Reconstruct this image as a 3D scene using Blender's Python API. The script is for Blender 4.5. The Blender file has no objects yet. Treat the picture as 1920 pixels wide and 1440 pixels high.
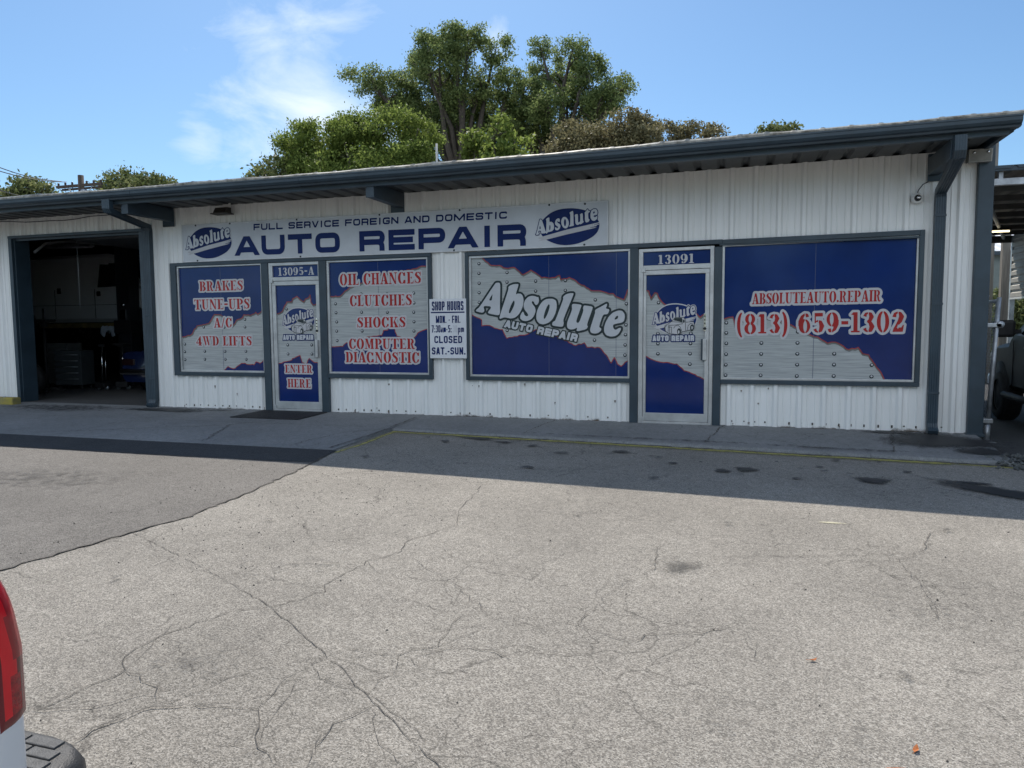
import bpy, bmesh, math, random
import numpy as np
from mathutils import Vector, Matrix
from mathutils.geometry import tessellate_polygon
rad = math.radians
random.seed(7); RNG = np.random.default_rng(11)
sc = bpy.context.scene
COL = sc.collection
# where thin cloud gathers: direction, spread, amount
CLOUDS = [(-0.537, 0.78, 0.321, 0.11, 1.0), (-0.502, 0.817, 0.284, 0.19, 1.15), (-0.529, 0.81, 0.252, 0.15, 1.0), (-0.475, 0.824, 0.309, 0.12, 0.95), (-0.625, 0.744, 0.237, 0.07, 0.7), (-0.57, 0.78, 0.26, 0.1, 0.45), (-0.44, 0.818, 0.37, 0.06, 0.55), (-0.294, 0.886, 0.358, 0.05, 0.8), (-0.633, 0.696, 0.339, 0.35, 0.18), (-0.053, 0.945, 0.322, 0.5, 0.15), (0.208, 0.931, 0.3, 0.3, 0.15),
          (0.1, -0.85, 0.50, 0.95, 0.95), (-0.65, -0.65, 0.45, 0.8, 0.9), (0.75, -0.55, 0.5, 0.8, 0.9), (0.0, -0.5, 0.87, 0.6, 0.8)]   # unseen bright cloud added behind the viewer to fill the shaded front
# ------------------------------------------------------------------ camera
cam_d = bpy.data.cameras.new('camera'); cam = bpy.data.objects.new('camera', cam_d); COL.objects.link(cam)
sc.camera = cam
_yaw, _pit, _rol = rad(17.13172), rad(-4.61897), rad(-0.42195)
cy, sy = math.cos(_yaw), math.sin(_yaw); cp, sp = math.cos(_pit), math.sin(_pit); cr, sr = math.cos(_rol), math.sin(_rol)
RZ = Matrix(((cy, sy, 0), (-sy, cy, 0), (0, 0, 1))); RX = Matrix(((1, 0, 0), (0, cp, sp), (0, -sp, cp))); RY = Matrix(((cr, 0, sr), (0, 1, 0), (-sr, 0, cr)))
MW = RY @ RX @ RZ                      # rows: camera right, forward, up
right, fwd, up = MW[0], MW[1], MW[2]
cam.matrix_world = Matrix(((right[0], up[0], -fwd[0], 0), (right[1], up[1], -fwd[1], -10.4), (right[2], up[2], -fwd[2], 1.525), (0, 0, 0, 1)))
cam_d.sensor_fit = 'HORIZONTAL'; cam_d.sensor_width = 36; cam_d.lens = 36 * 1345.0 / 1920
cam_d.clip_start = 0.05; cam_d.clip_end = 3000
# ------------------------------------------------------------------ light
SUN_V = Vector((-0.50, 1.0, 1.40)).normalized()          # towards the sun: behind the building, a little left
el = math.asin(SUN_V.z); az = math.atan2(SUN_V.x, SUN_V.y)   # az clockwise from +y
sun_d = bpy.data.lights.new('sun', 'SUN'); sun = bpy.data.objects.new('sun', sun_d); COL.objects.link(sun)
sun_d.energy = 2.75; sun_d.angle = rad(0.53); sun_d.color = (1.0, 0.93, 0.84)
sun.rotation_euler = SUN_V.to_track_quat('Z', 'Y').to_euler(); sun.location = (-10, 20, 30)
w = bpy.data.worlds.new('World'); sc.world = w; w.use_nodes = True
nt = w.node_tree; N = nt.nodes; Lk = nt.links; N.clear()
def wn(t, **k):
    n = N.new(t)
    for a, b in k.items(): setattr(n, a, b)
    return n
outw = wn('ShaderNodeOutputWorld'); bg = wn('ShaderNodeBackground'); bg.inputs[1].default_value = 0.13
sky = wn('ShaderNodeTexSky', sky_type='NISHITA'); sky.sun_disc = False; sky.sun_elevation = el; sky.sun_rotation = az
sky.air_density = 1.0; sky.dust_density = 0.6; sky.ozone_density = 1.0; sky.altitude = 20
tc = wn('ShaderNodeTexCoord')
# thin summer clouds: a stretched noise, gathered round a few directions
def vmath(op, a, b=None):
    n = wn('ShaderNodeVectorMath', operation=op)
    Lk.new(a, n.inputs[0]) if hasattr(a, 'links') else setattr(n.inputs[0], 'default_value', a)
    if b is not None:
        Lk.new(b, n.inputs[1]) if hasattr(b, 'links') else setattr(n.inputs[1], 'default_value', b)
    return n
def fmath(op, a, b=0.0, clamp=False):
    n = wn('ShaderNodeMath', operation=op, use_clamp=clamp)
    for i, v in ((0, a), (1, b)):
        Lk.new(v, n.inputs[i]) if hasattr(v, 'links') else setattr(n.inputs[i], 'default_value', v)
    return n.outputs[0]
nzm = wn('ShaderNodeMapping'); nzm.inputs['Rotation'].default_value = (0.5, 0.5, 0.3); nzm.inputs['Scale'].default_value = (1.3, 1.0, 2.4)
Lk.new(tc.outputs['Generated'], nzm.inputs[0])
nz = wn('ShaderNodeTexNoise'); nz.inputs['Scale'].default_value = 5.0; nz.inputs['Detail'].default_value = 9; nz.inputs['Roughness'].default_value = 0.6; nz.inputs['Distortion'].default_value = 0.5
Lk.new(nzm.outputs[0], nz.inputs[0])
cl_tot = None
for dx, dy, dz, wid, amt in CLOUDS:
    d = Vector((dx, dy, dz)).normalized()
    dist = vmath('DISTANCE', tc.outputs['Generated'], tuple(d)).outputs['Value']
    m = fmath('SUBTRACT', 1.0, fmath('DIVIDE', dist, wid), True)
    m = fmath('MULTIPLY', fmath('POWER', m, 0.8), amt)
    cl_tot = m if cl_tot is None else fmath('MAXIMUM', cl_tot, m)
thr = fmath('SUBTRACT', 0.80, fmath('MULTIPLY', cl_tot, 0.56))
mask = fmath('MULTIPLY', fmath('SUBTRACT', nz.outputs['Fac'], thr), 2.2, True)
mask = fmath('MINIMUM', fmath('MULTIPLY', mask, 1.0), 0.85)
mixc = wn('ShaderNodeMix', data_type='RGBA'); sxyz = wn('ShaderNodeSeparateXYZ'); Lk.new(tc.outputs['Generated'], sxyz.inputs[0])
back = fmath('MULTIPLY', sxyz.outputs[1], -2.5, True)            # boosts the added cloud behind the viewer, lifting the shaded shop front
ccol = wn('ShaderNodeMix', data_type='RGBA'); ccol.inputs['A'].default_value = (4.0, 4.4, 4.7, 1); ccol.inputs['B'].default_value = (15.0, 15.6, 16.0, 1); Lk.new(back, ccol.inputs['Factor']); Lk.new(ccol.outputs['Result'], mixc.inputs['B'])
tint = wn('ShaderNodeMix', data_type='RGBA', blend_type='MULTIPLY'); tint.inputs['Factor'].default_value = 1.0; tint.inputs['B'].default_value = (0.335, 0.440, 0.515, 1)
Lk.new(sky.outputs[0], tint.inputs['A'])
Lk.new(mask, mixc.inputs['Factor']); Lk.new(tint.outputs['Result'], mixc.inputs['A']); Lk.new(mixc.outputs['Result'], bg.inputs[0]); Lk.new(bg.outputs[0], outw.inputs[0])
sc.view_settings.view_transform = 'Standard'; sc.view_settings.look = 'None'; sc.view_settings.exposure = 0.98; sc.view_settings.gamma = 1.0
sc.render.engine = 'CYCLES'; sc.cycles.max_bounces = 6; sc.cycles.diffuse_bounces = 3

# ------------------------------------------------------------------ materials
MATS = {}
def mat(name, col, rough=0.6, metal=0.0, var=0.0, vscale=3.0, bump=0.0, bscale=60.0, stretch=(1, 1, 1), coat=0.0, spec=0.5, emit=None, col2=None):
    if name in MATS: return MATS[name]
    m = bpy.data.materials.new(name); m.use_nodes = True; t = m.node_tree; b = t.nodes['Principled BSDF']
    b.inputs['Base Color'].default_value = (*col, 1); b.inputs['Roughness'].default_value = rough; b.inputs['Metallic'].default_value = metal
    b.inputs['Coat Weight'].default_value = coat; b.inputs['Specular IOR Level'].default_value = spec; b.inputs['Coat Roughness'].default_value = 0.03
    if emit: b.inputs['Emission Color'].default_value = (*emit[0], 1); b.inputs['Emission Strength'].default_value = emit[1]
    co = t.nodes.new('ShaderNodeTexCoord'); mp = t.nodes.new('ShaderNodeMapping'); mp.inputs['Scale'].default_value = stretch
    t.links.new(co.outputs['Object'], mp.inputs[0])
    if var or col2:
        n = t.nodes.new('ShaderNodeTexNoise'); n.inputs['Scale'].default_value = vscale; n.inputs['Detail'].default_value = 8; n.inputs['Roughness'].default_value = 0.65
        t.links.new(mp.outputs[0], n.inputs[0])
        r = t.nodes.new('ShaderNodeValToRGB'); e = r.color_ramp.elements
        c2 = col2 or tuple(c * (1 - var) for c in col); c1 = col if col2 else tuple(min(1, c * (1 + var)) for c in col)
        e[0].position = 0.35; e[0].color = (*c2, 1); e[1].position = 0.65; e[1].color = (*c1, 1)
        t.links.new(n.outputs['Fac'], r.inputs[0]); t.links.new(r.outputs[0], b.inputs['Base Color'])
        rr = t.nodes.new('ShaderNodeMapRange'); rr.inputs[3].default_value = min(1, rough * 1.15); rr.inputs[4].default_value = rough * 0.85
        t.links.new(n.outputs['Fac'], rr.inputs[0]); t.links.new(rr.outputs[0], b.inputs['Roughness'])
    if bump:
        n2 = t.nodes.new('ShaderNodeTexNoise'); n2.inputs['Scale'].default_value = bscale; n2.inputs['Detail'].default_value = 4
        t.links.new(mp.outputs[0], n2.inputs[0]); bp = t.nodes.new('ShaderNodeBump'); bp.inputs['Strength'].default_value = bump; bp.inputs['Distance'].default_value = 0.01
        t.links.new(n2.outputs['Fac'], bp.inputs['Height']); t.links.new(bp.outputs[0], b.inputs['Normal'])
    MATS[name] = m; return m

def asphalt(name, base, speck, warm, seed=0.0, scale=1.0, crack=0.0):
    """Worn asphalt: stone chips of several tones in a binder, broad weathering, fine crazing."""
    m = bpy.data.materials.new(name); m.use_nodes = True; t = m.node_tree; b = t.nodes['Principled BSDF']; nd = t.nodes; lk = t.links
    co = nd.new('ShaderNodeTexCoord'); mp = nd.new('ShaderNodeMapping'); mp.inputs['Location'].default_value = (seed, seed * 2, 0); lk.new(co.outputs['Object'], mp.inputs[0])
    v = nd.new('ShaderNodeTexVoronoi'); v.inputs['Scale'].default_value = 185 * scale; lk.new(mp.outputs[0], v.inputs['Vector'])
    v2 = nd.new('ShaderNodeTexVoronoi'); v2.inputs['Scale'].default_value = 38 * scale; lk.new(mp.outputs[0], v2.inputs['Vector'])
    sepc = nd.new('ShaderNodeSeparateColor'); lk.new(v.outputs['Color'], sepc.inputs[0])
    r = nd.new('ShaderNodeValToRGB'); e = r.color_ramp.elements
    e[0].position = 0.0; e[0].color = (*[c * (1 - speck) for c in base], 1); e[1].position = 1.0; e[1].color = (*[c * (1 + speck * 1.3) for c in base], 1)
    e3 = e.new(0.5); e3.color = (*[c * w_ for c, w_ in zip(base, warm)], 1)
    lk.new(sepc.outputs[0], r.inputs[0])
    sep2 = nd.new('ShaderNodeSeparateColor'); lk.new(v2.outputs['Color'], sep2.inputs[0])
    r2 = nd.new('ShaderNodeMapRange'); r2.inputs[3].default_value = 0.90; r2.inputs[4].default_value = 1.08; lk.new(sep2.outputs[1], r2.inputs[0])
    big = nd.new('ShaderNodeTexNoise'); big.inputs['Scale'].default_value = 0.55; big.inputs['Detail'].default_value = 7; big.inputs['Roughness'].default_value = 0.62; lk.new(mp.outputs[0], big.inputs[0])
    rb = nd.new('ShaderNodeMapRange'); rb.inputs[1].default_value = 0.3; rb.inputs[2].default_value = 0.7; rb.inputs[3].default_value = 0.80; rb.inputs[4].default_value = 1.14; lk.new(big.outputs['Fac'], rb.inputs[0])
    mid = nd.new('ShaderNodeTexNoise'); mid.inputs['Scale'].default_value = 9; mid.inputs['Detail'].default_value = 5; lk.new(mp.outputs[0], mid.inputs[0])
    rm = nd.new('ShaderNodeMapRange'); rm.inputs[1].default_value = 0.3; rm.inputs[2].default_value = 0.7; rm.inputs[3].default_value = 0.94; rm.inputs[4].default_value = 1.05; lk.new(mid.outputs['Fac'], rm.inputs[0])
    def mul(a, c):
        q = nd.new('ShaderNodeMath'); q.operation = 'MULTIPLY'; lk.new(a, q.inputs[0]); lk.new(c, q.inputs[1]); return q.outputs[0]
    fac = mul(mul(r2.outputs[0], rb.outputs[0]), rm.outputs[0])
    # hairline crazing
    dist = nd.new('ShaderNodeTexNoise'); dist.inputs['Scale'].default_value = 2.2; dist.inputs['Detail'].default_value = 5; lk.new(mp.outputs[0], dist.inputs[0])
    ad = nd.new('ShaderNodeVectorMath'); ad.operation = 'MULTIPLY_ADD'; ad.inputs[1].default_value = (0.7, 0.7, 0); lk.new(dist.outputs['Color'], ad.inputs[0]); lk.new(mp.outputs[0], ad.inputs[2])
    vc = nd.new('ShaderNodeTexVoronoi'); vc.feature = 'DISTANCE_TO_EDGE'; vc.inputs['Scale'].default_value = 1.6; lk.new(ad.outputs[0], vc.inputs['Vector'])
    cm = nd.new('ShaderNodeMapRange'); cm.inputs[1].default_value = 0.002; cm.inputs[2].default_value = 0.009; cm.inputs[3].default_value = 1.0; cm.inputs[4].default_value = 0.0; lk.new(vc.outputs['Distance'], cm.inputs[0])
    msk = nd.new('ShaderNodeTexNoise'); msk.inputs['Scale'].default_value = 0.8; lk.new(mp.outputs[0], msk.inputs[0])
    mr = nd.new('ShaderNodeMapRange'); mr.inputs[1].default_value = 0.40; mr.inputs[2].default_value = 0.56; mr.inputs[4].default_value = crack; lk.new(msk.outputs['Fac'], mr.inputs[0])
    cf = mul(cm.outputs[0], mr.outputs[0])
    inv = nd.new('ShaderNodeMath'); inv.operation = 'SUBTRACT'; inv.inputs[0].default_value = 1.0; lk.new(cf, inv.inputs[1])
    fac = mul(fac, inv.outputs[0])
    mc = nd.new('ShaderNodeVectorMath'); mc.operation = 'SCALE'; lk.new(r.outputs[0], mc.inputs[0]); lk.new(fac, mc.inputs['Scale'])
    lk.new(mc.outputs[0], b.inputs['Base Color']); b.inputs['Roughness'].default_value = 0.85; b.inputs['Specular IOR Level'].default_value = 0.3
    bp = nd.new('ShaderNodeBump'); bp.inputs['Strength'].default_value = 0.55; bp.inputs['Distance'].default_value = 0.006; lk.new(v.outputs['Distance'], bp.inputs['Height']); lk.new(bp.outputs[0], b.inputs['Normal'])
    MATS[name] = m; return m
def shear(o, f):
    for v in o.data.vertices: v.co.z += f(v.co.x, v.co.z)
    o.data.update()

def alpha_mat(name, col, rough=0.7):
    """colour whose cover comes from the mesh attribute 'cover' broken up by noise (stains, worn paint)"""
    m = bpy.data.materials.new(name); m.use_nodes = True; t = m.node_tree; b = t.nodes['Principled BSDF']; nd = t.nodes; lk = t.links
    b.inputs['Base Color'].default_value = (*col, 1); b.inputs['Roughness'].default_value = rough
    at = nd.new('ShaderNodeAttribute'); at.attribute_name = 'cover'; co = nd.new('ShaderNodeTexCoord')
    n = nd.new('ShaderNodeTexNoise'); n.inputs['Scale'].default_value = 9; n.inputs['Detail'].default_value = 9; n.inputs['Roughness'].default_value = 0.75; lk.new(co.outputs['Object'], n.inputs[0])
    a = nd.new('ShaderNodeMath'); a.operation = 'MULTIPLY_ADD'; a.inputs[1].default_value = 1.6; a.inputs[2].default_value = -0.8; lk.new(n.outputs['Fac'], a.inputs[0])
    s = nd.new('ShaderNodeMath'); s.operation = 'ADD'; lk.new(at.outputs['Fac'], s.inputs[0]); lk.new(a.outputs[0], s.inputs[1])
    r = nd.new('ShaderNodeMapRange'); r.inputs[1].default_value = 0.25; r.inputs[2].default_value = 0.75; r.inputs[4].default_value = 0.9; lk.new(s.outputs[0], r.inputs[0])
    lk.new(r.outputs[0], b.inputs['Alpha']); MATS[name] = m; return m

SLATE = mat('slate_paint', (0.030, 0.050, 0.068), 0.42, var=0.18, vscale=2.5, bump=0.05)
SOFF = mat('slate_soffit_metal', (0.050, 0.058, 0.064), 0.5, var=0.25, vscale=2)
WHITE = mat('white_painted_metal', (0.82, 0.825, 0.81), 0.38, col2=(0.75, 0.757, 0.738), vscale=1.3, stretch=(3, 1, 0.5), bump=0.04, bscale=9)
ALU = mat('brushed_aluminium', (0.50, 0.51, 0.51), 0.38, 0.55, var=0.15, vscale=4, bump=0.03)
GALV = mat('galvanised_steel', (0.42, 0.44, 0.46), 0.45, 0.6, var=0.3, vscale=5)
ROOFM = mat('weathered_roof_metal', (0.38, 0.38, 0.35), 0.6, 0.0, col2=(0.09, 0.085, 0.07), vscale=6, stretch=(1.5, 0.4, 1), bump=0.1, bscale=20)
SILV = mat('silver_brushed_vinyl', (0.48, 0.505, 0.50), 0.16, col2=(0.29, 0.31, 0.315), vscale=9, stretch=(0.25, 1, 9.0), spec=0.35)
BLUE = mat('navy_vinyl', (0.005, 0.023, 0.130), 0.10, var=0.15, vscale=1.2, spec=0.38)
REDV = mat('red_vinyl', (0.36, 0.022, 0.024), 0.18, var=0.12, vscale=2, spec=0.35)
HALO = mat('pale_silver_vinyl', (0.50, 0.50, 0.52), 0.18, var=0.06, vscale=2, spec=0.35)
LETS = mat('silver_letter_vinyl', (0.50, 0.52, 0.55), 0.18, var=0.06, vscale=3, spec=0.35)
DARKV = mat('charcoal_vinyl', (0.022, 0.035, 0.04), 0.2, var=0.2, vscale=3, spec=0.35)
EDGE = mat('torn_edge_red_vinyl', (0.30, 0.045, 0.045), 0.2, var=0.35, vscale=6, spec=0.35)
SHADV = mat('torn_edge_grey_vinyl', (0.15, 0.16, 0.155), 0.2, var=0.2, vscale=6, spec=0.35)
SIGNB = mat('sign_grey_board', (0.52, 0.55, 0.585), 0.42, var=0.08, vscale=1.5)
SIGNW = mat('sign_white_board', (0.66, 0.68, 0.71), 0.4, var=0.06, vscale=3)
NAVYP = mat('sign_navy_paint', (0.005, 0.019, 0.105), 0.35, var=0.1, spec=0.15)
BLACK = mat('black_rubber', (0.015, 0.015, 0.016), 0.65, var=0.3, vscale=8)
PLAST = mat('black_textured_plastic', (0.022, 0.023, 0.025), 0.5, var=0.2, vscale=30, bump=0.3, bscale=300)
CHROME = mat('bright_metal', (0.75, 0.75, 0.75), 0.15, 1.0, var=0.05)
GLASS = mat('dark_glass', (0.012, 0.014, 0.016), 0.06, var=0.1, spec=0.6)
VANW = mat('white_vehicle_paint', (0.68, 0.69, 0.70), 0.22, var=0.03, vscale=1, coat=0.6)
NAVYC = mat('navy_vehicle_paint', (0.006, 0.012, 0.042), 0.22, var=0.1, coat=0.8)
GREYC = mat('dark_grey_vehicle_paint', (0.022, 0.026, 0.024), 0.5, var=0.1, coat=0.0, spec=0.25)
CONC = asphalt('worn_concrete', (0.22, 0.225, 0.225), 0.16, (1, 1, 1), 3.1, 0.8, 0.35)
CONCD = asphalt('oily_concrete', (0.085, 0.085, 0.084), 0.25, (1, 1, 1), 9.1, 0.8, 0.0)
ASPH = asphalt('bleached_asphalt', (0.246, 0.231, 0.205), 0.50, (1.02, 1.0, 0.97), 0.0, 1.0, 0.42)
ASPH2 = asphalt('older_grey_asphalt', (0.150, 0.142, 0.130), 0.50, (1.02, 1.0, 0.98), 5.0, 1.0, 0.25)
ASPHD = asphalt('sealed_black_asphalt', (0.045, 0.047, 0.05), 0.5, (1, 1, 1), 7.0, 1.0, 0.0)
CRACK = mat('dark_crack_grit', (0.085, 0.078, 0.069), 0.95, var=0.3, vscale=20)  # dark grit tone shared by cracks, joints and loose stones
STAIN = alpha_mat('oil_stain', (0.022, 0.022, 0.022), 0.55)
DAMP = alpha_mat('damp_dirt', (0.03, 0.03, 0.03), 0.6)
YELL = alpha_mat('worn_yellow_paint', (0.40, 0.37, 0.10), 0.7)

# ------------------------------------------------------------------ mesh helpers
def link(name, me, m=None, parent=None):
    o = bpy.data.objects.new(name, me); COL.objects.link(o)
    if m is not None and me is not None:
        for q in (m if isinstance(m, (list, tuple)) else [m]): me.materials.append(q)
    if parent is not None: o.parent = parent
    return o
def tag(o, label=None, cat=None, group=None, kind=None):
    if label: o['label'] = label
    if cat: o['category'] = cat
    if group: o['group'] = group
    if kind: o['kind'] = kind
    return o
def empty(name, label, cat, loc=(0, 0, 0), rz=0.0, group=None):
    o = bpy.data.objects.new(name, None); COL.objects.link(o); o.location = loc; o.rotation_euler = (0, 0, rz); o.empty_display_size = 0.2
    return tag(o, label, cat, group)
class MB:
    def __init__(s): s.v = []; s.f = []; s.mi = []; s.sm = []
    def add(s, vs, fs, mi=0, smooth=False):
        k = len(s.v); s.v += [tuple(v) for v in vs]
        for f in fs: s.f.append(tuple(i + k for i in f)); s.mi.append(mi); s.sm.append(smooth)
        return s
    def box(s, a, b, bev=0.0, mi=0, mtx=None):
        x0, y0, z0 = [min(p, q) for p, q in zip(a, b)]; x1, y1, z1 = [max(p, q) for p, q in zip(a, b)]
        if bev <= 0:
            vs = [(x0, y0, z0), (x1, y0, z0), (x1, y1, z0), (x0, y1, z0), (x0, y0, z1), (x1, y0, z1), (x1, y1, z1), (x0, y1, z1)]
            fs = [(3, 2, 1, 0), (4, 5, 6, 7), (0, 1, 5, 4), (1, 2, 6, 5), (2, 3, 7, 6), (3, 0, 4, 7)]
        else:
            bm = bmesh.new(); bmesh.ops.create_cube(bm, size=1)
            for v in bm.verts: v.co = Vector(((x0 + x1) / 2 + v.co.x * (x1 - x0), (y0 + y1) / 2 + v.co.y * (y1 - y0), (z0 + z1) / 2 + v.co.z * (z1 - z0)))
            bev = min(bev, 0.45 * min(x1 - x0, y1 - y0, z1 - z0))
            bmesh.ops.bevel(bm, geom=list(bm.edges), offset=bev, segments=2, affect='EDGES', profile=0.5)
            bm.verts.index_update(); vs = [tuple(v.co) for v in bm.verts]; fs = [tuple(v.index for v in f.verts) for f in bm.faces]; bm.free()
        if mtx is not None: vs = [tuple(mtx @ Vector(v)) for v in vs]
        return s.add(vs, fs, mi)
    def prism(s, poly, axis, a, b, mi=0, smooth=False):
        """extrude a closed 2-D polygon along axis from a to b; poly coords are the other two axes in order"""
        def P(p, t): return {0: (t, p[0], p[1]), 1: (p[0], t, p[1]), 2: (p[0], p[1], t)}[axis]
        n = len(poly); area = sum(poly[i][0] * poly[(i + 1) % n][1] - poly[(i + 1) % n][0] * poly[i][1] for i in range(n))
        if (area > 0) == (axis == 1): poly = poly[::-1]
        vs = [P(p, a) for p in poly] + [P(p, b) for p in poly]
        lo, hi = (0, n)
        fs = [(i, (i + 1) % n, (i + 1) % n + n, i + n) for i in range(n)]
        tri = tessellate_polygon([[Vector((p[0], p[1], 0)) for p in poly]])
        caps = []
        for t_ in tri:
            i, j, k = t_
            ar = (poly[j][0] - poly[i][0]) * (poly[k][1] - poly[i][1]) - (poly[k][0] - poly[i][0]) * (poly[j][1] - poly[i][1])
            a_ = sum(poly[q][0] * poly[(q + 1) % n][1] - poly[(q + 1) % n][0] * poly[q][1] for q in range(n))
            if (ar > 0) != (a_ > 0): i, k = k, i
            caps += [(k, j, i), (i + n, j + n, k + n)]
        if b < a: fs = [f[::-1] for f in fs]; caps = [f[::-1] for f in caps]
        s.add(vs, fs, mi, smooth); k0 = len(s.v) - 2 * n
        for f in caps: s.f.append(tuple(i + k0 for i in f)); s.mi.append(mi); s.sm.append(False)
        return s
    def tube(s, pts, r, n=10, mi=0, cap=True):
        pts = [Vector(p) for p in pts]; rs = r if isinstance(r, (list, tuple)) else [r] * len(pts); rings = []; prev = None
        for i, p in enumerate(pts):
            t = (pts[min(i + 1, len(pts) - 1)] - pts[max(i - 1, 0)]).normalized()
            if prev is None:
                u = t.cross(Vector((0, 0, 1)) if abs(t.z) < 0.9 else Vector((1, 0, 0))).normalized()
            else:
                u = (prev - t * prev.dot(t)).normalized()
            prev = u; q = t.cross(u)
            rings.append([p + (u * math.cos(a) + q * math.sin(a)) * rs[i] for a in [2 * math.pi * k / n for k in range(n)]])
        vs = [v for rg in rings for v in rg]; fs = []
        for i in range(len(pts) - 1):
            for k in range(n): fs.append((i * n + k, i * n + (k + 1) % n, (i + 1) * n + (k + 1) % n, (i + 1) * n + k))
        s.add(vs, fs, mi, True)
        if cap:
            b0 = len(s.v) - len(vs); s.f += [tuple(b0 + k for k in range(n))[::-1], tuple(b0 + (len(pts) - 1) * n + k for k in range(n))]; s.mi += [mi, mi]; s.sm += [False, False]
        return s
    def lathe(s, prof, n=24, c=(0, 0, 0), axis='z', mi=0, smooth=True):
        vs = []; fs = []
        for r, z in prof:
            for k in range(n):
                a = 2 * math.pi * k / n; x, y = r * math.cos(a), r * math.sin(a)
                p = {'z': (x, y, z), 'y': (x, z, -y), 'x': (z, x, y)}[axis]; vs.append((p[0] + c[0], p[1] + c[1], p[2] + c[2]))
        for i in range(len(prof) - 1):
            for k in range(n): fs.append((i * n + k, i * n + (k + 1) % n, (i + 1) * n + (k + 1) % n, (i + 1) * n + k))
        return s.add(vs, fs, mi, smooth)
    def sphere(s, c, r, n=16, mi=0, sc_=(1, 1, 1)):
        prof = [(max(1e-4, r * math.sin(math.pi * i / 10)), -r * math.cos(math.pi * i / 10)) for i in range(11)]
        k = len(s.v); s.lathe(prof, n, (0, 0, 0), 'z', mi)
        for i in range(k, len(s.v)): v = s.v[i]; s.v[i] = (v[0] * sc_[0] + c[0], v[1] * sc_[1] + c[1], v[2] * sc_[2] + c[2])
        return s
    def mesh(s, name):
        me = bpy.data.meshes.new(name); me.from_pydata(s.v, [], s.f); me.polygons.foreach_set('material_index', s.mi); me.polygons.foreach_set('use_smooth', s.sm); me.update(); return me
    def obj(s, name, m, parent=None, **k): return tag(link(name, s.mesh(name), m, parent), **k)
    def fixed(s, name, m, parent=None, **k):
        me = s.mesh(name); bm = bmesh.new(); bm.from_mesh(me); bmesh.ops.recalc_face_normals(bm, faces=bm.faces); bm.to_mesh(me); bm.free(); return tag(link(name, me, m, parent), **k)
def islands(mb, name, m, parent=None):
    """one object for every separate piece of a builder"""
    n = len(mb.v); root = list(range(n))
    def find(i):
        while root[i] != i: root[i] = root[root[i]]; i = root[i]
        return i
    for f in mb.f:
        a = find(f[0])
        for i in f[1:]: root[find(i)] = a
    gr = {}
    for k, f in enumerate(mb.f): gr.setdefault(find(f[0]), []).append(k)
    out = []
    for fs in gr.values():
        q = MB(); idx = {}
        for k in fs:
            t = []
            for i in mb.f[k]:
                if i not in idx: idx[i] = len(q.v); q.v.append(mb.v[i])
                t.append(idx[i])
            q.f.append(tuple(t)); q.mi.append(mb.mi[k]); q.sm.append(mb.sm[k])
        out.append(q.obj(name, m, parent))
    return out
def children(o): return [c for c in bpy.data.objects if c.parent == o]
def copy_tree(o, parent=None):
    c = o.copy(); COL.objects.link(c)
    if parent is not None: c.parent = parent
    for ch in children(o): copy_tree(ch, c)
    return c

# ------------------------------------------------------------------ flat lettering: signed distance fields cut into real sheets
def sd_poly(poly, X, Z):
    p = np.asarray(poly, float); d = np.full(X.shape, 1e9); ins = np.zeros(X.shape, bool); n = len(p)
    for i in range(n):
        a, b = p[i], p[(i + 1) % n]; e = b - a; L2 = max(1e-12, e @ e)
        t = np.clip(((X - a[0]) * e[0] + (Z - a[1]) * e[1]) / L2, 0, 1)
        d = np.minimum(d, (X - a[0] - t * e[0]) ** 2 + (Z - a[1] - t * e[1]) ** 2)
        c1 = (a[1] > Z) != (b[1] > Z)
        with np.errstate(divide='ignore', invalid='ignore'):
            xi = a[0] + (Z - a[1]) * e[0] / (e[1] if abs(e[1]) > 1e-12 else 1e-12)
        ins ^= c1 & (X < xi)
    d = np.sqrt(d); return np.where(ins, -d, d)
def sd_stroke(pts, wd, X, Z, ext=True):
    d = np.full(X.shape, 1e9); n = len(pts)
    ws = wd if isinstance(wd, (list, tuple)) else [wd] * n
    for i in range(n - 1):
        a = np.array(pts[i][:2], float); b = np.array(pts[i + 1][:2], float); L = np.hypot(*(b - a))
        if L < 1e-6: continue
        t = (b - a) / L
        u = (X - a[0]) * t[0] + (Z - a[1]) * t[1]; q = np.abs(-(X - a[0]) * t[1] + (Z - a[1]) * t[0])
        hw = ws[i] / 2 + (ws[i + 1] - ws[i]) / 2 * np.clip(u / L, 0, 1)
        lo = -(ws[i] / 2 if (ext and i == 0) else 0); hi = L + (ws[i + 1] / 2 if (ext and i == n - 2) else 0)
        du = np.maximum(lo - u, u - hi); dq = q - hw
        d = np.minimum(d, np.where((du > 0) & (dq > 0), np.hypot(np.maximum(du, 0), np.maximum(dq, 0)), np.maximum(du, dq)))
        if i > 0: d = np.minimum(d, np.hypot(X - a[0], Z - a[1]) - ws[i] / 2)
    return d
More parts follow.
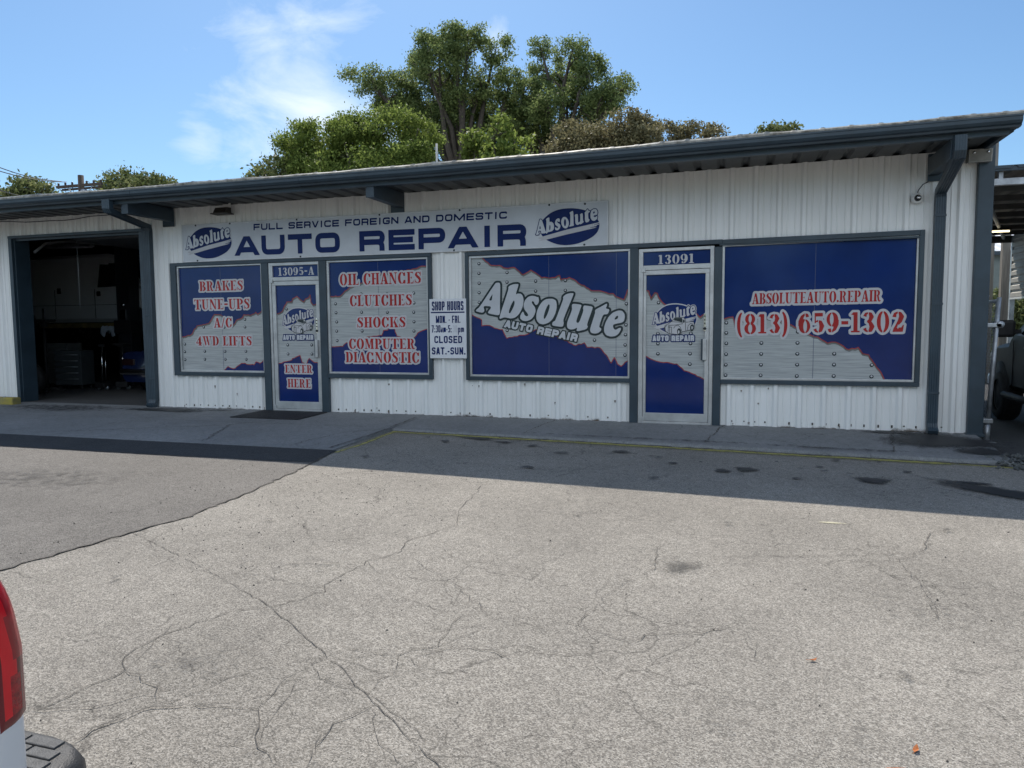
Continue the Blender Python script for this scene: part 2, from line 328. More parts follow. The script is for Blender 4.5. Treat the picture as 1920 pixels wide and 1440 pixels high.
def contour_mesh(D, x0, z0, c, y):
    """marching squares on D<0; full cells merge along rows. Returns verts, faces in the xz plane facing -y."""
    nz_, nx = D.shape; V = []; F = []
    ins = D < 0
    full = ins[:-1, :-1] & ins[1:, :-1] & ins[:-1, 1:] & ins[1:, 1:]; anyc = ins[:-1, :-1] | ins[1:, :-1] | ins[:-1, 1:] | ins[1:, 1:]
    for j in range(nz_ - 1):
        i = 0; row = full[j]
        idx = np.flatnonzero(row)
        if len(idx):
            st = idx[0]; pv = idx[0]
            for q in list(idx[1:]) + [None]:
                if q is None or q != pv + 1:
                    k = len(V); V += [(x0 + st * c, y, z0 + j * c), (x0 + (pv + 1) * c, y, z0 + j * c), (x0 + (pv + 1) * c, y, z0 + (j + 1) * c), (x0 + st * c, y, z0 + (j + 1) * c)]; F.append((k, k + 1, k + 2, k + 3)); st = q
                pv = q
    for j, i in np.argwhere(anyc & ~full):
        cs = [(i, j), (i + 1, j), (i + 1, j + 1), (i, j + 1)]; dv = [D[b, a] for a, b in cs]; poly = []
        for q in range(4):
            a, b = cs[q], cs[(q + 1) % 4]; da, db = dv[q], dv[(q + 1) % 4]
            if da < 0: poly.append(a)
            if (da < 0) != (db < 0):
                t = da / (da - db); poly.append((a[0] + (b[0] - a[0]) * t, a[1] + (b[1] - a[1]) * t))
        if len(poly) >= 3:
            k = len(V); V += [(x0 + a * c, y, z0 + b * c) for a, b in poly]; F.append(tuple(range(k, k + len(poly))))
    return V, F
def grid(x0, x1, z0, z1, c, pad):
    x0 -= pad; x1 += pad; z0 -= pad; z1 += pad
    nx = int((x1 - x0) / c) + 2; nz_ = int((z1 - z0) / c) + 2
    X, Z = np.meshgrid(x0 + np.arange(nx) * c, z0 + np.arange(nz_) * c); return X, Z, x0, z0
def smooth_poly(p, it=2):
    p = [np.array(q, float) for q in p]
    for _ in range(it):
        o = []
        for i in range(len(p)):
            a, b = p[i], p[(i + 1) % len(p)]; o += [a * .8 + b * .2, a * .2 + b * .8]
        p = o
    return [tuple(q) for q in p]
def sheet(name, D, x0, z0, c, y, m, parent, **k):
    V, F = contour_mesh(D, x0, z0, c, y); return MB().add(V, F).obj(name, m, parent, **k)

# ---- glyphs. 'p' polygon, 's' stroke, '-' polygon cut away. unit height.
def B_(a, b, c, d): return ('p', [(a, b), (c, b), (c, d), (a, d)])
def C_(a, b, c, d): return ('-', [(a, b), (c, b), (c, d), (a, d)])
def E_(cx, cz, rx, rz, k='p', n=28): return (k, [(cx + rx * math.cos(2 * math.pi * i / n), cz + rz * math.sin(2 * math.pi * i / n)) for i in range(n)])
def PL(*p): return ('p', list(p))
def PM(*p): return ('-', list(p))
def halfbowl(cx, cz, rx, rz, irx, irz):
    n = 16; o = [(cx + rx * math.sin(math.pi * i / n), cz + rz * math.cos(math.pi * i / n)) for i in range(n + 1)]
    i_ = [(cx + irx * math.sin(math.pi * i / n), cz + irz * math.cos(math.pi * i / n)) for i in range(n, -1, -1)]
    return ('p', o + i_)
STEN = {
 'A': (.84, [B_(0, 0, .30, .08), PL((.10, .04), (.20, .04), (.46, 1), (.36, 1)), PL((.36, 1), (.54, 1), (.80, .04), (.52, .04)), B_(.44, 0, .86, .08), B_(.2, .27, .56, .35), PM((.36, .2), (.40, .2), (.40, .5), (.36, .5))]),
 'B': (.76, [B_(0, 0, .12, .08), B_(0, .92, .12, 1), B_(.08, 0, .32, 1), halfbowl(.38, .75, .32, .25, .10, .17), halfbowl(.38, .26, .38, .27, .12, .18)]),
 'C': (.76, [E_(.38, .5, .38, .52), E_(.43, .5, .17, .43, '-'), C_(.52, .33, .9, .66), PL((.68, .62), (.75, .62), (.75, 1), (.62, .92)), PL((.66, .06), (.72, .34), (.75, .34), (.70, .1)), C_(.385, -.1, .43, 1.1)]),
 'D': (.80, [B_(0, 0, .12, .08), B_(0, .92, .12, 1), B_(.08, 0, .32, 1), halfbowl(.38, .5, .42, .5, .17, .42)]),
 'E': (.70, [B_(0, 0, .12, .08), B_(0, .92, .12, 1), B_(.08, 0, .32, 1), B_(.38, .91, .66, 1), PL((.60, .92), (.66, .92), (.66, .68)), B_(.38, .46, .48, .54), PL((.45, .5), (.52, .34), (.52, .66)), B_(.38, 0, .68, .09), PL((.60, .08), (.68, .08), (.70, .36))]),
 'F': (.66, [B_(0, 0, .42, .08), B_(0, .92, .12, 1), B_(.08, 0, .32, 1), B_(.38, .91, .64, 1), PL((.58, .92), (.64, .92), (.64, .66)), B_(.38, .46, .48, .54), PL((.45, .5), (.52, .34), (.52, .66))]),
 'G': (.84, [E_(.38, .5, .38, .52), E_(.43, .5, .17, .43, '-'), C_(.52, .33, .9, .66), PL((.68, .62), (.75, .62), (.75, 1), (.62, .92)), C_(.385, -.1, .43, 1.1), B_(.56, .02, .78, .42), B_(.48, .36, .86, .44)]),
 'H': (.84, [B_(0, 0, .38, .08), B_(0, .92, .38, 1), B_(.08, 0, .30, 1), B_(.46, 0, .84, .08), B_(.46, .92, .84, 1), B_(.54, 0, .76, 1), B_(.30, .46, .50, .54)]),
 'I': (.42, [B_(0, 0, .42, .08), B_(0, .92, .42, 1), B_(.09, 0, .33, 1)]),
 'K': (.86, [B_(0, 0, .38, .08), B_(0, .92, .38, 1), B_(.08, 0, .31, 1), PL((.36, .40), (.40, .36), (.70, .95), (.60, .95)), B_(.50, .92, .80, 1), PL((.40, .56), (.52, .64), (.84, .05), (.57, .05)), B_(.48, 0, .88, .08)]),
 'L': (.66, [B_(0, 0, .12, .08), B_(0, .92, .42, 1), B_(.08, 0, .32, 1), B_(.38, 0, .64, .09), PL((.56, .08), (.64, .08), (.66, .38))]),
 'M': (1.0, [B_(0, 0, .28, .08), B_(0, .92, .2, 1), B_(.10, 0, .17, 1), PL((.08, 1), (.31, 1), (.56, .12), (.47, 0), (.40, .10)), PL((.52, .06), (.74, 1), (.66, 1), (.48, .24)), B_(.69, 0, .91, 1), B_(.61, 0, .99, .08), B_(.7, .92, .99, 1)]),
 'N': (.86, [B_(.10, 0, .17, 1), B_(0, 0, .28, .08), PL((.02, 1), (.30, 1), (.78, 0), (.62, 0)), B_(.68, .1, .75, 1), B_(.56, .92, .86, 1)]),
 'O': (.80, [E_(.40, .5, .40, .53), E_(.40, .5, .15, .45, '-'), C_(.375, -.2, .425, 1.2)]),
 'P': (.74, [B_(0, 0, .42, .08), B_(0, .92, .12, 1), B_(.08, 0, .32, 1), halfbowl(.38, .71, .36, .29, .12, .20)]),
 'R': (.86, [B_(0, 0, .42, .08), B_(0, .92, .12, 1), B_(.08, 0, .32, 1), halfbowl(.38, .73, .34, .27, .11, .18), PL((.40, .48), (.58, .50), (.68, .12), (.74, .06), (.80, .14), (.84, .10), (.76, -.02), (.60, -.02), (.50, .1))]),
 'S': (.68, [('s', [(.58, .78), (.48, .93), (.33, .95), (.19, .88), (.15, .74), (.26, .62), (.44, .48), (.55, .34), (.53, .16), (.38, .05), (.24, .05), (.12, .2)], [.06, .08, .10, .15, .2, .23, .24, .22, .17, .1, .08, .06]), B_(.58, .64, .64, 1), B_(.03, 0, .09, .36), C_(.33, .82, .37, 1.1), C_(.33, -.1, .37, .2)]),
 'T': (.80, [B_(.18, 0, .62, .08), B_(.28, 0, .52, 1), B_(0, .91, .23, 1), B_(.57, .91, .80, 1), PL((0, .92), (.08, .92), (0, .64)), PL((.80, .92), (.72, .92), (.80, .64))]),
 'U': (.84, [B_(0, .92, .42, 1), B_(.09, .3, .32, 1), B_(.64, .3, .71, 1), B_(.54, .92, .84, 1), PL(*[(.40 + .31 * math.cos(math.pi + math.pi * i / 14), .31 + .33 * math.sin(math.pi + math.pi * i / 14)) for i in range(15)], *[(.48 + .16 * math.cos(-math.pi * i / 12), .31 + .25 * math.sin(-math.pi * i / 12)) for i in range(13)]), C_(.40, -.1, .445, .2)]),
 'W': (1.16, [B_(0, .92, .36, 1), B_(.40, .92, .72, 1), B_(.86, .92, 1.16, 1), PL((.04, 1), (.28, 1), (.46, .12), (.40, 0), (.34, 0)), PL((.44, 0), (.48, .2), (.60, .6), (.56, .66)), PL((.42, 1), (.66, 1), (.84, .12), (.78, 0), (.72, 0)), PL((.82, 0), (.86, .16), (1.06, 1), (.99, 1))]),
 '0': (.70, [E_(.35, .5, .35, .53), E_(.35, .5, .13, .45, '-'), C_(.325, -.2, .375, 1.2)]),
 '1': (.50, [B_(0, 0, .50, .08), B_(.14, 0, .37, 1), PL((0, .88), (.12, 1), (.2, 1), (.2, .85))]),
 '2': (.68, [('s', [(.14, .72), (.18, .88), (.32, .95), (.46, .9), (.54, .74), (.46, .54), (.30, .34), (.12, .12)], [.2, .14, .1, .16, .24, .22, .14, .08]), PL((.04, 0), (.62, 0), (.68, .34), (.62, .34), (.54, .22), (.24, .2), (.1, .14)), C_(.33, .8, .37, 1.1), C_(.33, .14, .37, .36)]),
 '3': (.68, [('s', [(.14, .78), (.2, .91), (.33, .95), (.46, .9), (.52, .76), (.45, .6), (.28, .53)], [.18, .12, .1, .17, .23, .18, .07]), ('s', [(.28, .53), (.46, .46), (.55, .28), (.48, .1), (.32, .04), (.2, .08), (.13, .2)], [.07, .18, .25, .19, .1, .11, .18]), C_(.32, .82, .36, 1.1), C_(.32, -.1, .36, .2)]),
 '4': (.74, [PL((.37, 0), (.60, 0), (.60, 1), (.50, 1), (0, .32), (0, .22), (.37, .22)), PM((.10, .32), (.33, .32), (.33, .66)), B_(.6, .22, .74, .32), B_(.27, 0, .70, .08)]),
 '5': (.68, [B_(.12, .82, .60, 1), B_(.12, .48, .19, .9), ('s', [(.15, .54), (.3, .6), (.46, .54), (.54, .34), (.48, .12), (.32, .04), (.2, .08), (.13, .2)], [.06, .1, .18, .25, .18, .1, .11, .18]), C_(.32, -.1, .36, .2), C_(.32, .5, .36, .8)]),
 '6': (.70, [E_(.36, .34, .34, .36), E_(.40, .33, .11, .28, '-'), ('s', [(.54, .80), (.50, .92), (.38, .95), (.22, .82), (.13, .58), (.13, .36)], [.18, .14, .1, .17, .24, .25]), C_(.375, -.1, .415, 1.1)]),
 '8': (.72, [E_(.36, .75, .31, .28), E_(.36, .26, .36, .30), E_(.36, .76, .10, .19, '-'), E_(.36, .26, .13, .22, '-'), C_(.34, -.2, .385, 1.2)]),
 '-': (.44, [B_(.02, .40, .42, .57)]), '/': (.44, [PL((0, -.04), (.10, -.04), (.44, 1.04), (.34, 1.04))]), '.': (.26, [E_(.13, .11, .12, .11)]), ' ': (.34, []),
 '(': (.36, [PL(*[(.40 - .36 * math.cos(a), .45 + .68 * math.sin(a)) for a in np.linspace(-1.35, 1.35, 14)], *[(.40 - .16 * math.cos(a), .45 + .60 * math.sin(a)) for a in np.linspace(1.35, -1.35, 14)])]),
}
STEN[')'] = (.36, [('p', [(.36 - x, z) for x, z in STEN['('][1][0][1]])])
STEN['9'] = (.70, [(k, [(.70 - x, 1 - z) for x, z in p], *r) for k, p, *r in STEN['6'][1]])
def rrp(pts, r):
    """round the corners of a polyline"""
    o = [pts[0]]
    for i in range(1, len(pts) - 1):
        a, b, c = [np.array(p[:2], float) for p in pts[i - 1:i + 2]]
        da = (a - b); dc = (c - b); la, lc = np.hypot(*da), np.hypot(*dc); q = min(r, la / 2, lc / 2)
        if len(pts[i]) > 2: o.append(tuple(b)); continue
        p0, p1 = b + da / la * q, b + dc / lc * q
        for t in np.linspace(0, 1, 7): o.append(tuple((1 - t) ** 2 * p0 + 2 * t * (1 - t) * b + t * t * p1))
    o.append(pts[-1]); return o
SK = {  # skeletons in a unit box; True = rounded path
 'A': [(0, [(-.06, -.2), (.44, 1.1)]), (0, [(1.06, -.2), (.56, 1.1)]), (0, [(.22, .22), (.78, .22)])],
 'B': [(0, [(0, 0), (0, 1)]), (1, [(0, 1), (.95, 1), (.95, .52), (0, .52)]), (1, [(.4, .52), (1, .52), (1, 0), (0, 0)])],
 'C': [(1, [(1, .74), (1, 1), (0, 1), (0, 0), (1, 0), (1, .26)])],
 'D': [(1, [(0, 1), (1, 1), (1, 0), (0, 0)]), (0, [(0, 0), (0, 1)])],
 'E': [(0, [(0, 0), (0, 1)]), (0, [(0, 1), (1, 1)]), (0, [(0, .5), (.92, .5)]), (0, [(0, 0), (1, 0)])],
 'F': [(0, [(0, 0), (0, 1)]), (0, [(0, 1), (1, 1)]), (0, [(0, .48), (.92, .48)])],
 'G': [(1, [(1, .76), (1, 1), (0, 1), (0, 0), (1, 0), (1, .44)]), (0, [(.6, .46), (1, .46)])],
 'H': [(0, [(0, 0), (0, 1)]), (0, [(1, 0), (1, 1)]), (0, [(0, .5), (1, .5)])],
 'I': [(0, [(.5, 0), (.5, 1)])], 'L': [(0, [(0, 0), (0, 1)]), (0, [(0, 0), (1, 0)])],
 'M': [(0, [(0, 0), (0, 1)]), (0, [(1, 0), (1, 1)]), (0, [(.02, 1), (.5, .05)]), (0, [(.98, 1), (.5, .05)])],
 'N': [(0, [(0, 0), (0, 1)]), (0, [(1, 0), (1, 1)]), (0, [(.02, 1.05), (.98, -.05)])],
 'O': [(1, [(.5, 1), (0, 1), (0, 0), (1, 0), (1, 1), (.5, 1)])],
 'P': [(0, [(0, 0), (0, 1)]), (1, [(0, 1), (1, 1), (1, .40), (0, .40)])],
 'R': [(0, [(0, 0), (0, 1)]), (1, [(0, 1), (1, 1), (1, .42), (0, .42)]), (1, [(.5, .42), (.98, .42), (.98, -.4)])],
 'S': [(1, [(1, .76), (1, 1), (0, 1), (0, .52), (1, .52), (1, 0), (0, 0), (0, .24)])],
 'T': [(0, [(0, 1), (1, 1)]), (0, [(.5, 0), (.5, 1)])], 'U': [(1, [(0, 1.4), (0, 0), (1, 0), (1, 1.4)])], 'V': [(0, [(-.04, 1.2), (.47, -.1)]), (0, [(1.04, 1.2), (.53, -.1)])],
 'a': [(1, [(.05, .62), (.9, .66), (.9, 0)]), (1, [(.9, .38), (0, .38), (0, 0), (.9, 0)])], 'm': [(0, [(0, 0), (0, .62)]), (1, [(0, .62), (.5, .66), (.5, 0)]), (1, [(.5, .62), (1, .66), (1, 0)])],
 'p': [(0, [(0, -.38), (0, .62)]), (1, [(0, .62), (1, .64), (1, 0), (0, 0)])],
 '7': [(0, [(0, 1), (1, 1)]), (0, [(.95, .96), (.3, 0)])], '3': [(1, [(0, .86), (.1, 1), (.95, 1), (.95, .55), (.35, .55)]), (1, [(.35, .55), (1, .55), (1, 0), (0, 0), (0, .14)])],
 '0': [(1, [(.5, 1), (0, 1), (0, 0), (1, 0), (1, 1), (.5, 1)])], '5': [(0, [(.1, 1), (1, 1)]), (0, [(.1, 1), (.1, .58)]), (1, [(.1, .58), (1, .6), (1, 0), (0, 0), (0, .1)])],
 ':': [(0, [(.5, .02), (.5, .04)]), (0, [(.5, .5), (.5, .52)])], '.': [(0, [(.5, .0), (.5, .02)])], '-': [(0, [(.1, .38), (.9, .38)])], ' ': [],
}
NARROW = {'I': .45, '.': .4, ':': .4, '-': .55, ' ': .5, 'M': 1.45, 'm': 1.2, 'a': .8, 'p': .85}
def text_field(txt, font, box, X, Z, wt=.2, wid=.8, gap=.1, rnd=.35):
    """signed distance (metres) of a line of lettering fitted to box = (ax, az) origin, ux right vector (full width), uz up vector (cap height)"""
    o, ux, uz = [np.array(q, float) for q in box]; W = np.hypot(*ux); H = np.hypot(*uz)
    M = np.linalg.inv(np.array([ux / W, uz / H]).T); lx = (X - o[0]) * M[0, 0] + (Z - o[1]) * M[0, 1]; lz = (X - o[0]) * M[1, 0] + (Z - o[1]) * M[1, 1]
    D = np.full(X.shape, 1e9)
    if font == 'sten':
        tot = sum(STEN[c][0] for c in txt) + gap * (len(txt) - 1); s = W / tot; x = 0.0
        for c in txt:
            w_, parts = STEN[c]; d = None
            m = (lx > (x - .6) * s) & (lx < (x + w_ + .6) * s)
            if m.any() and parts:
                gx, gz = lx[m], lz[m]; dd = np.full(gx.shape, 1e9)
                for pt in parts:
                    if pt[0] == 's': dd = np.minimum(dd, sd_stroke([((x + a) * s, b * H) for a, b in pt[1]], [q * (s + H) / 2 for q in pt[2]], gx, gz, False))
                    elif pt[0] == 'p': dd = np.minimum(dd, sd_poly([((x + a) * s, b * H) for a, b in pt[1]], gx, gz))
                for pt in parts:
                    if pt[0] == '-': dd = np.maximum(dd, -sd_poly([((x + a) * s, b * H) for a, b in pt[1]], gx, gz))
                D[m] = np.minimum(D[m], dd)
            x += w_ + gap
    else:
        ww = [wid * NARROW.get(c, 1.0) for c in txt]; tot = sum(ww) + gap * (len(txt) - 1); s = W / tot; x = 0.0; t = wt * H
        for c, w_ in zip(txt, ww):
            gw = w_ * s; m = (lx > x * s - .3 * H) & (lx < (x + w_) * s + .3 * H)
            if m.any():
                gx, gz = lx[m], lz[m]; dd = np.full(gx.shape, 1e9)
                def mp(p): return (x * s + t / 2 + p[0] * (gw - t), t / 2 + p[1] * (H - t))
                for rd, pl in SK[c]:
                    q = [mp(p) for p in pl]
                    if rd: q = rrp(q, rnd * min(gw, H))
                    dd = np.minimum(dd, sd_stroke(q, t, gx, gz, not rd))
                if c in 'AVMNUR': dd = np.maximum(dd, np.maximum(-gz, gz - H))
                D[m] = np.minimum(D[m], dd)
            x += w_ + gap
    return D
def bx2(b): return ((b[0] / 1000, b[1] / 1000), ((b[2] - b[0]) / 1000, 0), (0, (b[3] - b[1]) / 1000))
def bx4(p): return ((p[0][0] / 1000, p[0][1] / 1000), ((p[1][0] - p[0][0]) / 1000, (p[1][1] - p[0][1]) / 1000), ((p[3][0] - p[0][0]) / 1000 if len(p) > 3 else 0, (p[3][1] - p[0][1]) / 1000))
def mm(l): return [(x / 1000, z / 1000) for x, z in l]
# ------- outlines of the printed graphics, millimetres in the plane of the shop front; cracks; crowns
BIG=[([(-3772,1760),(-3759,1787),(-3712,1818),(-3454,2174),(-3433,2186),(-3384,2183),(-3372,2156),(-3383,1801),(-3380,1739),(-3397,1688),(-3579,1726),(-3566,1757),(-3524,1803),(-3532,1831),(-3628,1840),(-3645,1821),(-3633,1781),(-3633,1758),(-3663,1734)],[(-3495,2026),(-3502,1975),(-3511,1917),(-3561,1922)]),([(-3393,1633),(-3380,1700),(-3254,2048),(-3243,2087),(-3246,2114),(-3220,2137),(-3163,2155),(-3086,2157),(-3090,2126),(-3135,1996),(-3099,2014),(-3050,2009),(-3022,1978),(-3008,1920),(-3015,1842),(-3044,1765),(-3093,1692),(-3150,1650),(-3216,1641),(-3314,1664)],[(-3161,1919),(-3148,1891),(-3153,1845),(-3182,1783),(-3219,1721),(-3241,1723),(-3239,1760),(-3206,1845)]),([(-3023,1746),(-3007,1726),(-2995,1687),(-2963,1668),(-2935,1679),(-2947,1714),(-2991,1765),(-3007,1804),(-3007,1850),(-2986,1912),(-2937,1961),(-2881,1975),(-2825,1966),(-2797,1950),(-2781,1958),(-2775,1931),(-2769,1900),(-2781,1858),(-2809,1832),(-2833,1847),(-2853,1890),(-2873,1896),(-2885,1879),(-2869,1848),(-2830,1801),(-2822,1747),(-2846,1678),(-2891,1624),(-2964,1598),(-3028,1606),(-3065,1642),(-3060,1688)],None),([(-2626,1924),(-2562,1923),(-2511,1896),(-2500,1850),(-2500,1781),(-2524,1697),(-2563,1621),(-2627,1568),(-2707,1545),(-2771,1561),(-2810,1616),(-2814,1678),(-2798,1754),(-2761,1831),(-2713,1891),(-2665,1917)],[(-2618,1848),(-2606,1828),(-2610,1783),(-2642,1691),(-2682,1626),(-2698,1630),(-2698,1669),(-2674,1753),(-2642,1821)]),([(-2570,1555),(-2558,1582),(-2526,1597),(-2515,1616),(-2408,1889),(-2400,1916),(-2404,1946),(-2365,1980),(-2302,1997),(-2244,1996),(-2252,1962),(-2396,1630),(-2400,1592),(-2393,1562),(-2405,1508),(-2475,1512),(-2566,1528)],None),([(-2271,1796),(-2271,1823),(-2256,1841),(-2209,1839),(-2124,1824),(-2140,1779),(-2205,1598),(-2201,1568),(-2178,1560),(-2155,1582),(-2097,1741),(-2105,1771),(-2097,1801),(-2086,1816),(-1959,1795),(-1970,1747),(-2043,1551),(-2043,1521),(-2031,1506),(-2055,1468),(-2205,1435),(-2190,1499),(-2233,1473),(-2287,1465),(-2330,1481),(-2346,1515),(-2342,1576),(-2267,1751)],None),([(-1917,1753),(-1841,1790),(-1754,1837),(-1750,1811),(-1773,1763),(-1716,1751),(-1727,1713),(-1746,1680),(-1810,1681),(-1867,1512),(-1859,1489),(-1833,1478),(-1840,1444),(-1878,1414),(-1924,1403),(-1978,1411),(-2001,1445),(-1993,1498),(-1925,1701),(-1928,1731)],None),([(-1584,1734),(-1532,1726),(-1498,1681),(-1494,1629),(-1513,1562),(-1659,1537),(-1666,1503),(-1651,1466),(-1621,1454),(-1583,1480),(-1550,1484),(-1549,1458),(-1583,1398),(-1635,1364),(-1703,1359),(-1764,1380),(-1794,1429),(-1795,1489),(-1772,1564),(-1727,1646),(-1667,1705)],[(-1607,1660),(-1588,1652),(-1595,1615),(-1644,1597),(-1640,1623)])]
SMALL=[([(-2810,2871),(-2793,2887),(-2744,3082),(-2741,3095),(-2711,3090),(-2660,2929),(-2644,2899),(-2657,2887),(-2725,2884),(-2721,2913),(-2735,2929),(-2762,2927),(-2766,2908),(-2755,2891),(-2759,2869)],[(-2738,3010),(-2725,2952),(-2752,2953)]),([(-2650,3090),(-2633,3105),(-2596,3119),(-2596,3042),(-2572,3054),(-2539,3033),(-2526,2987),(-2532,2936),(-2559,2912),(-2600,2904),(-2620,2902),(-2640,2877),(-2647,2883),(-2640,3064)],[(-2596,3007),(-2583,3003),(-2579,2964),(-2590,2926),(-2600,2933)]),([(-2516,2961),(-2499,2970),(-2486,2950),(-2469,2953),(-2465,2972),(-2506,2999),(-2515,3032),(-2499,3076),(-2472,3094),(-2442,3092),(-2439,3041),(-2465,3045),(-2472,3055),(-2485,3050),(-2472,3030),(-2439,3009),(-2429,2976),(-2446,2939),(-2472,2921),(-2506,2925)],None),([(-2307,3025),(-2314,3058),(-2329,3086),(-2349,3105),(-2371,3112),(-2392,3107),(-2409,3090),(-2419,3063),(-2420,3030),(-2413,2998),(-2398,2970),(-2378,2950),(-2356,2943),(-2335,2948),(-2318,2966),(-2308,2993)],[(-2346,3027),(-2349,3059),(-2358,3079),(-2369,3080),(-2377,3060),(-2381,3029),(-2377,2996),(-2369,2976),(-2358,2976),(-2350,2995)]),([(-2299,3168),(-2266,3185),(-2240,3195),(-2236,2999),(-2230,2983),(-2233,2977),(-2303,2964),(-2299,2980),(-2286,2992),(-2283,3142)],None),([(-2220,3123),(-2213,3138),(-2171,3145),(-2171,3028),(-2161,3018),(-2138,3033),(-2138,3122),(-2144,3135),(-2102,3158),(-2099,3043),(-2082,3024),(-2135,2988),(-2141,3001),(-2180,2981),(-2210,3004),(-2213,3100)],None),([(-2076,3156),(-2050,3180),(-2030,3211),(-2024,3182),(-1998,3181),(-1998,3162),(-2024,3147),(-2020,3065),(-2001,3058),(-2010,3026),(-2050,3012),(-2069,3036),(-2069,3137)],None),([(-1939,3203),(-1904,3198),(-1884,3159),(-1891,3115),(-1939,3111),(-1946,3093),(-1920,3082),(-1887,3105),(-1891,3058),(-1926,3032),(-1965,3037),(-1988,3076),(-1991,3127),(-1978,3183)],[(-1936,3171),(-1923,3155),(-1933,3136),(-1952,3137),(-1949,3159)])]
OVAL=[(-2266,3233),(-2135,3213),(-2004,3168),(-1913,3097),(-1861,3013),(-1858,2943),(-1887,2869),(-1952,2808),(-2043,2761),(-2167,2718),(-2266,2703),(-2359,2700),(-2466,2714),(-2560,2747),(-2641,2786),(-2708,2847),(-2745,2927),(-2741,3004),(-2700,3086),(-2599,3171),(-2498,3214),(-2398,3232)]
SWOOSH=[(-2776,2824),(-2715,2838),(-2332,2927),(-2069,2972),(-1861,3010),(-1861,2997),(-2036,2964),(-1861,2987),(-1861,2978),(-2043,2945),(-1894,2967),(-1900,2958),(-2049,2930),(-1887,2944),(-1939,2928),(-2332,2857),(-2647,2793),(-2797,2770),(-2715,2796),(-2763,2817)]
TRUCKBODY=[(-924,1519),(-878,1540),(-837,1571),(-796,1617),(-776,1630),(-674,1626),(-649,1605),(-645,1559),(-532,1568),(-521,1526),(-526,1475),(-545,1454),(-596,1449),(-692,1424),(-707,1392),(-743,1387),(-774,1393),(-809,1398),(-876,1404),(-918,1440),(-931,1482)]
TRUCKWIN=[[(-806,1589),(-791,1622),(-694,1621),(-687,1601),(-694,1562)],[(-679,1590),(-659,1600),(-653,1559),(-678,1551)]]
TRUCKWH=[[(-702,1432),(-705,1411),(-713,1395),(-724,1386),(-736,1386),(-748,1395),(-756,1411),(-759,1432),(-756,1452),(-748,1468),(-737,1477),(-725,1477),(-713,1468),(-705,1452)],[(-532,1480),(-534,1459),(-540,1443),(-550,1434),(-561,1434),(-571,1443),(-577,1460),(-580,1480),(-578,1501),(-571,1518),(-562,1527),(-551,1527),(-541,1517),(-534,1501)]]
TRUCKHUB=[[(-723,1424),(-725,1409),(-731,1400),(-739,1400),(-745,1409),(-748,1424),(-746,1439),(-740,1448),(-732,1448),(-726,1439)],[(-543,1483),(-545,1468),(-550,1459),(-556,1459),(-561,1468),(-563,1483),(-562,1497),(-557,1506),(-551,1506),(-545,1497)]]
TRUCKLINES=[[(-878,1529),(-882,1409)],[(-862,1529),(-858,1403)],[(-877,1493),(-834,1495),(-833,1409)],[(-857,1519),(-775,1523),(-688,1538)],[(-805,1476),(-785,1508),(-744,1518),(-718,1497),(-698,1455),(-692,1429)],[(-643,1553),(-642,1444)],[(-616,1455),(-607,1512),(-577,1542),(-546,1537),(-526,1495)],[(-918,1440),(-924,1498),(-898,1519)],[(-689,1601),(-688,1533)],[(-837,1571),(-694,1559)]]
W1B=[[(-9246,1376),(-9073,1417),(-8947,1569),(-8695,1609),(-8571,1764),(-8440,1752),(-8221,1551),(-8102,1672),(-8004,1698),(-7969,1752),(-7842,1737),(-7729,1789),(-7698,1754),(-7569,1828)],[(-8409,809),(-8334,865),(-8221,825),(-8055,922),(-7798,897),(-7764,952),(-7685,925),(-7572,994)]]
W2B=[[(-6274,2030),(-6121,2027),(-5928,2169),(-5681,2234),(-5479,2356),(-5115,2383),(-4784,2430),(-4702,2457),(-4540,2472)],[(-6279,1206),(-6087,1212),(-6012,1277),(-5940,1225),(-5748,1341),(-5532,1379),(-5376,1391),(-5346,1468),(-5275,1472),(-5246,1505),(-5149,1492),(-5109,1378),(-4834,1314),(-4749,1427),(-4666,1464),(-4535,1508)]]
D1B=[[(-7306,1757),(-7212,1796),(-7113,1953),(-7021,1952),(-7004,2004),(-6920,2042),(-6793,1948),(-6761,1995),(-6700,2012),(-6668,2063),(-6657,1946),(-6614,1893),(-6523,1931)],[(-7323,928),(-7182,956),(-7057,984),(-7041,1011),(-6894,1065),(-6859,945),(-6784,906),(-6720,1013),(-6616,947),(-6532,935)]]
D2B=[[(-1183,2017),(-1156,2010),(-1126,1902),(-1070,1985),(-1036,1973),(-1002,1893),(-933,1817),(-754,1719),(-489,1671),(-445,1625),(-385,1670)],[(-1187,1081),(-1107,1035),(-1050,1013),(-791,969),(-757,973),(-656,878),(-434,790),(-385,757)]]
W3B=[[(-3660,2564),(-3512,2448),(-3394,2445),(-3292,2400),(-3161,2406),(-3017,2291),(-2894,2356),(-2731,2236),(-2526,2230),(-2456,2262),(-2435,2198),(-2310,2226),(-2275,2208),(-2172,2138),(-2089,2102),(-1986,2026),(-1844,2016),(-1722,1974),(-1662,1975),(-1628,1932),(-1508,1884),(-1462,2008),(-1445,2034)],[(-3827,1705),(-3678,1626),(-3679,1534),(-3551,1540),(-3433,1490),(-3344,1476),(-3279,1342),(-3154,1370),(-2965,1397),(-2820,1473),(-2578,1403),(-2213,1231),(-2088,1272),(-2047,1204),(-1855,1198),(-1759,1090),(-1691,976),(-1644,1057),(-1597,963),(-1543,930),(-1456,1011)]]
W4B=[[(-120,1607),(-58,1629),(-7,1633),(24,1503),(118,1579),(334,1622),(449,1606),(620,1559),(748,1513),(819,1468),(890,1422),(988,1377),(1085,1347),(1204,1266),(1299,1280),(1464,1180),(1577,1210),(1633,1127),(1706,1112),(1783,989),(1900,815)]]
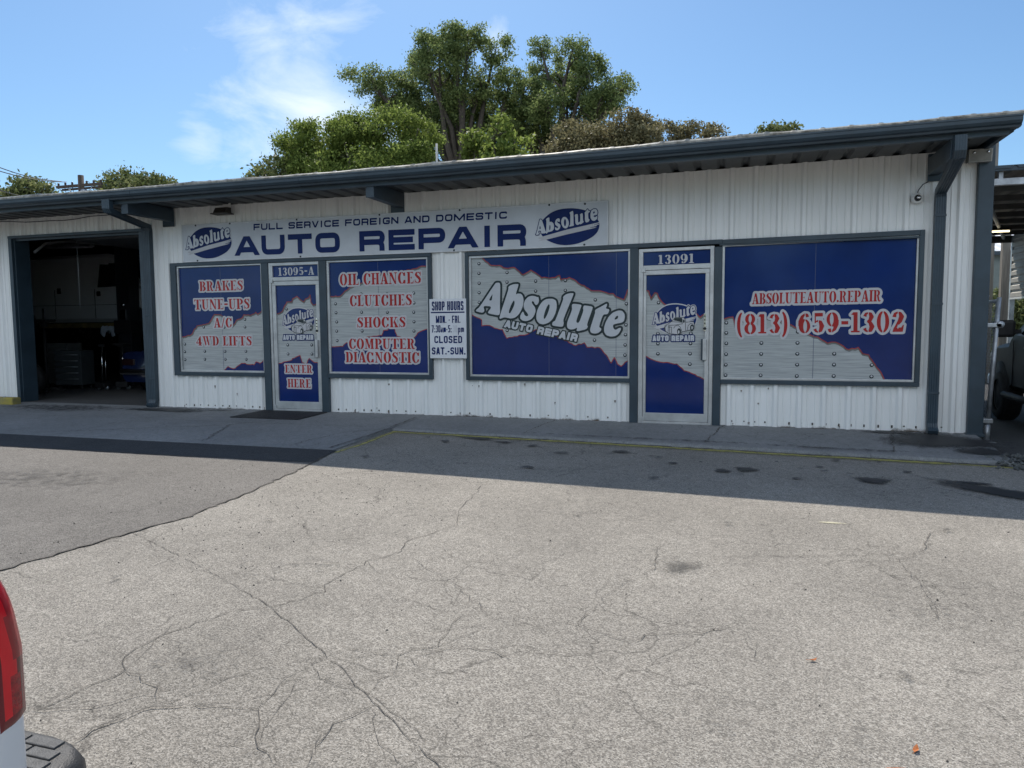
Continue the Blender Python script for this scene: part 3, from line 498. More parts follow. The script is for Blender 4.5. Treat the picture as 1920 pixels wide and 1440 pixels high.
RIV={'W4':[(-94,1553),(-92,1412),(-89,1266),(-90,1116),(-92,968),(-93,822),(370,1270),(370,1121),(370,972),(368,825),(831,1420),(830,1270),(831,1123),(832,976),(831,822),(1289,1125),(1290,980),(1290,828),(1746,978),(1747,827)],'W3':[(-3713,2483),(-3715,2336),(-3713,2186),(-3715,2042),(-3715,1894),(-3266,2333),(-3268,2188),(-2821,2188),(-2822,2041),(-2370,2183),(-2370,2038),(-1925,1891),(-1474,1824),(-1479,1525),(-1485,1385),(-1488,1238),(-1490,1091),(-1935,1308),(-3271,1461)],'W2':[(-6198,1907),(-6193,1762),(-6186,1612),(-6191,1462),(-6187,1308),(-5728,1764),(-5269,1758),(-4811,1753),(-4805,2052),(-4803,1897),(-5729,2058),(-5267,2048),(-4809,1603),(-4812,1457),(-5725,1462)],'W1':[(-8804,1546),(-8378,1543),(-7951,1671),(-7956,1541),(-9218,1250),(-9226,1115),(-9226,977),(-8802,1125),(-8381,1126),(-7955,1128),(-8806,986),(-8381,988),(-7955,991)],'D1':[(-7127,1835),(-7125,1237),(-6666,1237),(-7124,1085),(-6666,1087)],'D2':[(-1019,1841),(-1024,1403),(-569,1401),(-1023,1261),(-572,1261),(-1022,1116),(-577,1118),(-577,970)]}
CRACKS=[[(-4.31,-6.28),(-3.7,-6.55),(-2.98,-6.89),(-2.38,-7.2),(-1.81,-7.58),(-1.4,-7.88),(-1.14,-8.08),(-0.92,-8.25)],[(-2.27,-4.0),(-2.15,-4.63),(-2.13,-5.01),(-1.97,-5.46),(-2.15,-5.92),(-2.1,-6.16),(-2.2,-6.41),(-2.22,-6.85),(-2.19,-6.93),(-2.31,-7.21),(-2.51,-7.34),(-2.52,-7.4),(-2.64,-7.71),(-2.6,-7.9),(-2.51,-8.03),(-2.55,-8.26),(-2.59,-8.39)],[(-2.21,-6.89),(-2.47,-6.88),(-2.73,-6.82),(-2.89,-6.86)],[(-1.4,-7.88),(-1.4,-7.64),(-1.43,-7.51),(-1.31,-7.38),(-1.34,-7.11),(-1.32,-7.0)],[(-1.35,-7.95),(-1.43,-8.16),(-1.41,-8.26),(-1.37,-8.37)],[(-2.04,-8.17),(-1.75,-8.12),(-1.61,-8.32),(-1.5,-8.38)],[(-1.77,-8.09),(-1.79,-7.85),(-1.74,-7.64)],[(-1.69,-7.55),(-1.43,-7.51)],[(1.61,-4.38),(1.39,-4.59),(1.31,-4.88),(1.25,-5.09),(0.92,-5.24),(0.44,-5.44),(-0.06,-5.61)],[(1.24,-5.09),(1.03,-5.35),(0.73,-5.47)],[(-0.44,-7.07),(-0.39,-6.96),(-0.19,-6.88),(0.04,-6.72)],[(-1.08,-6.93),(-0.76,-6.94),(-0.44,-7.06)],[(-0.73,-6.97),(-0.63,-6.4),(-0.44,-5.96),(-0.46,-5.51)],[(-4.3,-4.56),(-3.73,-4.52),(-3.15,-4.55),(-2.84,-4.51)],[(-1.43,-7.51),(-1.16,-7.34),(-0.94,-7.39)],[(-1.98,-6.24),(-1.53,-6.61),(-1.14,-7.02)],[(-1.6,-6.18),(-1.3,-6.21)],[(-2.59,-8.39),(-2.38,-8.29),(-2.25,-8.12)],[(-2.51,-8.03),(-2.26,-8.08),(-2.17,-8.19)],[(-2.26,-8.52),(-2.24,-8.37),(-2.15,-8.22),(-2.04,-8.17)],[(1.05,-5.38),(1.08,-5.91),(1.04,-6.32)],[(-9.37,-2.86),(-8.2,-2.24),(-6.98,-1.6)],[(-6.47,-2.88),(-7.06,-1.62),(-6.26,-0.48)],[(-5.2,-2.88),(-5.04,-1.9),(-4.49,-1.41)]]
TREES={'OAK1':(24,[(-18.0,14.0,1.08,0.68),(-17.1,13.6,1.22,0.93),(-16.2,14.3,0.9,0.56),(-15.3,14.7,0.74,0.82),(-14.4,14.9,1.01,0.65),(-13.1,15.3,0.99,0.89),(-12.7,15.7,0.7,0.42),(-12.0,14.6,0.83,0.91),(-13.5,13.8,1.42,0.87),(-15.0,13.1,1.32,0.91),(-16.8,12.8,1.21,0.67),(-12.7,12.9,1.4,0.88),(-11.6,13.1,1.1,0.77),(-10.6,13.2,0.95,0.9),(-10.9,14.5,0.82,0.66),(-13.9,11.7,1.44,0.9),(-12.2,11.3,1.39,0.9),(-10.5,11.7,1.09,0.91),(-15.6,11.6,1.19,0.95)]),'OAK2':(26,[(-9.8,15.8,0.7,0.44),(-8.7,15.2,0.96,0.66),(-7.7,14.8,1.08,0.64),(-7.1,14.2,0.93,0.79),(-10.0,14.6,0.7,0.84),(-10.2,13.5,0.71,0.72),(-8.3,13.9,0.82,0.43),(-6.9,12.9,0.8,0.69),(-5.9,13.3,0.78,0.55),(-5.3,12.8,0.65,0.57),(-6.1,12.1,1.05,0.67),(-7.6,12.5,0.81,0.7),(-8.8,12.1,1.1,0.81),(-9.7,12.4,0.84,0.71),(-7.2,11.5,1.07,0.55),(-10.0,11.4,1.13,0.96)]),'MID':(16,[(-15.0,9.3,1.45,0.81),(-16.3,9.0,1.13,0.75),(-17.3,8.7,0.9,0.57),(-13.4,9.4,1.29,0.8),(-12.2,9.1,0.92,0.93),(-14.1,8.4,1.65,0.49),(-16.0,8.3,1.48,0.52),(-16.8,9.5,0.76,0.36),(-15.0,9.8,0.73,0.35),(-12.0,8.3,0.91,0.54)]),'SMALLT':(15,[(-17.9,8.1,0.76,0.36),(-18.4,7.9,0.51,0.17),(-17.1,8.2,0.5,0.28)]),'MID2':(17,[(-9.7,8.7,0.56,0.47),(-8.9,9.2,0.55,0.66),(-8.4,8.6,0.87,0.54),(-9.9,8.9,0.45,0.27),(-8.9,8.3,0.88,0.34)]),'BROWN':(19,[(-6.3,9.4,0.98,0.54),(-5.2,9.4,0.86,0.55),(-4.1,9.5,0.84,0.44),(-3.4,9.3,0.62,0.36),(-5.8,9.0,1.3,0.31),(-4.5,9.0,1.26,0.31)]),'BROWN2':(22,[(-2.9,10.0,0.67,0.28),(-2.0,9.9,0.77,0.24),(-1.0,9.7,0.48,0.18)]),'RIGHT':(24,[(1.8,10.2,0.65,0.17),(1.4,10.1,0.53,0.14),(2.2,10.0,0.43,0.14)]),'LEFT1':(32,[(-52.4,12.8,1.23,0.63),(-51.4,12.4,1.11,0.52),(-49.8,12.2,0.97,0.33),(-52.0,11.8,1.63,0.38)]),'LEFT2':(34,[(-45.2,12.9,1.3,0.51),(-43.7,13.1,1.53,0.45),(-42.2,12.7,1.25,0.38),(-41.0,12.5,0.99,0.25),(-43.5,12.4,2.49,0.23)]),'BUSH':(13,[(7.0,2.2,0.17,0.29),(7.5,2.2,0.31,0.29),(7.7,1.7,0.26,0.36),(7.2,1.6,0.27,0.44),(7.0,1.4,0.18,0.45)])}
# ------------------------------------------------------------------ the ground
def gz(x):           # the lot falls gently to the right
    return 0.07 if x < -4.7 else 0.07 - 0.0140 * (min(x, 3.0) + 4.7)
xs = [-400, -120, -40, -16, -9, -4.7, -3, -1, 1, 3.0, 6, 14, 40, 120, 400]; ys = [-400, -120, -40, -16, -9, -5, -2.5, -0.6, 0.3, 14, 40, 120, 400]
V = []; F = []
for y in ys:
    for x in xs: V.append((x, y, gz(x) - (0.22 if y > 0.2 else 0.0)))
nx = len(xs)
for j in range(len(ys) - 1):
    for i in range(nx - 1): F.append((j * nx + i, j * nx + i + 1, (j + 1) * nx + i + 1, (j + 1) * nx + i))
lot = MB().add(V, F).obj('ground', ASPH, kind='structure')
def jag(pts, step=0.12, amp=0.02, seed=1):
    r = random.Random(seed); o = []
    for a, b in zip(pts[:-1], pts[1:]):
        n = max(1, int(math.hypot(b[0] - a[0], b[1] - a[1]) / step))
        for k in range(n):
            t = k / n; o.append((a[0] + (b[0] - a[0]) * t + r.uniform(-amp, amp), a[1] + (b[1] - a[1]) * t + r.uniform(-amp, amp)))
    o.append(pts[-1]); return o
def ground_poly(name, poly, dz, m, kind=None, parent=None, zf=None):
    parent = parent or lot
    zf = zf or (lambda x, y: gz(x)); tri = tessellate_polygon([[Vector((x, y, 0)) for x, y in poly]]); vs = [(x, y, zf(x, y) + dz) for x, y in poly]; fs = []
    for i, j, k in tri:
        a = (poly[j][0] - poly[i][0]) * (poly[k][1] - poly[i][1]) - (poly[k][0] - poly[i][0]) * (poly[j][1] - poly[i][1])
        fs.append((i, j, k) if a > 0 else (k, j, i))
    return MB().add(vs, fs).obj(name, m, parent, kind=kind)
seam = jag([(-4.42, -3.22), (-4.25, -4.08), (-4.12, -5.0), (-4.03, -5.86), (-4.14, -6.6), (-4.24, -7.25), (-4.3, -9), (-4.2, -14)], .07, .022, 3)
ground_poly('pavement_patch', seam + [(-4.7, -14), (-4.7, -3.15)], 0.005, ASPH2)
ground_poly('pavement_patch', [(-4.7, -3.15), (-4.7, -14), (-40, -14), (-40, -3.15)], 0.005, ASPH2)
ground_poly('pavement_strip', jag([(-40, -3.78), (-9, -3.80), (-6.4, -3.80), (-4.7, -3.76)], .1, .02, 4) + jag([(-4.7, -3.0), (-9.0, -3.0), (-40, -2.95)], .1, .012, 5), 0.010, ASPHD)
ground_poly('pavement_strip', [(-4.7, -3.76), (-4.55, -3.74), (-4.34, -3.70), (-4.38, -3.4), (-4.42, -3.22), (-4.45, -3.0), (-4.7, -3.0)], 0.010, ASPHD)
# concrete apron in front of the garage bay rises to the slab
AP_X1 = -4.5
def apz(x, y): return 0.082 + 0.052 * max(0, min(1, (y + 3.0) / 3.0))
vs = []; fs = []; ysn = [-3.02, -2.4, -1.8, -1.3, -0.6, 0.02]
for y in ysn:
    for x in (-40, -13.2, -9, -6.5, AP_X1 - 0.04 * (y + 3)): vs.append((x, y, apz(x, y)))
for j in range(5):
    for i in range(4): fs.append((j * 5 + i, j * 5 + i + 1, j * 5 + i + 6, j * 5 + i + 5))
k = len(vs)
for y in ysn: vs.append((AP_X1 - 0.04 * (y + 3), y, 0.0))
for j in range(5): fs.append((j * 5 + 4, k + j, k + j + 1, j * 5 + 9))
apron = MB().add(vs, fs).obj('pavement', CONC, kind='structure')
# sidewalk along the shop front
def swz(x): return 0.098 - 0.0115 * (x + 4.6)
vs = []; fs = []; sx = list(np.linspace(-4.62, 2.95, 16)); rr_ = random.Random(5)
for x in sx:
    e = -1.33 - 0.012 * (x + 4.6) + rr_.uniform(-.012, .012); zt = swz(x)
    vs += [(x, 0.02, 0.134 - 0.002 * (x + 4.6)), (x, e + 0.05, zt + 0.004), (x, e + 0.012, zt - 0.006), (x, e, zt - 0.025), (x, e - 0.01, gz(x) - 0.05)]
for i in range(15):
    for j in range(4): fs.append((i * 5 + j, i * 5 + j + 1, i * 5 + j + 6, i * 5 + j + 5))
n_ = len(vs); fs += [(75, 79, 78, 77, 76), (0, 1, 2, 3, 4)]
sw = MB().add(vs, fs).fixed('sidewalk', CONC, kind='structure')
bm = bmesh.new(); bm.from_mesh(sw.data); bm.free()
# joints, cracks
def ribbon(mb, pts, wd, zf, dz, seed, amp=0.02, step=0.05):
    r = random.Random(seed); P_ = jag(pts, step, amp, seed); n = len(P_); L = []; R_ = []
    for i, p in enumerate(P_):
        a, b = P_[max(0, i - 1)], P_[min(n - 1, i + 1)]; t = Vector((b[0] - a[0], b[1] - a[1])).normalized() if (a != b) else Vector((1, 0)); q = Vector((-t.y, t.x))
        h = wd * r.uniform(.25, 1.0) * (0.2 if i in (0, n - 1) else 1) / 2
        L.append((p[0] + q.x * h, p[1] + q.y * h)); R_.append((p[0] - q.x * h, p[1] - q.y * h))
    vs = [(x, y, zf(x, y) + dz) for x, y in L] + [(x, y, zf(x, y) + dz) for x, y in R_]
    mb.add(vs, [(n + i, n + i + 1, i + 1, i) for i in range(n - 1)])
cr_ = MB(); zl = lambda x, y: gz(x)
WID = [.0055, .006, .004, .0045, .0045, .006, .005, .005, .006, .005, .006, .005, .004, .004, .005, .004, .004, .006, .005, .007, .004]
for i, c in enumerate(CRACKS[:21]): ribbon(cr_, c, WID[i], zl, 0.0045 + 0.0002 * i, i + 1, .010 if i == 0 else .018)
for i, c in enumerate(CRACKS):          # finer branches off the main cracks
    r = random.Random(100 + i)
    if i >= 21: continue
    for _ in range(2):
        k = r.randrange(len(c)); p = c[k]; a = r.uniform(0, 6.28); l = r.uniform(.15, .55); q = (p[0] + math.cos(a) * l, p[1] + math.sin(a) * l)
        ribbon(cr_, [p, ((p[0] + q[0]) / 2 + r.uniform(-.06, .06), (p[1] + q[1]) / 2 + r.uniform(-.06, .06)), q], .0032, zl, 0.0041, 300 + i)
ribbon(cr_, seam[:60], .015, zl, 0.0105, 77, .012, .05)
ribbon(cr_, [(x, -1.372 - .012 * (x + 4.6)) for x in np.linspace(-4.55, 2.9, 12)], .075, zl, .0075, 401, .012)
cr_.obj('crack_lines', CRACK, lot)
ac = MB()
for i, c in enumerate(CRACKS[21:]): ribbon(ac, c, .02, apz, 0.006 + 0.0003 * i, 50 + i, .03)
ribbon(ac, [(-4.6, -2.95), (-4.56, -1.9), (-4.66, -0.3)], .035, apz, .009, 61, .015); ribbon(ac, [(-13, -1.45), (-9, -1.4), (-4.7, -1.36)], .012, apz, .0072, 62, .006); ribbon(ac, [(-8.8, 0), (-8.9, -3.0)], .012, apz, .0068, 63, .006)
ribbon(ac, [(-10.2, 0), (-11.0, -2.9)], .012, apz, .0075, 64, .006)
ac.obj('crack_lines', CRACK, apron)
sj = MB()
def szf(x, y):
    e = -1.28 - 0.012 * (x + 4.6); t = max(0, min(1, y / e)); return (0.134 - 0.002 * (x + 4.6)) * (1 - t) + (swz(x) + .004) * t
for x in (-2.6, -0.22, 1.9): ribbon(sj, [(x + .12, -.03), (x, -.6), (x - .1, -1.25)], .02, szf, .004, int(x * 10) + 90, .02)
sj.obj('joint_lines', CRACK, sw)
def blotch(mb, cov, cx, cy, rx, ry, zf, dz, ang=0.0, seed=0, k=1.0):
    r = random.Random(seed); n = 28; ca, sa = math.cos(ang), math.sin(ang); vs = [(cx, cy, zf(cx, cy) + dz)]; cv = [k]
    for ring, c in ((.45, .9 * k), (.8, .5 * k), (1.25, 0.0)):
        for i in range(n):
            a = 2 * math.pi * i / n; q = ring * (1 + .12 * math.sin(3 * a + seed) + r.uniform(-.07, .07)); x, y = rx * q * math.cos(a), ry * q * math.sin(a)
            X, Y = cx + x * ca - y * sa, cy + x * sa + y * ca; vs.append((X, Y, zf(X, Y) + dz)); cv.append(c)
    fs = [(0, 1 + i, 1 + (i + 1) % n) for i in range(n)]
    for g in range(2):
        for i in range(n): fs.append((1 + g * n + i, 1 + (g + 1) * n + i, 1 + (g + 1) * n + (i + 1) % n, 1 + g * n + (i + 1) % n))
    mb.add(vs, fs); cov += cv
def finish_cover(mb, cov, name, m, parent=None):
    o = mb.obj(name, m, parent or lot); a = o.data.attributes.new('cover', 'FLOAT', 'POINT'); a.data.foreach_set('value', cov); return o
mb = MB(); cov = []
for i, (x, y, rx, ry, a, k) in enumerate([(1.33, -2.75, .17, .17, 0, 1), (.155, -2.6, .13, .13, 0, 1), (-.08, -2.75, .09, .1, 0, 1), (-1.24, -2.0, .14, .12, 0, .7), (-3.2, -1.62, .3, .10, -.2, .9), (-2.78, -1.78, .16, .07, 0, .8), (2.24, -2.58, .18, .07, -.2, 1),
        (2.55, -3.05, .95, .20, -.62, 1.1), (.62, -2.9, .05, .05, 0, .8), (.9, -2.2, .06, .05, 0, .7), (-.6, -2.5, .06, .06, 0, .7), (-1.9, -2.3, .12, .1, 0, .5), (1.75, -2.2, .05, .05, 0, .8), (-.3, -5.9, .20, .16, .2, .45), (-1.6, -8.4, .5, .3, 0, .25), (-2.3, -7.9, .3, .3, 0, .25), (-6.6, -5.2, 1.6, .6, .2, .35), (-7.8, -6.5, .9, .35, .1, .4)]):
    blotch(mb, cov, x, y, rx, ry, zl, 0.0130 + .0003 * i if x < -4.3 else 0.0112 + .0003 * i, a, i, k)
r = random.Random(77)
for i in range(20, 70):          # small drips, thickest in the parking bays by the kerb
    x, y = (r.uniform(-4, 2.6), r.uniform(-3.4, -1.7)) if i < 46 else (r.uniform(-3.5, 2), r.uniform(-8.5, -4))
    s = r.uniform(.015, .06); blotch(mb, cov, x, y, s * r.uniform(1, 2), s, zl, .0150 + .00008 * i, r.uniform(0, 3), 200 + i, r.uniform(.35, .95) if i < 46 else r.uniform(.2, .5))
for i, (x, y, rx, ry, a) in enumerate([(-1.0, -4.8, 1.5, .35, .1), (.9, -6.2, 1.1, .3, -.2), (-2.6, -6.6, .8, .25, .5), (.2, -7.6, .7, .22, 0), (-1.6, -3.2, 1.6, .3, 0), (1.4, -3.3, .9, .2, .1)]): blotch(mb, cov, x, y, rx, ry, zl, .0215 + .0002 * i, a, 300 + i, .20)
finish_cover(mb, cov, 'oil_stains', STAIN)
mb = MB(); cov = []
for i, (x, y, rx, ry, a, k, zf) in enumerate([(2.45, -.55, .75, .45, 0, 1.0, szf), (2.0, -.16, .5, .1, 0, .8, szf), (2.75, -1.05, .3, .2, 0, .9, szf), (-1.0, -1.2, 2.2, .07, 0, .45, szf), (1.2, -1.24, 1.2, .06, 0, .5, szf)]):
    blotch(mb, cov, x, y, rx, ry, zf, .011 + .0004 * i, a, 40 + i, k)
for i, (x, y, rx, ry, a, k, zf) in enumerate([(-9.3, -.45, .8, .22, 0, 1.0, apz), (-8.4, -.3, .5, .1, 0, .6, apz), (-11.5, -.6, 1.6, .5, 0, .5, apz)]):
    blotch(mb, cov, x, y, rx, ry, zf, .013 + .0004 * i, a, 60 + i, k)
finish_cover(mb, cov, 'damp_patches', DAMP, sw)
mb = MB(); cov = []; rr_ = random.Random(9)
def paint_line(pts, wd, zf, dz, k):
    P_ = jag(pts, .15, .012, 8)
    for i in range(len(P_) - 1):
        a, b = P_[i], P_[i + 1]; t = Vector((b[0] - a[0], b[1] - a[1])).normalized(); q = Vector((-t.y, t.x)) * wd / 2
        for p in ((a, 1), (b, 1)): pass
        vs = [(a[0] - q.x, a[1] - q.y), (b[0] - q.x, b[1] - q.y), (b[0], b[1]), (a[0], a[1]), (b[0] + q.x, b[1] + q.y), (a[0] + q.x, a[1] + q.y)]
        mb.add([(x, y, zf(x, y) + dz) for x, y in vs], [(0, 1, 2, 3), (3, 2, 4, 5)])
        cov.extend([.0, .0, k, k, .1, .1])
paint_line([(-4.5, -1.46), (-2, -1.50), (0, -1.53), (1.2, -1.545), (2.3, -1.555)], .22, zl, .0100, .82); paint_line([(2.3, -1.52), (2.95, -1.55)], .16, zl, .0042, .7)
paint_line([(-4.40, -3.1), (-4.42, -2.2), (-4.48, -1.5)], .12, zl, .0042, .8)
finish_cover(mb, cov, 'yellow_kerb_line', YELL)
# loose grit on the lot
mb = MB(); r = random.Random(21)
for _ in range(620):
    if r.random() < .55: x, y = r.gauss(-3.6, .7), r.gauss(-5.3, 1.0)
    else: x, y = r.uniform(-5, 2.4), r.uniform(-9.4, -1.7)
    s = r.uniform(.002, .0075) * (1 if y > -7 else .8); z = gz(x) + s * .4 + (.005 if x < -4.2 else 0)
    a = [r.uniform(.6, 1.3) * s for _ in range(6)]
    mb.add([(x + a[0], y, z), (x, y + a[1], z), (x - a[2], y, z), (x, y - a[3], z), (x, y, z + a[4] * .8), (x, y, z - .6 * a[5])], [(0, 1, 4), (1, 2, 4), (2, 3, 4), (3, 0, 4), (1, 0, 5), (2, 1, 5), (3, 2, 5), (0, 3, 5)])
mb.obj('loose_grit', CRACK, kind='stuff', label='scattered dark grit lying loose on the pale asphalt', cat='grit')
# broken edge beside the end of the sidewalk
mb = MB(); r = random.Random(31)
for _ in range(420):
    x, y = r.uniform(2.72, 4.3), r.uniform(-1.75, -.75); s = r.uniform(.008, .035); z = gz(x) + s * .3 + max(0, .06 * (1 - abs(y + 1.2) / .5))
    a = [r.uniform(.5, 1.4) * s for _ in range(6)]
    mb.add([(x + a[0], y, z), (x, y + a[1], z), (x - a[2], y, z), (x, y - a[3], z), (x, y, z + a[4]), (x, y, z - a[5])], [(0, 1, 4), (1, 2, 4), (2, 3, 4), (3, 0, 4), (1, 0, 5), (2, 1, 5), (3, 2, 5), (0, 3, 5)])
mb.obj('rubble_edge', mat('rubble', (0.10, .105, .10), .9, var=.5, vscale=9), kind='stuff', label='crumbled broken pavement rubble beyond the right end of the sidewalk', cat='rubble')
vs = [(2.96, 16, 0.0), (2.96, 0.25, 0.0), (2.96, -.9, -.02), (2.96, -1.5, -.06), (12, 16, 0.0), (12, .25, 0.0), (12, -.9, -.02), (12, -1.5, -.06)]
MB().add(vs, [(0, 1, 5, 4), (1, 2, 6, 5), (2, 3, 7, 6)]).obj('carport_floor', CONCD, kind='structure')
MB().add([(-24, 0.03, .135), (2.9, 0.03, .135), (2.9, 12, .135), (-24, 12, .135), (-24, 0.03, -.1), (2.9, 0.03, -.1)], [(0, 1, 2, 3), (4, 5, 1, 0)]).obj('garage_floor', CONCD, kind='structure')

# ------------------------------------------------------------------ the repair shop
shop = empty('repair_shop', 'long low white ribbed metal workshop with slate blue trim, open bay and wrapped windows', 'building', (-5, 0, 0))
def S(mb, name, m, parent=None, **k):          # shop part, built in world coordinates
    o = mb.obj(name, m, parent or shop, **k)
    if parent is None: o.matrix_parent_inverse = Matrix.Translation((5, 0, 0))
    return o
RIB = 0.305; RX0 = 2.86
def wall_profile(x0, x1):
    """R-panel: trapezoid ribs every 0.315 m with two shallow beads between"""
    pts = [(x0, None)]; k0 = int((RX0 - x1) / RIB) - 1; k1 = int((RX0 - x0) / RIB) + 1
    for k in range(k1, k0 - 1, -1):
        c = RX0 - 0.16 - k * RIB
        for dx, d in ((-.046, 0), (-.020, .034), (.020, .034), (.046, 0), (.092, 0), (.097, .009), (.107, .009), (.112, 0), (.192, 0), (.197, .009), (.207, .009), (.212, 0)):
            x = c + dx
            if x0 < x < x1: pts.append((x, -d))
    pts.append((x1, None)); out = []
    for i, (x, d) in enumerate(pts):
        out.append((x, d if d is not None else (pts[1][1] if i == 0 and len(pts) > 2 else pts[-2][1] if len(pts) > 2 else 0)))
    return out
wm = MB()
def wall(x0, x1, z0, z1):
    pr = wall_profile(x0, x1); n = len(pr)
    wm.add([(x, y, z0) for x, y in pr] + [(x, y, z1) for x, y in pr], [(i, i + 1, n + i + 1, n + i) for i in range(n - 1)])
WT = 3.605
wall(-24, -13.16, .12, WT); wall(-13.16, -9.98, 3.27, WT); wall(-9.98, -9.40, .12, WT); wall(-9.40, 2.28, 2.64, WT)
wall(-9.40, -7.55, .12, .72); wall(-6.36, -4.50, .12, .72); wall(-4.50, -3.915, .12, 2.64); wall(-3.915, -1.42, .11, .72); wall(-.17, 2.28, .10, .72); wall(2.28, 2.88, .10, WT)
S(wm, 'front_wall', WHITE)
sc_ = MB(); r = random.Random(2)          # screws with rust along the foot of the wall
for x0, x1 in ((-9.35, -7.6), (-6.3, -4.5), (-4.45, -1.5), (-.1, 2.85)):
    x = x0 + .1
    while x < x1 - .05:
        sc_.lathe([(.001, .012), (.008, .010), (.010, 0)], 8, (x, -.002, .17 + r.uniform(-.01, .01)), 'y', 0) if False else sc_.box((x - .009, -.012, .165 + r.uniform(-.012, .012)), (x + .009, .004, .190), .003)
        x += RIB / 2 + r.uniform(-.02, .02)
for o in islands(sc_, 'wall_screw', mat('rusty_screw', (.05, .04, .035), .7, var=.4), shop): o.matrix_parent_inverse = Matrix.Translation((5, 0, 0))
rs = MB(); cov = []; r = random.Random(19)
for x0, x1 in ((-9.3, -7.6), (-6.3, -4.5), (-4.45, -1.5), (-.1, 2.8)):
    for _ in range(int((x1 - x0) * 2.6)):
        x = r.uniform(x0, x1); z1 = r.choice([.175, .175, .16, .62, .66]) if r.random() < .75 else r.uniform(.2, .6); l = r.uniform(.03, .10); w_ = r.uniform(.006, .016); k = len(rs.v)
        rs.add([(x - w_, -.0365, z1), (x + w_, -.0365, z1), (x + w_ * .6, -.0365, z1 - l), (x - w_ * .6, -.0365, z1 - l)], [(3, 2, 1, 0)]); cov += [.8, .8, .05, .05]
for _ in range(26):          # grime that has crept up from the paving in places
    x = r.uniform(-9.3, 2.7)
    if -7.6 < x < -6.3 or -1.45 < x < -.15: continue
    l = r.uniform(.05, .25); h = r.uniform(.02, .06); rs.add([(x - l, -.0362, .115), (x + l, -.0362, .115), (x + l * .7, -.0362, .125 + h), (x - l * .7, -.0362, .125 + h)], [(0, 1, 2, 3)]); cov += [.75, .75, .1, .1]
o = S(rs, 'rust_and_grime', alpha_mat('rust_grime', (.10, .07, .045), .8)); a_ = o.data.attributes.new('cover', 'FLOAT', 'POINT'); a_.data.foreach_set('value', cov)
# inner walls
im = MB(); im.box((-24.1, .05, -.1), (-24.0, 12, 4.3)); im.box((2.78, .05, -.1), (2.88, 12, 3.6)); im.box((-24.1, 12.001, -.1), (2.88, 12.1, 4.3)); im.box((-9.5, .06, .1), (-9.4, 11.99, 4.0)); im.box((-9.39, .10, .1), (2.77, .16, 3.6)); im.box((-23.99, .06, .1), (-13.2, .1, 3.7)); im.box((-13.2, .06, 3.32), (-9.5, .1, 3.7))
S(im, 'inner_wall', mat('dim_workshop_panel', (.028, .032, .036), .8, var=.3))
# roof: ribbed sheet with a ragged, dirty front edge; soffit under it
def roofz(y): return 3.685 + .055 * (y + 1.2)
rm_ = MB(); prof = []; x = -24.3; r = random.Random(8); k = 0
while x < 2.98:
    for dx, d in ((0, 0), (.20, 0), (.225, .020), (.255, .020), (.28, 0)):
        if x + dx < 2.98: prof.append((x + dx, d))
    x += RIB; k += 1
prof.append((2.98, 0)); n = len(prof); vs = []
for x, d in prof:
    w_ = .012 * math.sin(x * 2.1) + .008 * math.sin(x * 5.3 + 1) + r.uniform(-.003, .003)
    vs += [(x, -1.20 + .6 * w_, 3.702 + d * .8 + w_ * .6), (x, -1.195 + .6 * w_, 3.722 + d + w_ * .6), (x, -1.0, roofz(-1.0) + .02 + d + w_ * .5), (x, 12.3, roofz(12.3) + .02 + d)]
fs = [(i * 4 + j, (i + 1) * 4 + j, (i + 1) * 4 + j + 1, i * 4 + j + 1) for i in range(n - 1) for j in range(3)]
S(rm_.add(vs, fs), 'roof_sheet', ROOFM)
lip = MB(); vs = []
for x, d in prof:
    w_ = .010 * math.sin(x * 1.7 + 2) + .006 * math.sin(x * 6.1)
    vs += [(x, -1.212 + w_ * .5, 3.700), (x, -1.216 + w_ * .5, 3.722 + w_ * .5), (x, -1.19, 3.742 + w_ * .7 + d * .35)]
S(lip.add(vs, [(i * 3 + j, (i + 1) * 3 + j, (i + 1) * 3 + j + 1, i * 3 + j + 1) for i in range(n - 1) for j in range(2)]), 'roof_edge', ROOFM)
so = MB(); vs = []; pr2 = []; x = -24.2
while x < 2.9:
    for dx, d in ((0, 0), (.17, 0), (.205, .035), (.245, .035), (.28, 0)):
        if x + dx < 2.93: pr2.append((x + dx, d))
    x += RIB
n = len(pr2); vs = []
for x, d in pr2: vs += [(x, -1.0, 3.592 + d), (x, 0.02, 3.606 + d)]
S(so.add(vs, [(2 * i, 2 * i + 1, 2 * i + 3, 2 * i + 2) for i in range(n - 1)]), 'soffit', SOFF)
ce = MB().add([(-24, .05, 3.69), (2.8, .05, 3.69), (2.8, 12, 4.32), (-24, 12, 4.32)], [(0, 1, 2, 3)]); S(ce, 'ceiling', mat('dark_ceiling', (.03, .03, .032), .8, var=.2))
ba = MB().add([(-24.2, 12.28, roofz(12.28)), (2.95, 12.28, roofz(12.28)), (2.95, 12.28, -.1), (-24.2, 12.28, -.1)], [(0, 1, 2, 3)]); S(ba, 'back_wall', WHITE)
# right gable of the roof
gb = MB().prism([(0.03, .0), (0.03, 3.66), (12.2, 4.35), (12.2, 0)], 0, 2.881, 2.90); S(gb, 'side_wall', WHITE)
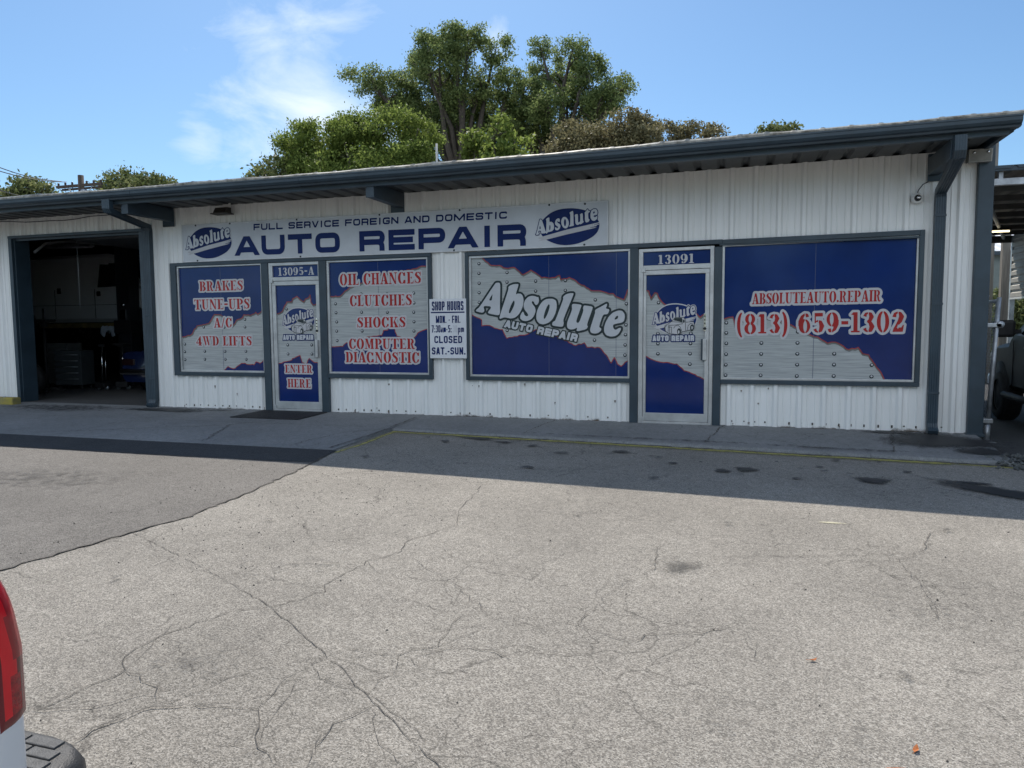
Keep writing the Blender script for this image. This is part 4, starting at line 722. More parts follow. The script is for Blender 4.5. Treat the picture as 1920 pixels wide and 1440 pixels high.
# fascia purlin, gutter, brackets
fm = MB()
for a_, b_ in ((-24.2, -4.0), (-4.0, 2.87)): fm.prism([(-1.05, 3.525), (-1.05, 3.69), (-.98, 3.69), (-.98, 3.655), (-1.03, 3.655), (-1.03, 3.55), (-.98, 3.55), (-.98, 3.525)], 0, a_, b_)
S(fm, 'fascia_beam', SLATE)
rk = MB().box((2.87, -1.0, 3.56), (2.93, 0, 3.66), .006).box((2.93, -1.1, 3.60), (2.97, 3, 3.74), .004); S(rk, 'rake_trim', SLATE)
gm = MB(); gp = [(-1.053, 3.70), (-1.053, 3.578), (-1.150, 3.578), (-1.158, 3.600), (-1.186, 3.612), (-1.208, 3.640), (-1.210, 3.678), (-1.218, 3.682), (-1.218, 3.700), (-1.200, 3.700), (-1.196, 3.660), (-1.178, 3.625), (-1.145, 3.590), (-1.068, 3.590), (-1.066, 3.70)]
gm.prism(gp, 0, -24.2, -4.0); gm.prism(gp, 0, -4.0, 2.945); S(gm, 'gutter', SLATE)
gs = MB()
for x in (-12.2, -9.1, -6.05, -3.0, 0.05): gs.prism([(a - .0015, b) if a < -1.1 else (a, b) for a, b in [(-1.10, 3.575), (-1.152, 3.575), (-1.161, 3.598), (-1.188, 3.610), (-1.211, 3.639), (-1.213, 3.70), (-1.20, 3.70), (-1.204, 3.645), (-1.18, 3.616), (-1.15, 3.60)]], 0, x, x + .012)
for o in islands(gs, 'gutter_seam', SLATE, shop): o.matrix_parent_inverse = Matrix.Translation((5, 0, 0))
for x0, x1 in ((-9.44, -9.315), (-5.05, -4.929), (2.31, 2.435)):
    b = MB(); b.box((x0, -1.03, 3.375), (x1, -.03, 3.59), .006); b.box((x0 - .004, -1.035, 3.37), (x1 + .004, -1.026, 3.485), .002)
    pl = MB().box((x0 - .105, -.055, 3.29), (x1 + .003, -.029, 3.64), .006)
    if x0 > 0: pl = MB().box((x0 - .003, -.055, 3.30), (x1 + .10, -.029, 3.64), .006)
    o = S(b, 'eave_bracket', SLATE); q = pl.obj('bracket_plate', SLATE, o)
# corner posts, bay jambs, header
pm = MB().box((2.86, -.075, .10), (3.035, .12, 3.70), .008); pm.box((2.84, -.095, .085), (3.05, .13, .125), .006); S(pm, 'corner_post', SLATE)
jb = MB(); jb.box((-13.17, -.05, .12), (-13.085, .02, 3.285), .006); jb.box((-13.085, .0, .12), (-13.06, .30, 3.24), .004); jb.box((-13.17, -.055, 3.24), (-9.99, .02, 3.29), .006); jb.box((-10.085, -.05, .12), (-9.985, .02, 3.24), .006); jb.box((-10.085, .021, .12), (-10.03, .30, 3.24), .004); jb.box((-13.06, .021, 3.20), (-10.03, .06, 3.25), .004)
S(jb, 'bay_door_frame', SLATE)
# downspouts: ribbed rectangular pipe swept from the gutter to the wall and down
def downspout(path, w_, d_, name='downspout'):
    mb = MB(); sec = []
    k = 9
    for i in range(k + 1): sec.append((-w_ / 2 + w_ * i / k, -d_ / 2 + (.006 if i % 2 and 0 < i < k else 0)))
    sec += [(w_ / 2, d_ / 2), (-w_ / 2, d_ / 2)]; n = len(sec); vs = []; fs = []
    P_ = [Vector(p) for p in path]
    for i, p in enumerate(P_):
        if i == 0: t = (P_[1] - p).normalized()
        elif i == len(P_) - 1: t = (p - P_[i - 1]).normalized()
        else: t = ((P_[i + 1] - p).normalized() + (p - P_[i - 1]).normalized()).normalized()
        ax = Vector((1, 0, 0)); ax = (ax - t * ax.dot(t)).normalized(); ay = ax.cross(t) * 1.0
        if ay.y < 0: ay = -ay
        sc2 = 1.0
        for a, b in sec: vs.append(p + ax * a + ay * b)
    for i in range(len(P_) - 1):
        for k_ in range(n): fs.append((i * n + k_, i * n + (k_ + 1) % n, (i + 1) * n + (k_ + 1) % n, (i + 1) * n + k_))
    mb.add(vs, fs); fs2 = [tuple(range(n)), tuple(range((len(P_) - 1) * n, len(P_) * n))[::-1]]
    for f in fs2: mb.f.append(f); mb.mi.append(0); mb.sm.append(False)
    o = mb.fixed(name, SLATE, shop); o.matrix_parent_inverse = Matrix.Translation((5, 0, 0)); return o
d1 = downspout([(2.375, -1.13, 3.60), (2.375, -1.13, 3.44), (2.378, -1.10, 3.38), (2.445, -.12, 3.16), (2.452, -.085, 3.10), (2.452, -.083, .24), (2.452, -.11, .17), (2.452, -.17, .125)], .120, .085)
d2 = downspout([(-9.63, -1.12, 3.60), (-9.63, -1.12, 3.46), (-9.64, -1.09, 3.42), (-9.845, -.12, 3.31), (-9.855, -.085, 3.24), (-9.88, -.083, .26), (-9.88, -.11, .18), (-9.88, -.18, .135)], .150, .085)
for o, x, w_ in ((d1, 2.452, .13), (d2, -9.87, .16)):
    st = MB()
    for z in (.62, 1.75, 2.85): st.box((x - w_ / 2, -.131, z), (x + w_ / 2, -.124, z + .03), .002)
    islands(st, 'strap', SLATE, o)

# ------------------------------------------------------------------ vinyl wrapped windows and doors
YG = -0.012          # face of the glass
TRI = lambda poly: tessellate_polygon([[Vector((x, z, 0)) for x, z in poly]])
def flat(name, polys, y, m, parent, **k):
    mb = MB()
    for poly in polys:
        fs = []
        for i, j, q in TRI(poly):
            a = (poly[j][0] - poly[i][0]) * (poly[q][1] - poly[i][1]) - (poly[q][0] - poly[i][0]) * (poly[j][1] - poly[i][1]); fs.append((i, j, q) if a > 0 else (q, j, i))
        mb.add([(x, y, z) for x, z in poly], fs)
    return mb.obj(name, m, parent, **k)
def rough_line(pts, seed, amp=.009, step=.035):
    """tear: straight runs broken by small nicks"""
    r = random.Random(seed); o = []
    for a, b in zip(pts[:-1], pts[1:]):
        n = max(1, int(math.hypot(b[0] - a[0], b[1] - a[1]) / step))
        for k in range(n):
            t = k / n; j = 0 if k == 0 else amp; o.append((a[0] + (b[0] - a[0]) * t + r.uniform(-j, j) * .5, a[1] + (b[1] - a[1]) * t + r.uniform(-j, j)))
    o.append(pts[-1]); return o
def band(name, lines, y, hw, off, m, parent, c=.006):
    x0 = min(p[0] for l in lines for p in l); x1 = max(p[0] for l in lines for p in l); z0 = min(p[1] for l in lines for p in l); z1 = max(p[1] for l in lines for p in l)
    X, Z, gx, gz_ = grid(x0, x1, z0, z1, c, .05); D = np.full(X.shape, 1e9)
    for l in lines: D = np.minimum(D, sd_stroke([(a + off[0], b + off[1]) for a, b in l], 2 * hw, X, Z, False))
    x_lo, x_hi = CLIP[0], CLIP[1]; D = np.maximum(D, np.maximum(x_lo - X, X - x_hi)); D = np.maximum(D, np.maximum(CLIP[2] - Z, Z - CLIP[3]))
    return sheet(name, D, gx, gz_, c, y, m, parent)
def letters(specs, y, parent, halo, c=.005, fm=None, hm=None, name='lettering', hname='lettering_outline'):
    """specs: (text, font, box, kw). One sheet of letters over one sheet of outline."""
    xs_ = []; zs_ = []
    for t, f, b, kw in specs:
        o, ux, uz = b
        for p in ((0, 0), (1, 0), (0, 1), (1, 1)): xs_.append(o[0] + ux[0] * p[0] + uz[0] * p[1]); zs_.append(o[1] + ux[1] * p[0] + uz[1] * p[1])
    X, Z, gx, gz_ = grid(min(xs_), max(xs_), min(zs_), max(zs_), c, halo + .05); D = np.full(X.shape, 1e9)
    for t, f, b, kw in specs: D = np.minimum(D, text_field(t, f, b, X, Z, **kw))
    a = sheet(name, D, gx, gz_, c, y - .0012, fm or REDV, parent)
    if halo > 0: sheet(hname, D - halo, gx, gz_, c, y, hm or HALO, parent)
    return a
def rivets(pts, y, parent):
    mb = MB()
    for x, z in pts:
        mb.add([(x, y - .006, z)] + [(x + .026 * math.cos(a), y, z + .026 * math.sin(a)) for a in np.linspace(0, 2 * math.pi, 15)[:-1]], [(0, 1 + i, 1 + (i + 1) % 14) for i in range(14)], 0)
        mb.add([(x + .0 + .013 * math.cos(a), y - .0065, z + .004 + .013 * math.sin(a)) for a in np.linspace(0, 2 * math.pi, 11)[:-1]], [tuple(range(10))], 1)
    return mb.obj('rivet_print', [DARKV, HALO], parent)
def frame(mb, x0, x1, z0, z1, t, y0, y1, mi=0, bev=.004):
    mb.box((x0, y0, z0), (x1, y1, z0 + t), bev, mi); mb.box((x0, y0, z1 - t), (x1, y1, z1), bev, mi); mb.box((x0, y0, z0 + t), (x0 + t, y1, z1 - t), bev, mi); mb.box((x1 - t, y0, z0 + t), (x1, y1, z1 - t), bev, mi); return mb
def panel(parent, x0, x1, z0, z1, upper, lower, riv, y=YG, above=True, seed=1):
    """silver brushed film, navy film torn away from it, red torn edge, printed rivets"""
    global CLIP
    CLIP = (x0, x1, z0, z1)
    MB().box((x0, y, z0), (x1, y + .008, z1)).obj('silver_film', SILV, parent)
    polys = []; lines = []; cl = lambda p: (min(max(p[0], x0), x1), min(max(p[1], z0), z1))
    if upper:
        u = rough_line(mm(upper), seed); u[0] = (x0, u[0][1]) if u[0][0] - x0 < .06 else (u[0][0], z1); 
        if x1 - u[-1][0] < .09: u[-1] = (x1, u[-1][1]); tail = [(x1, z1)]
        else: u[-1] = (u[-1][0], z0); tail = [(x1, z0), (x1, z1)]
        head = [(x0, z1)] if u[0][0] == x0 else []
        polys.append([cl(p) for p in u] + tail + head); lines.append(u)
    if lower:
        l = rough_line(mm(lower), seed + 9)
        if l[0][0] - x0 < .09: l[0] = (x0, l[0][1]); hd = [(x0, z0)]
        else: l[0] = (l[0][0], z0); hd = []
        l[-1] = (x1, l[-1][1]); polys.append(([cl(p) for p in l] + [(x1, z0)] + hd)[::-1]); lines.append(l)
    for p_ in polys: flat('navy_film', [p_], y - .0012, BLUE, parent)
    ups = lines[:1] if upper else []
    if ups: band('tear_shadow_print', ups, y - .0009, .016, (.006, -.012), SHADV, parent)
    for l_ in lines: band('torn_edge', [l_], y - .0024, .0065, (0, 0), EDGE, parent)
    rivets([p for p in mm(riv)], y - .0015, parent)
tk = dict(gap=.09)
def window(name_label, dark, alu, glass):
    mb = MB()
    for a, b in dark: mb.box(a, b, .006, 0)
    ax0, ax1, az0, az1 = alu; gx0, gx1, gz0, gz1 = glass
    mb.box((ax0, -.045, az0), (ax1, YG + .02, gz0), .004, 1); mb.box((ax0, -.045, gz1), (ax1, YG + .02, az1), .004, 1); mb.box((ax0, -.045, gz0), (gx0, YG + .02, gz1), .004, 1); mb.box((gx1, -.045, gz0), (ax1, YG + .02, gz1), .004, 1)
    o = S(mb, 'shop_window', [SLATE, ALU]); o['label'] = name_label; return o
TY0 = -.068; TY1 = .0
w1 = window('blue wrapped window reading BRAKES, TUNE-UPS, A/C, 4WD LIFTS', [((-9.425, TY0, .70), (-9.305, TY1, 2.66)), ((-9.305, TY0, .70), (-7.565, TY1, .765)), ((-9.305, TY0, 2.602), (-6.355, TY1, 2.660)), ((-7.565, TY0, .12), (-7.432, TY1, 2.602))], (-9.305, -7.565, .765, 2.602), (-9.268, -7.590, .798, 2.575))
panel(w1, -9.268, -7.590, .798, 2.575, W1B[0], W1B[1], RIV['W1'], seed=1)
letters([(t, 'sten', bx2(b), tk) for t, b in (('BRAKES', (-8855, 2166, -7964, 2334)), ('TUNE-UPS', (-8978, 1850, -7844, 2024)), ('A/C', (-8588, 1536, -8218, 1702)), ('4WD LIFTS', (-8971, 1226, -7828, 1388)))], YG - .005, w1, .026)
w2 = window('blue wrapped window reading OIL CHANGES, CLUTCHES, SHOCKS, COMPUTER DIAGNOSTIC', [((-6.355, TY0, .70), (-4.486, TY1, .770)), ((-4.545, TY0, .77), (-4.486, TY1, 2.602)), ((-6.355, TY0, 2.602), (-4.486, TY1, 2.660)), ((-6.468, TY0, .12), (-6.335, TY1, 2.602))], (-6.335, -4.545, .770, 2.602), (-6.290, -4.572, .800, 2.572))
panel(w2, -6.290, -4.572, .800, 2.572, W2B[0], W2B[1], RIV['W2'], seed=2)
letters([(t, 'sten', bx2(b), tk) for t, b in (('OIL CHANGES', (-6106, 2202, -4673, 2384)), ('CLUTCHES', (-5934, 1862, -4835, 2038)), ('SHOCKS', (-5814, 1518, -4952, 1684)), ('COMPUTER', (-5968, 1174, -4794, 1340)), ('DIAGNOSTIC', (-6034, 955, -4729, 1125)))], YG - .005, w2, .026)
w3 = window('blue and silver window with the big slanting silver script', [((-3.928, TY0, .70), (-3.870, TY1, 2.66)), ((-3.870, TY0, .70), (-1.418, TY1, .757)), ((-3.870, TY0, 2.600), (-.158, TY1, 2.662)), ((-1.418, TY0, .10), (-1.300, TY1, 2.600))], (-3.870, -1.418, .757, 2.600), (-3.835, -1.446, .786, 2.566))
panel(w3, -3.835, -1.446, .786, 2.566, W3B[0], W3B[1], RIV['W3'], seed=3)
def logo_letters(data, parent, y, c, halo1, halo2, xf=lambda p: p, names=('script_lettering', 'script_outline', 'script_border'), mats=(LETS, DARKV, None), oval=None):
    L = [([xf(p) for p in smooth_poly(mm(o))], [xf(p) for p in smooth_poly(mm(h))] if h else None) for o, h in data]
    al = [p for o, h in L for p in o]; X, Z, gx, gz_ = grid(min(p[0] for p in al), max(p[0] for p in al), min(p[1] for p in al), max(p[1] for p in al), c, .06); D = np.full(X.shape, 1e9)
    for o, h in L:
        d = sd_poly(o, X, Z)
        if h: d = np.maximum(d, -sd_poly(h, X, Z))
        D = np.minimum(D, d)
    sheet(names[0], D, gx, gz_, c, y - .0024, mats[0], parent)
    if halo2: sheet(names[1], D - halo1, gx, gz_, c, y - .0012, mats[1], parent); sheet(names[2], np.maximum(D - halo2, -sd_poly(oval, X, Z)) if oval else D - halo2, gx, gz_, c, y, mats[2], parent)
    elif halo1: sheet(names[1], D - halo1, gx, gz_, c, y - .0012, mats[1], parent)
logo_letters(BIG, w3, YG - .006, .006, .030, 0)
q = [(-3322, 1511), (-2202, 1286), (-2178, 1422), (-3291, 1622)]
letters([('AUTO REPAIR', 'sk', bx4(q), dict(wt=.30, wid=.72, gap=.10, rnd=.25))], YG - .0095, w3, .016, .005, LETS, DARKV)
w4 = window('wide blue wrapped window with the telephone number in red', [((-.264, TY0, .10), (-.160, TY1, 2.600)), ((-.160, TY0, .705), (2.302, TY1, .763)), ((2.243, TY0, .763), (2.302, TY1, 2.692)), ((-.158, TY0, 2.628), (2.243, TY1, 2.692))], (-.160, 2.243, .763, 2.628), (-.128, 2.218, .793, 2.597))
panel(w4, -.128, 2.218, .793, 2.597, W4B[0], None, RIV['W4'], seed=4)
letters([('ABSOLUTEAUTO.REPAIR', 'sten', bx4([(237, 1802), (1830, 1806), (1830, 1950), (237, 1950)]), dict(gap=.05)), ('(813) 659-1302', 'sten', bx4([(41, 1400), (2109, 1410), (2101, 1664), (36, 1664)]), dict(gap=.14))], YG - .005, w4, .030)
FSEAM = mat('film_overlap', (.10, .12, .19), .2, var=.1)
for wn_, xs_, z0, z1 in ((w1, (-8.42,), .80, 2.573), (w2, (-5.42,), .802, 2.570), (w3, (-2.62, -1.62), .788, 2.564), (w4, (1.03,), .795, 2.595)):
    for x in xs_: MB().box((x - .0025, YG - .0032, z0), (x + .0025, YG - .0026, z1)).obj('film_seam', FSEAM, wn_)
hd = MB().box((-.20, TY0 + .004, 2.600), (2.30, TY1, 2.628), .003); S(hd, 'header_trim', SLATE)

def door(label, ax0, ax1, tr, leaf, glass, num, numbox, upper, lower, riv, hinge_left=True, seed=5):
    fm = MB(); z0, z1 = .115, 2.600; t0 = tr[0] - ax0
    fm.box((ax0, -.05, z0), (leaf[0], .02, z1), .004); fm.box((leaf[1], -.05, z0), (ax1, .02, z1), .004); fm.box((leaf[0], -.05, tr[3]), (leaf[1], .02, z1), .004); fm.box((leaf[0], -.05, leaf[3]), (leaf[1], .02, tr[2]), .004); fm.box((leaf[0], -.06, z0), (leaf[1], .02, leaf[2]), .004)
    if tr[0] > leaf[0] + .005: fm.box((leaf[0], -.05, tr[2]), (tr[0], .02, tr[3]), .003)
    if tr[1] < leaf[1] - .005: fm.box((tr[1], -.05, tr[2]), (leaf[1], .02, tr[3]), .003)
    o = S(fm, 'entrance_door', ALU); o['label'] = label
    lf = MB(); lx0, lx1, lz0, lz1 = leaf; gx0, gx1, gz0, gz1 = glass; e = .004
    lf.box((lx0 + e, -.040, lz0 + e), (lx1 - e, .005, gz0), .004); lf.box((lx0 + e, -.040, gz1), (lx1 - e, .005, lz1 - e), .004); lf.box((lx0 + e, -.040, gz0), (gx0, .005, gz1), .004); lf.box((gx1, -.040, gz0), (lx1 - e, .005, gz1), .004)
    lf.obj('door_leaf', ALU, o)
    tp = MB().box((tr[0], YG - .006, tr[2]), (tr[1], YG, tr[3])).obj('transom_pane', BLUE, o)
    letters([(num, 'sten', bx2(numbox), dict(gap=.12))], YG - .0085, o, 0, .004, HALO, name='house_number')
    panel(o, gx0, gx1, gz0, gz1, upper, lower, riv, y=YG, seed=seed)
    # pull handle, lock
    hx = lx1 - .065; hb = MB().box((hx - .045, -.060, 1.03), (hx - .022, -.038, 1.325), .003, 1); hb.box((hx - .022, -.085, 1.03), (hx + .030, -.038, 1.325), .008, 0)
    hb.obj('pull_handle', [ALU, SLATE], o)
    lk = MB().box((hx - .012, -.046, 1.43), (hx + .018, -.038, 1.68), .003, 0); lk.lathe([(.001, -.054), (.020, -.052), (.022, -.038)], 14, (hx + .003, 0, 1.47), 'y', 1); 
    for z in (1.53, 1.58, 1.63): lk.box((hx - .006, -.050, z), (hx + .012, -.044, z + .02), .002, 1)
    lk.obj('lock_plate', [CHROME, BLACK], o)
    pv = MB().box((lx0 - .02, -.062, lz1 - .03), (lx0 + .035, -.045, lz1 + .035), .004); pv.box((lx0 - .02, -.062, lz0), (lx0 + .03, -.045, lz0 + .06), .004); pv.obj('pivot_hinge', ALU, o)
    return o
def emblem(parent, xf, y, c, k, white=True, truck=True, oy=0.0):
    """oval with the script across it and a speed stripe; on the doors a vintage pickup as well"""
    OV = [xf(p) for p in smooth_poly(mm(OVAL))]; SWS = [xf(p) for p in mm(SWOOSH)]
    X, Z, gx, gz_ = grid(min(p[0] for p in OV), max(p[0] for p in OV), min(p[1] for p in OV), max(p[1] for p in OV), c, .05); D = sd_poly(OV, X, Z)
    if white: sheet('emblem_rim', D - .016, gx, gz_, c, y - .0005, HALO, parent)
    sheet('emblem_oval', D, gx, gz_, c, y - .0015, NAVYP if not truck else BLUE, parent)
    X, Z, gx, gz_ = grid(min(p[0] for p in SWS), max(p[0] for p in SWS), min(p[1] for p in SWS), max(p[1] for p in SWS), c, .03); D = sd_poly(SWS, X, Z)
    sheet('emblem_stripe', D, gx, gz_, c, y - .0030, HALO, parent)
    logo_letters(SMALL, parent, y - .0040, c, .012 * k, (.024 * k if truck else 0), xf, mats=(HALO if truck else SIGNB, NAVYP, HALO), oval=OV)
s0, s1 = Vector((-2.810, 2.871)), Vector((-1.920, 3.202))
def xf_for(a, b):
    kx = (b[0] - a[0]) / (s1.x - s0.x); kz = (b[1] - a[1]) / (s1.y - s0.y); return lambda p: (a[0] + (p[0] - s0.x) * kx, a[1] + (p[1] - s0.y) * kz)
def truck_print(parent, xf, y):
    flat('pickup_print', [[xf(p) for p in mm(TRUCKBODY)]], y, HALO, parent)
    mb = MB()
    def fl(poly, yy, mi):
        for i, j, q in TRI(poly):
            a = (poly[j][0] - poly[i][0]) * (poly[q][1] - poly[i][1]) - (poly[q][0] - poly[i][0]) * (poly[j][1] - poly[i][1]); t = [poly[i], poly[j], poly[q]]
            if a < 0: t = t[::-1]
            mb.add([(x, yy, z) for x, z in t], [(0, 1, 2)], mi)
    for p in TRUCKWIN: fl([xf(v) for v in mm(p)], y - .0012, 0)
    for p in TRUCKWH: fl([xf(v) for v in mm(p)], y - .0012, 0)
    for p in TRUCKHUB: fl([xf(v) for v in mm(p)], y - .0024, 1)
    roof = [xf(v) for v in mm(TRUCKBODY)][3:7]
    for l in TRUCKLINES + [TRUCKBODY + TRUCKBODY[:1]]:
        q = [xf(v) for v in mm(l)]
        for k_, (a, b) in enumerate(zip(q[:-1], q[1:])):
            t = Vector((b[0] - a[0], b[1] - a[1])); 
            if t.length < 1e-5: continue
            t.normalize(); n_ = Vector((-t.y, t.x)) * .0035; yy = y - .0014 - .0001 * (k_ % 5)
            mb.add([(a[0] - n_.x, yy, a[1] - n_.y), (b[0] - n_.x, yy, b[1] - n_.y), (b[0] + n_.x, yy, b[1] + n_.y), (a[0] + n_.x, yy, a[1] + n_.y)], [(0, 1, 2, 3)], 0)
    mb.obj('pickup_print_lines', [DARKV, HALO], parent)
dr1 = door('narrow glazed door numbered 13095-A, ENTER HERE in red', -7.430, -6.470, (-7.352, -6.492, 2.362, 2.550), (-7.385, -6.478, .165, 2.298), (-7.312, -6.545, .290, 2.226), '13095-A', (-7255, 2388, -6578, 2518), D1B[0], D1B[1], RIV['D1'], seed=6)
letters([(t, 'sten', bx2(b), tk) for t, b in (('ENTER', (-7186, 772, -6665, 905)), ('HERE', (-7146, 525, -6704, 668)))], YG - .005, dr1, .024)
emblem(dr1, xf_for((-7.215, 1.570), (-6.640, 1.822)), YG - .004, .004, .75)
truck_print(dr1, (lambda p, a=(-7.215, 1.570), b=(-1.108, 1.534), k=(.575 / .578, .252 / .256): (a[0] + (p[0] - b[0]) * k[0], a[1] + (p[1] - b[1]) * k[1])), YG - .0115)
letters([('AUTO REPAIR', 'sk', bx2((-7205, 1322, -6628, 1405)), dict(wt=.28, wid=.72, gap=.10, rnd=.25))], YG - .006, dr1, .014, .004, LETS, NAVYP, 'emblem_words', 'emblem_words_outline')
dr2 = door('glazed door numbered 13091 between the two wide windows', -1.298, -.266, (-1.240, -.312, 2.366, 2.556), (-1.235, -.318, .150, 2.300), (-1.190, -.380, .270, 2.233), '13091', (-1029, 2380, -538, 2508), D2B[0], D2B[1], RIV['D2'], seed=8)
emblem(dr2, xf_for((-1.108, 1.534), (-.535, 1.788)), YG - .004, .004, .75)
truck_print(dr2, lambda p: p, YG - .0115)
letters([('AUTO REPAIR', 'sk', bx2((-1098, 1296, -522, 1377)), dict(wt=.28, wid=.72, gap=.10, rnd=.25))], YG - .006, dr2, .014, .004, LETS, NAVYP, 'emblem_words', 'emblem_words_outline')

# the eave and the right hand windows climb slightly towards the corner
for o in list(children(shop)):
    if o.name.split('.')[0] in ('roof_sheet', 'roof_edge', 'soffit', 'fascia_beam', 'gutter', 'gutter_seam', 'front_wall', 'rake_trim'): shear(o, lambda x, z: max(0, x + 4) * .0092 if z > 3.4 else 0)
for wn_, cx_ in ((w3, -2.65), (dr2, -.78), (w4, 1.05)):
    for o in [wn_] + children(wn_): shear(o, lambda x, z: (x - cx_) * .0095 * min(1, max(0, (z - .7) / 1.9)))
# ------------------------------------------------------------------ signs and fittings on the wall
sg = empty('shop_sign', 'long grey sign board reading AUTO REPAIR above the left windows', 'sign', (-5.43, -.04, 2.665))
def W(mb, name, m, parent, loc, fix=False, **k):
    o = (mb.fixed if fix else mb.obj)(name, m, parent, **k); o.matrix_parent_inverse = Matrix.Translation(loc).inverted(); return o
def adopt(o, loc):
    for c in children(o): c.matrix_parent_inverse = Matrix.Translation(loc).inverted()
SY = -.052
W(MB().box((-9.135, SY, 2.672), (-1.740, -.030, 3.295), .003), 'board', SIGNB, sg, (-5.43, -.04, 2.665))
fr = MB(); frame(fr, -9.142, -1.733, 2.665, 3.302, .018, SY - .006, -.029, 0, .002); fr.obj('board_trim', mat('pale_trim', (.6, .62, .64), .4, var=.1), sg)
letters([('FULL SERVICE FOREIGN AND DOMESTIC', 'sk', bx4([(-7686, 3148), (-3249, 3120), (-3248, 3229), (-7682, 3254)]), dict(wt=.235, wid=1.1, gap=.20, rnd=.3)), ('AUTO REPAIR', 'sk', bx4([(-8054, 2742), (-2950, 2710), (-2949, 3024), (-8054, 3060)]), dict(wt=.28, wid=1.42, gap=.20, rnd=.26))], SY - .002, sg, 0, .006, NAVYP)
emblem(sg, xf_for((-2.810, 2.862), (-1.920, 3.190)), SY - .002, .006, .9, False, False)
emblem(sg, xf_for((-9.075, 2.885), (-8.190, 3.213)), SY - .002, .006, .9, False, False)
bl = MB()
for x, z in [(-8.85, 3.285), (-8.15, 3.285), (-6.85, 3.285), (-5.35, 3.285), (-4.0, 3.285), (-2.6, 3.285), (-2.07, 3.27), (-8.84, 2.685), (-6.8, 2.685), (-4.1, 2.685), (-2.08, 2.69)]: bl.lathe([(.001, SY - .012), (.014, SY - .010), (.016, SY - .001)], 10, (x, 0, z), 'y')
bl.obj('board_screws', DARKV, sg); adopt(sg, (-5.43, -.04, 2.665))
hs = empty('hours_sign', 'small white shop hours sign in navy lettering between the windows', 'sign', (-4.205, -.07, 1.03)); HY = -.085
MB().box((-4.512, HY, 1.034), (-3.905, -.069, 1.950), .003).obj('board', SIGNW, hs)
hk = dict(wt=.14, wid=.50, gap=.11, rnd=.42); hw_ = dict(wt=.19, wid=.78, gap=.18, rnd=.42)
letters([('SHOP HOURS', 'sk', bx2((-4468, 1772, -3945, 1912)), dict(hk, wt=.135)), ('MON. - FRI.', 'sk', bx2((-4405, 1580, -4000, 1692)), hk), ('7:30am-5:', 'sk', bx2((-4478, 1434, -4146, 1546)), dict(hk, wt=.13)), ('pm', 'sk', bx2((-4040, 1434, -3942, 1540)), dict(hk, wt=.13)), ('CLOSED', 'sk', bx2((-4436, 1270, -3974, 1380)), hw_), ('SAT.-SUN.', 'sk', bx2((-4480, 1094, -3922, 1205)), hw_)], HY - .002, hs, 0, .004, NAVYP)
letters([('30', 'sk', bx2((-4128, 1436, -4052, 1546)), dict(hk, wt=.13))], HY - .002, hs, 0, .004, mat('faded_digits', (.56, .58, .62), .4, var=.05), name='faded_lettering')
MB().box((-4.486, HY - .0035, 1.733), (-3.930, HY - .001, 1.752)).obj('underline', NAVYP, hs); adopt(hs, (-4.205, -.07, 1.03))
sc2 = empty('security_camera', 'small white dome camera on the wall left of the right downspout', 'camera', (2.20, -.03, 3.10))
MB().lathe([(.001, -.045), (.056, -.045), (.066, -.030), (.068, -.0)], 24, (0, 0, 0), 'y').obj('base_ring', mat('white_plastic', (.72, .72, .7), .4, var=.05), sc2)
MB().sphere((0, -.045, 0), .042, 16).obj('dome', GLASS, sc2); MB().lathe([(.001, -.092), (.018, -.090), (.022, -.08)], 14, (.004, 0, .002), 'y').obj('lens', CHROME, sc2)
cb = MB().tube([(0, -.01, .06), (.01, -.012, .10), (.06, -.012, .17), (.13, -.012, .205), (.15, -.02, .25)], .006, 6); cb.obj('cable', BLACK, sc2)
wl = empty('wall_light', 'dark bronze wall pack light under the eave left of the sign', 'light', (-8.23, -.03, 3.44))
MB().prism([(-.03, .0), (-.17, .0), (-.19, .012), (-.13, .10), (-.03, .105)], 0, -.12, .12).fixed('housing', mat('bronze_metal', (.035, .03, .026), .5, var=.2), wl); MB().prism([(-.02, -.012), (-.20, -.012), (-.205, .004), (-.02, .004)], 0, -.165, .165).fixed('lens_rim', mat('bronze_metal2', (.028, .026, .024), .5, var=.2), wl); MB().box((-.05, -.03, .06), (.10, .0, .19), .01).obj('back_plate', WHITE, wl)
fl_ = empty('flood_light', 'square double flood light beside the corner post under the eave', 'light', (2.845, -.03, 3.49))
MB().prism([(-.03, .0), (-.14, -.01), (-.165, .14), (-.03, .165)], 0, -.125, .125).fixed('housing', mat('weathered_aluminium', (.30, .30, .28), .55, .3, var=.25, vscale=9), fl_)
fq = MB(); fq.add([(-.112, -.1425, .000), (.112, -.1425, .000), (.112, -.1665, .132), (-.112, -.1665, .132)], [(0, 1, 2, 3)]); fq.obj('glass_front', mat('frosted_lens', (.20, .20, .18), .3, var=.15, vscale=12), fl_)
for sx_ in (-1, 1): MB().sphere((sx_ * .075, -.163, .10), .018, 12).obj('lamp', CHROME, fl_)
mt_ = empty('door_mat', 'dark rubber mat lying at the foot of door 13095-A', 'mat', (-6.95, -.55, .125)); 
mtm = MB(); mtm.box((-.62, -.42, .0), (.62, .42, .014), .006); o = mtm.obj('mat_body', BLACK, mt_); mr_ = MB(); 
for i in range(22): mr_.box((-.57 + i * .053, -.39, .014), (-.57 + i * .053 + .02, .39, .018), .002)
mr_.obj('mat_ribs', PLAST, mt_); mt_.rotation_euler = (rad(.9), 0, 0)
kb = empty('kerb_block', 'yellow painted concrete kerb block at the foot of the left wall', 'kerb', (-14.05, -.32, .10))
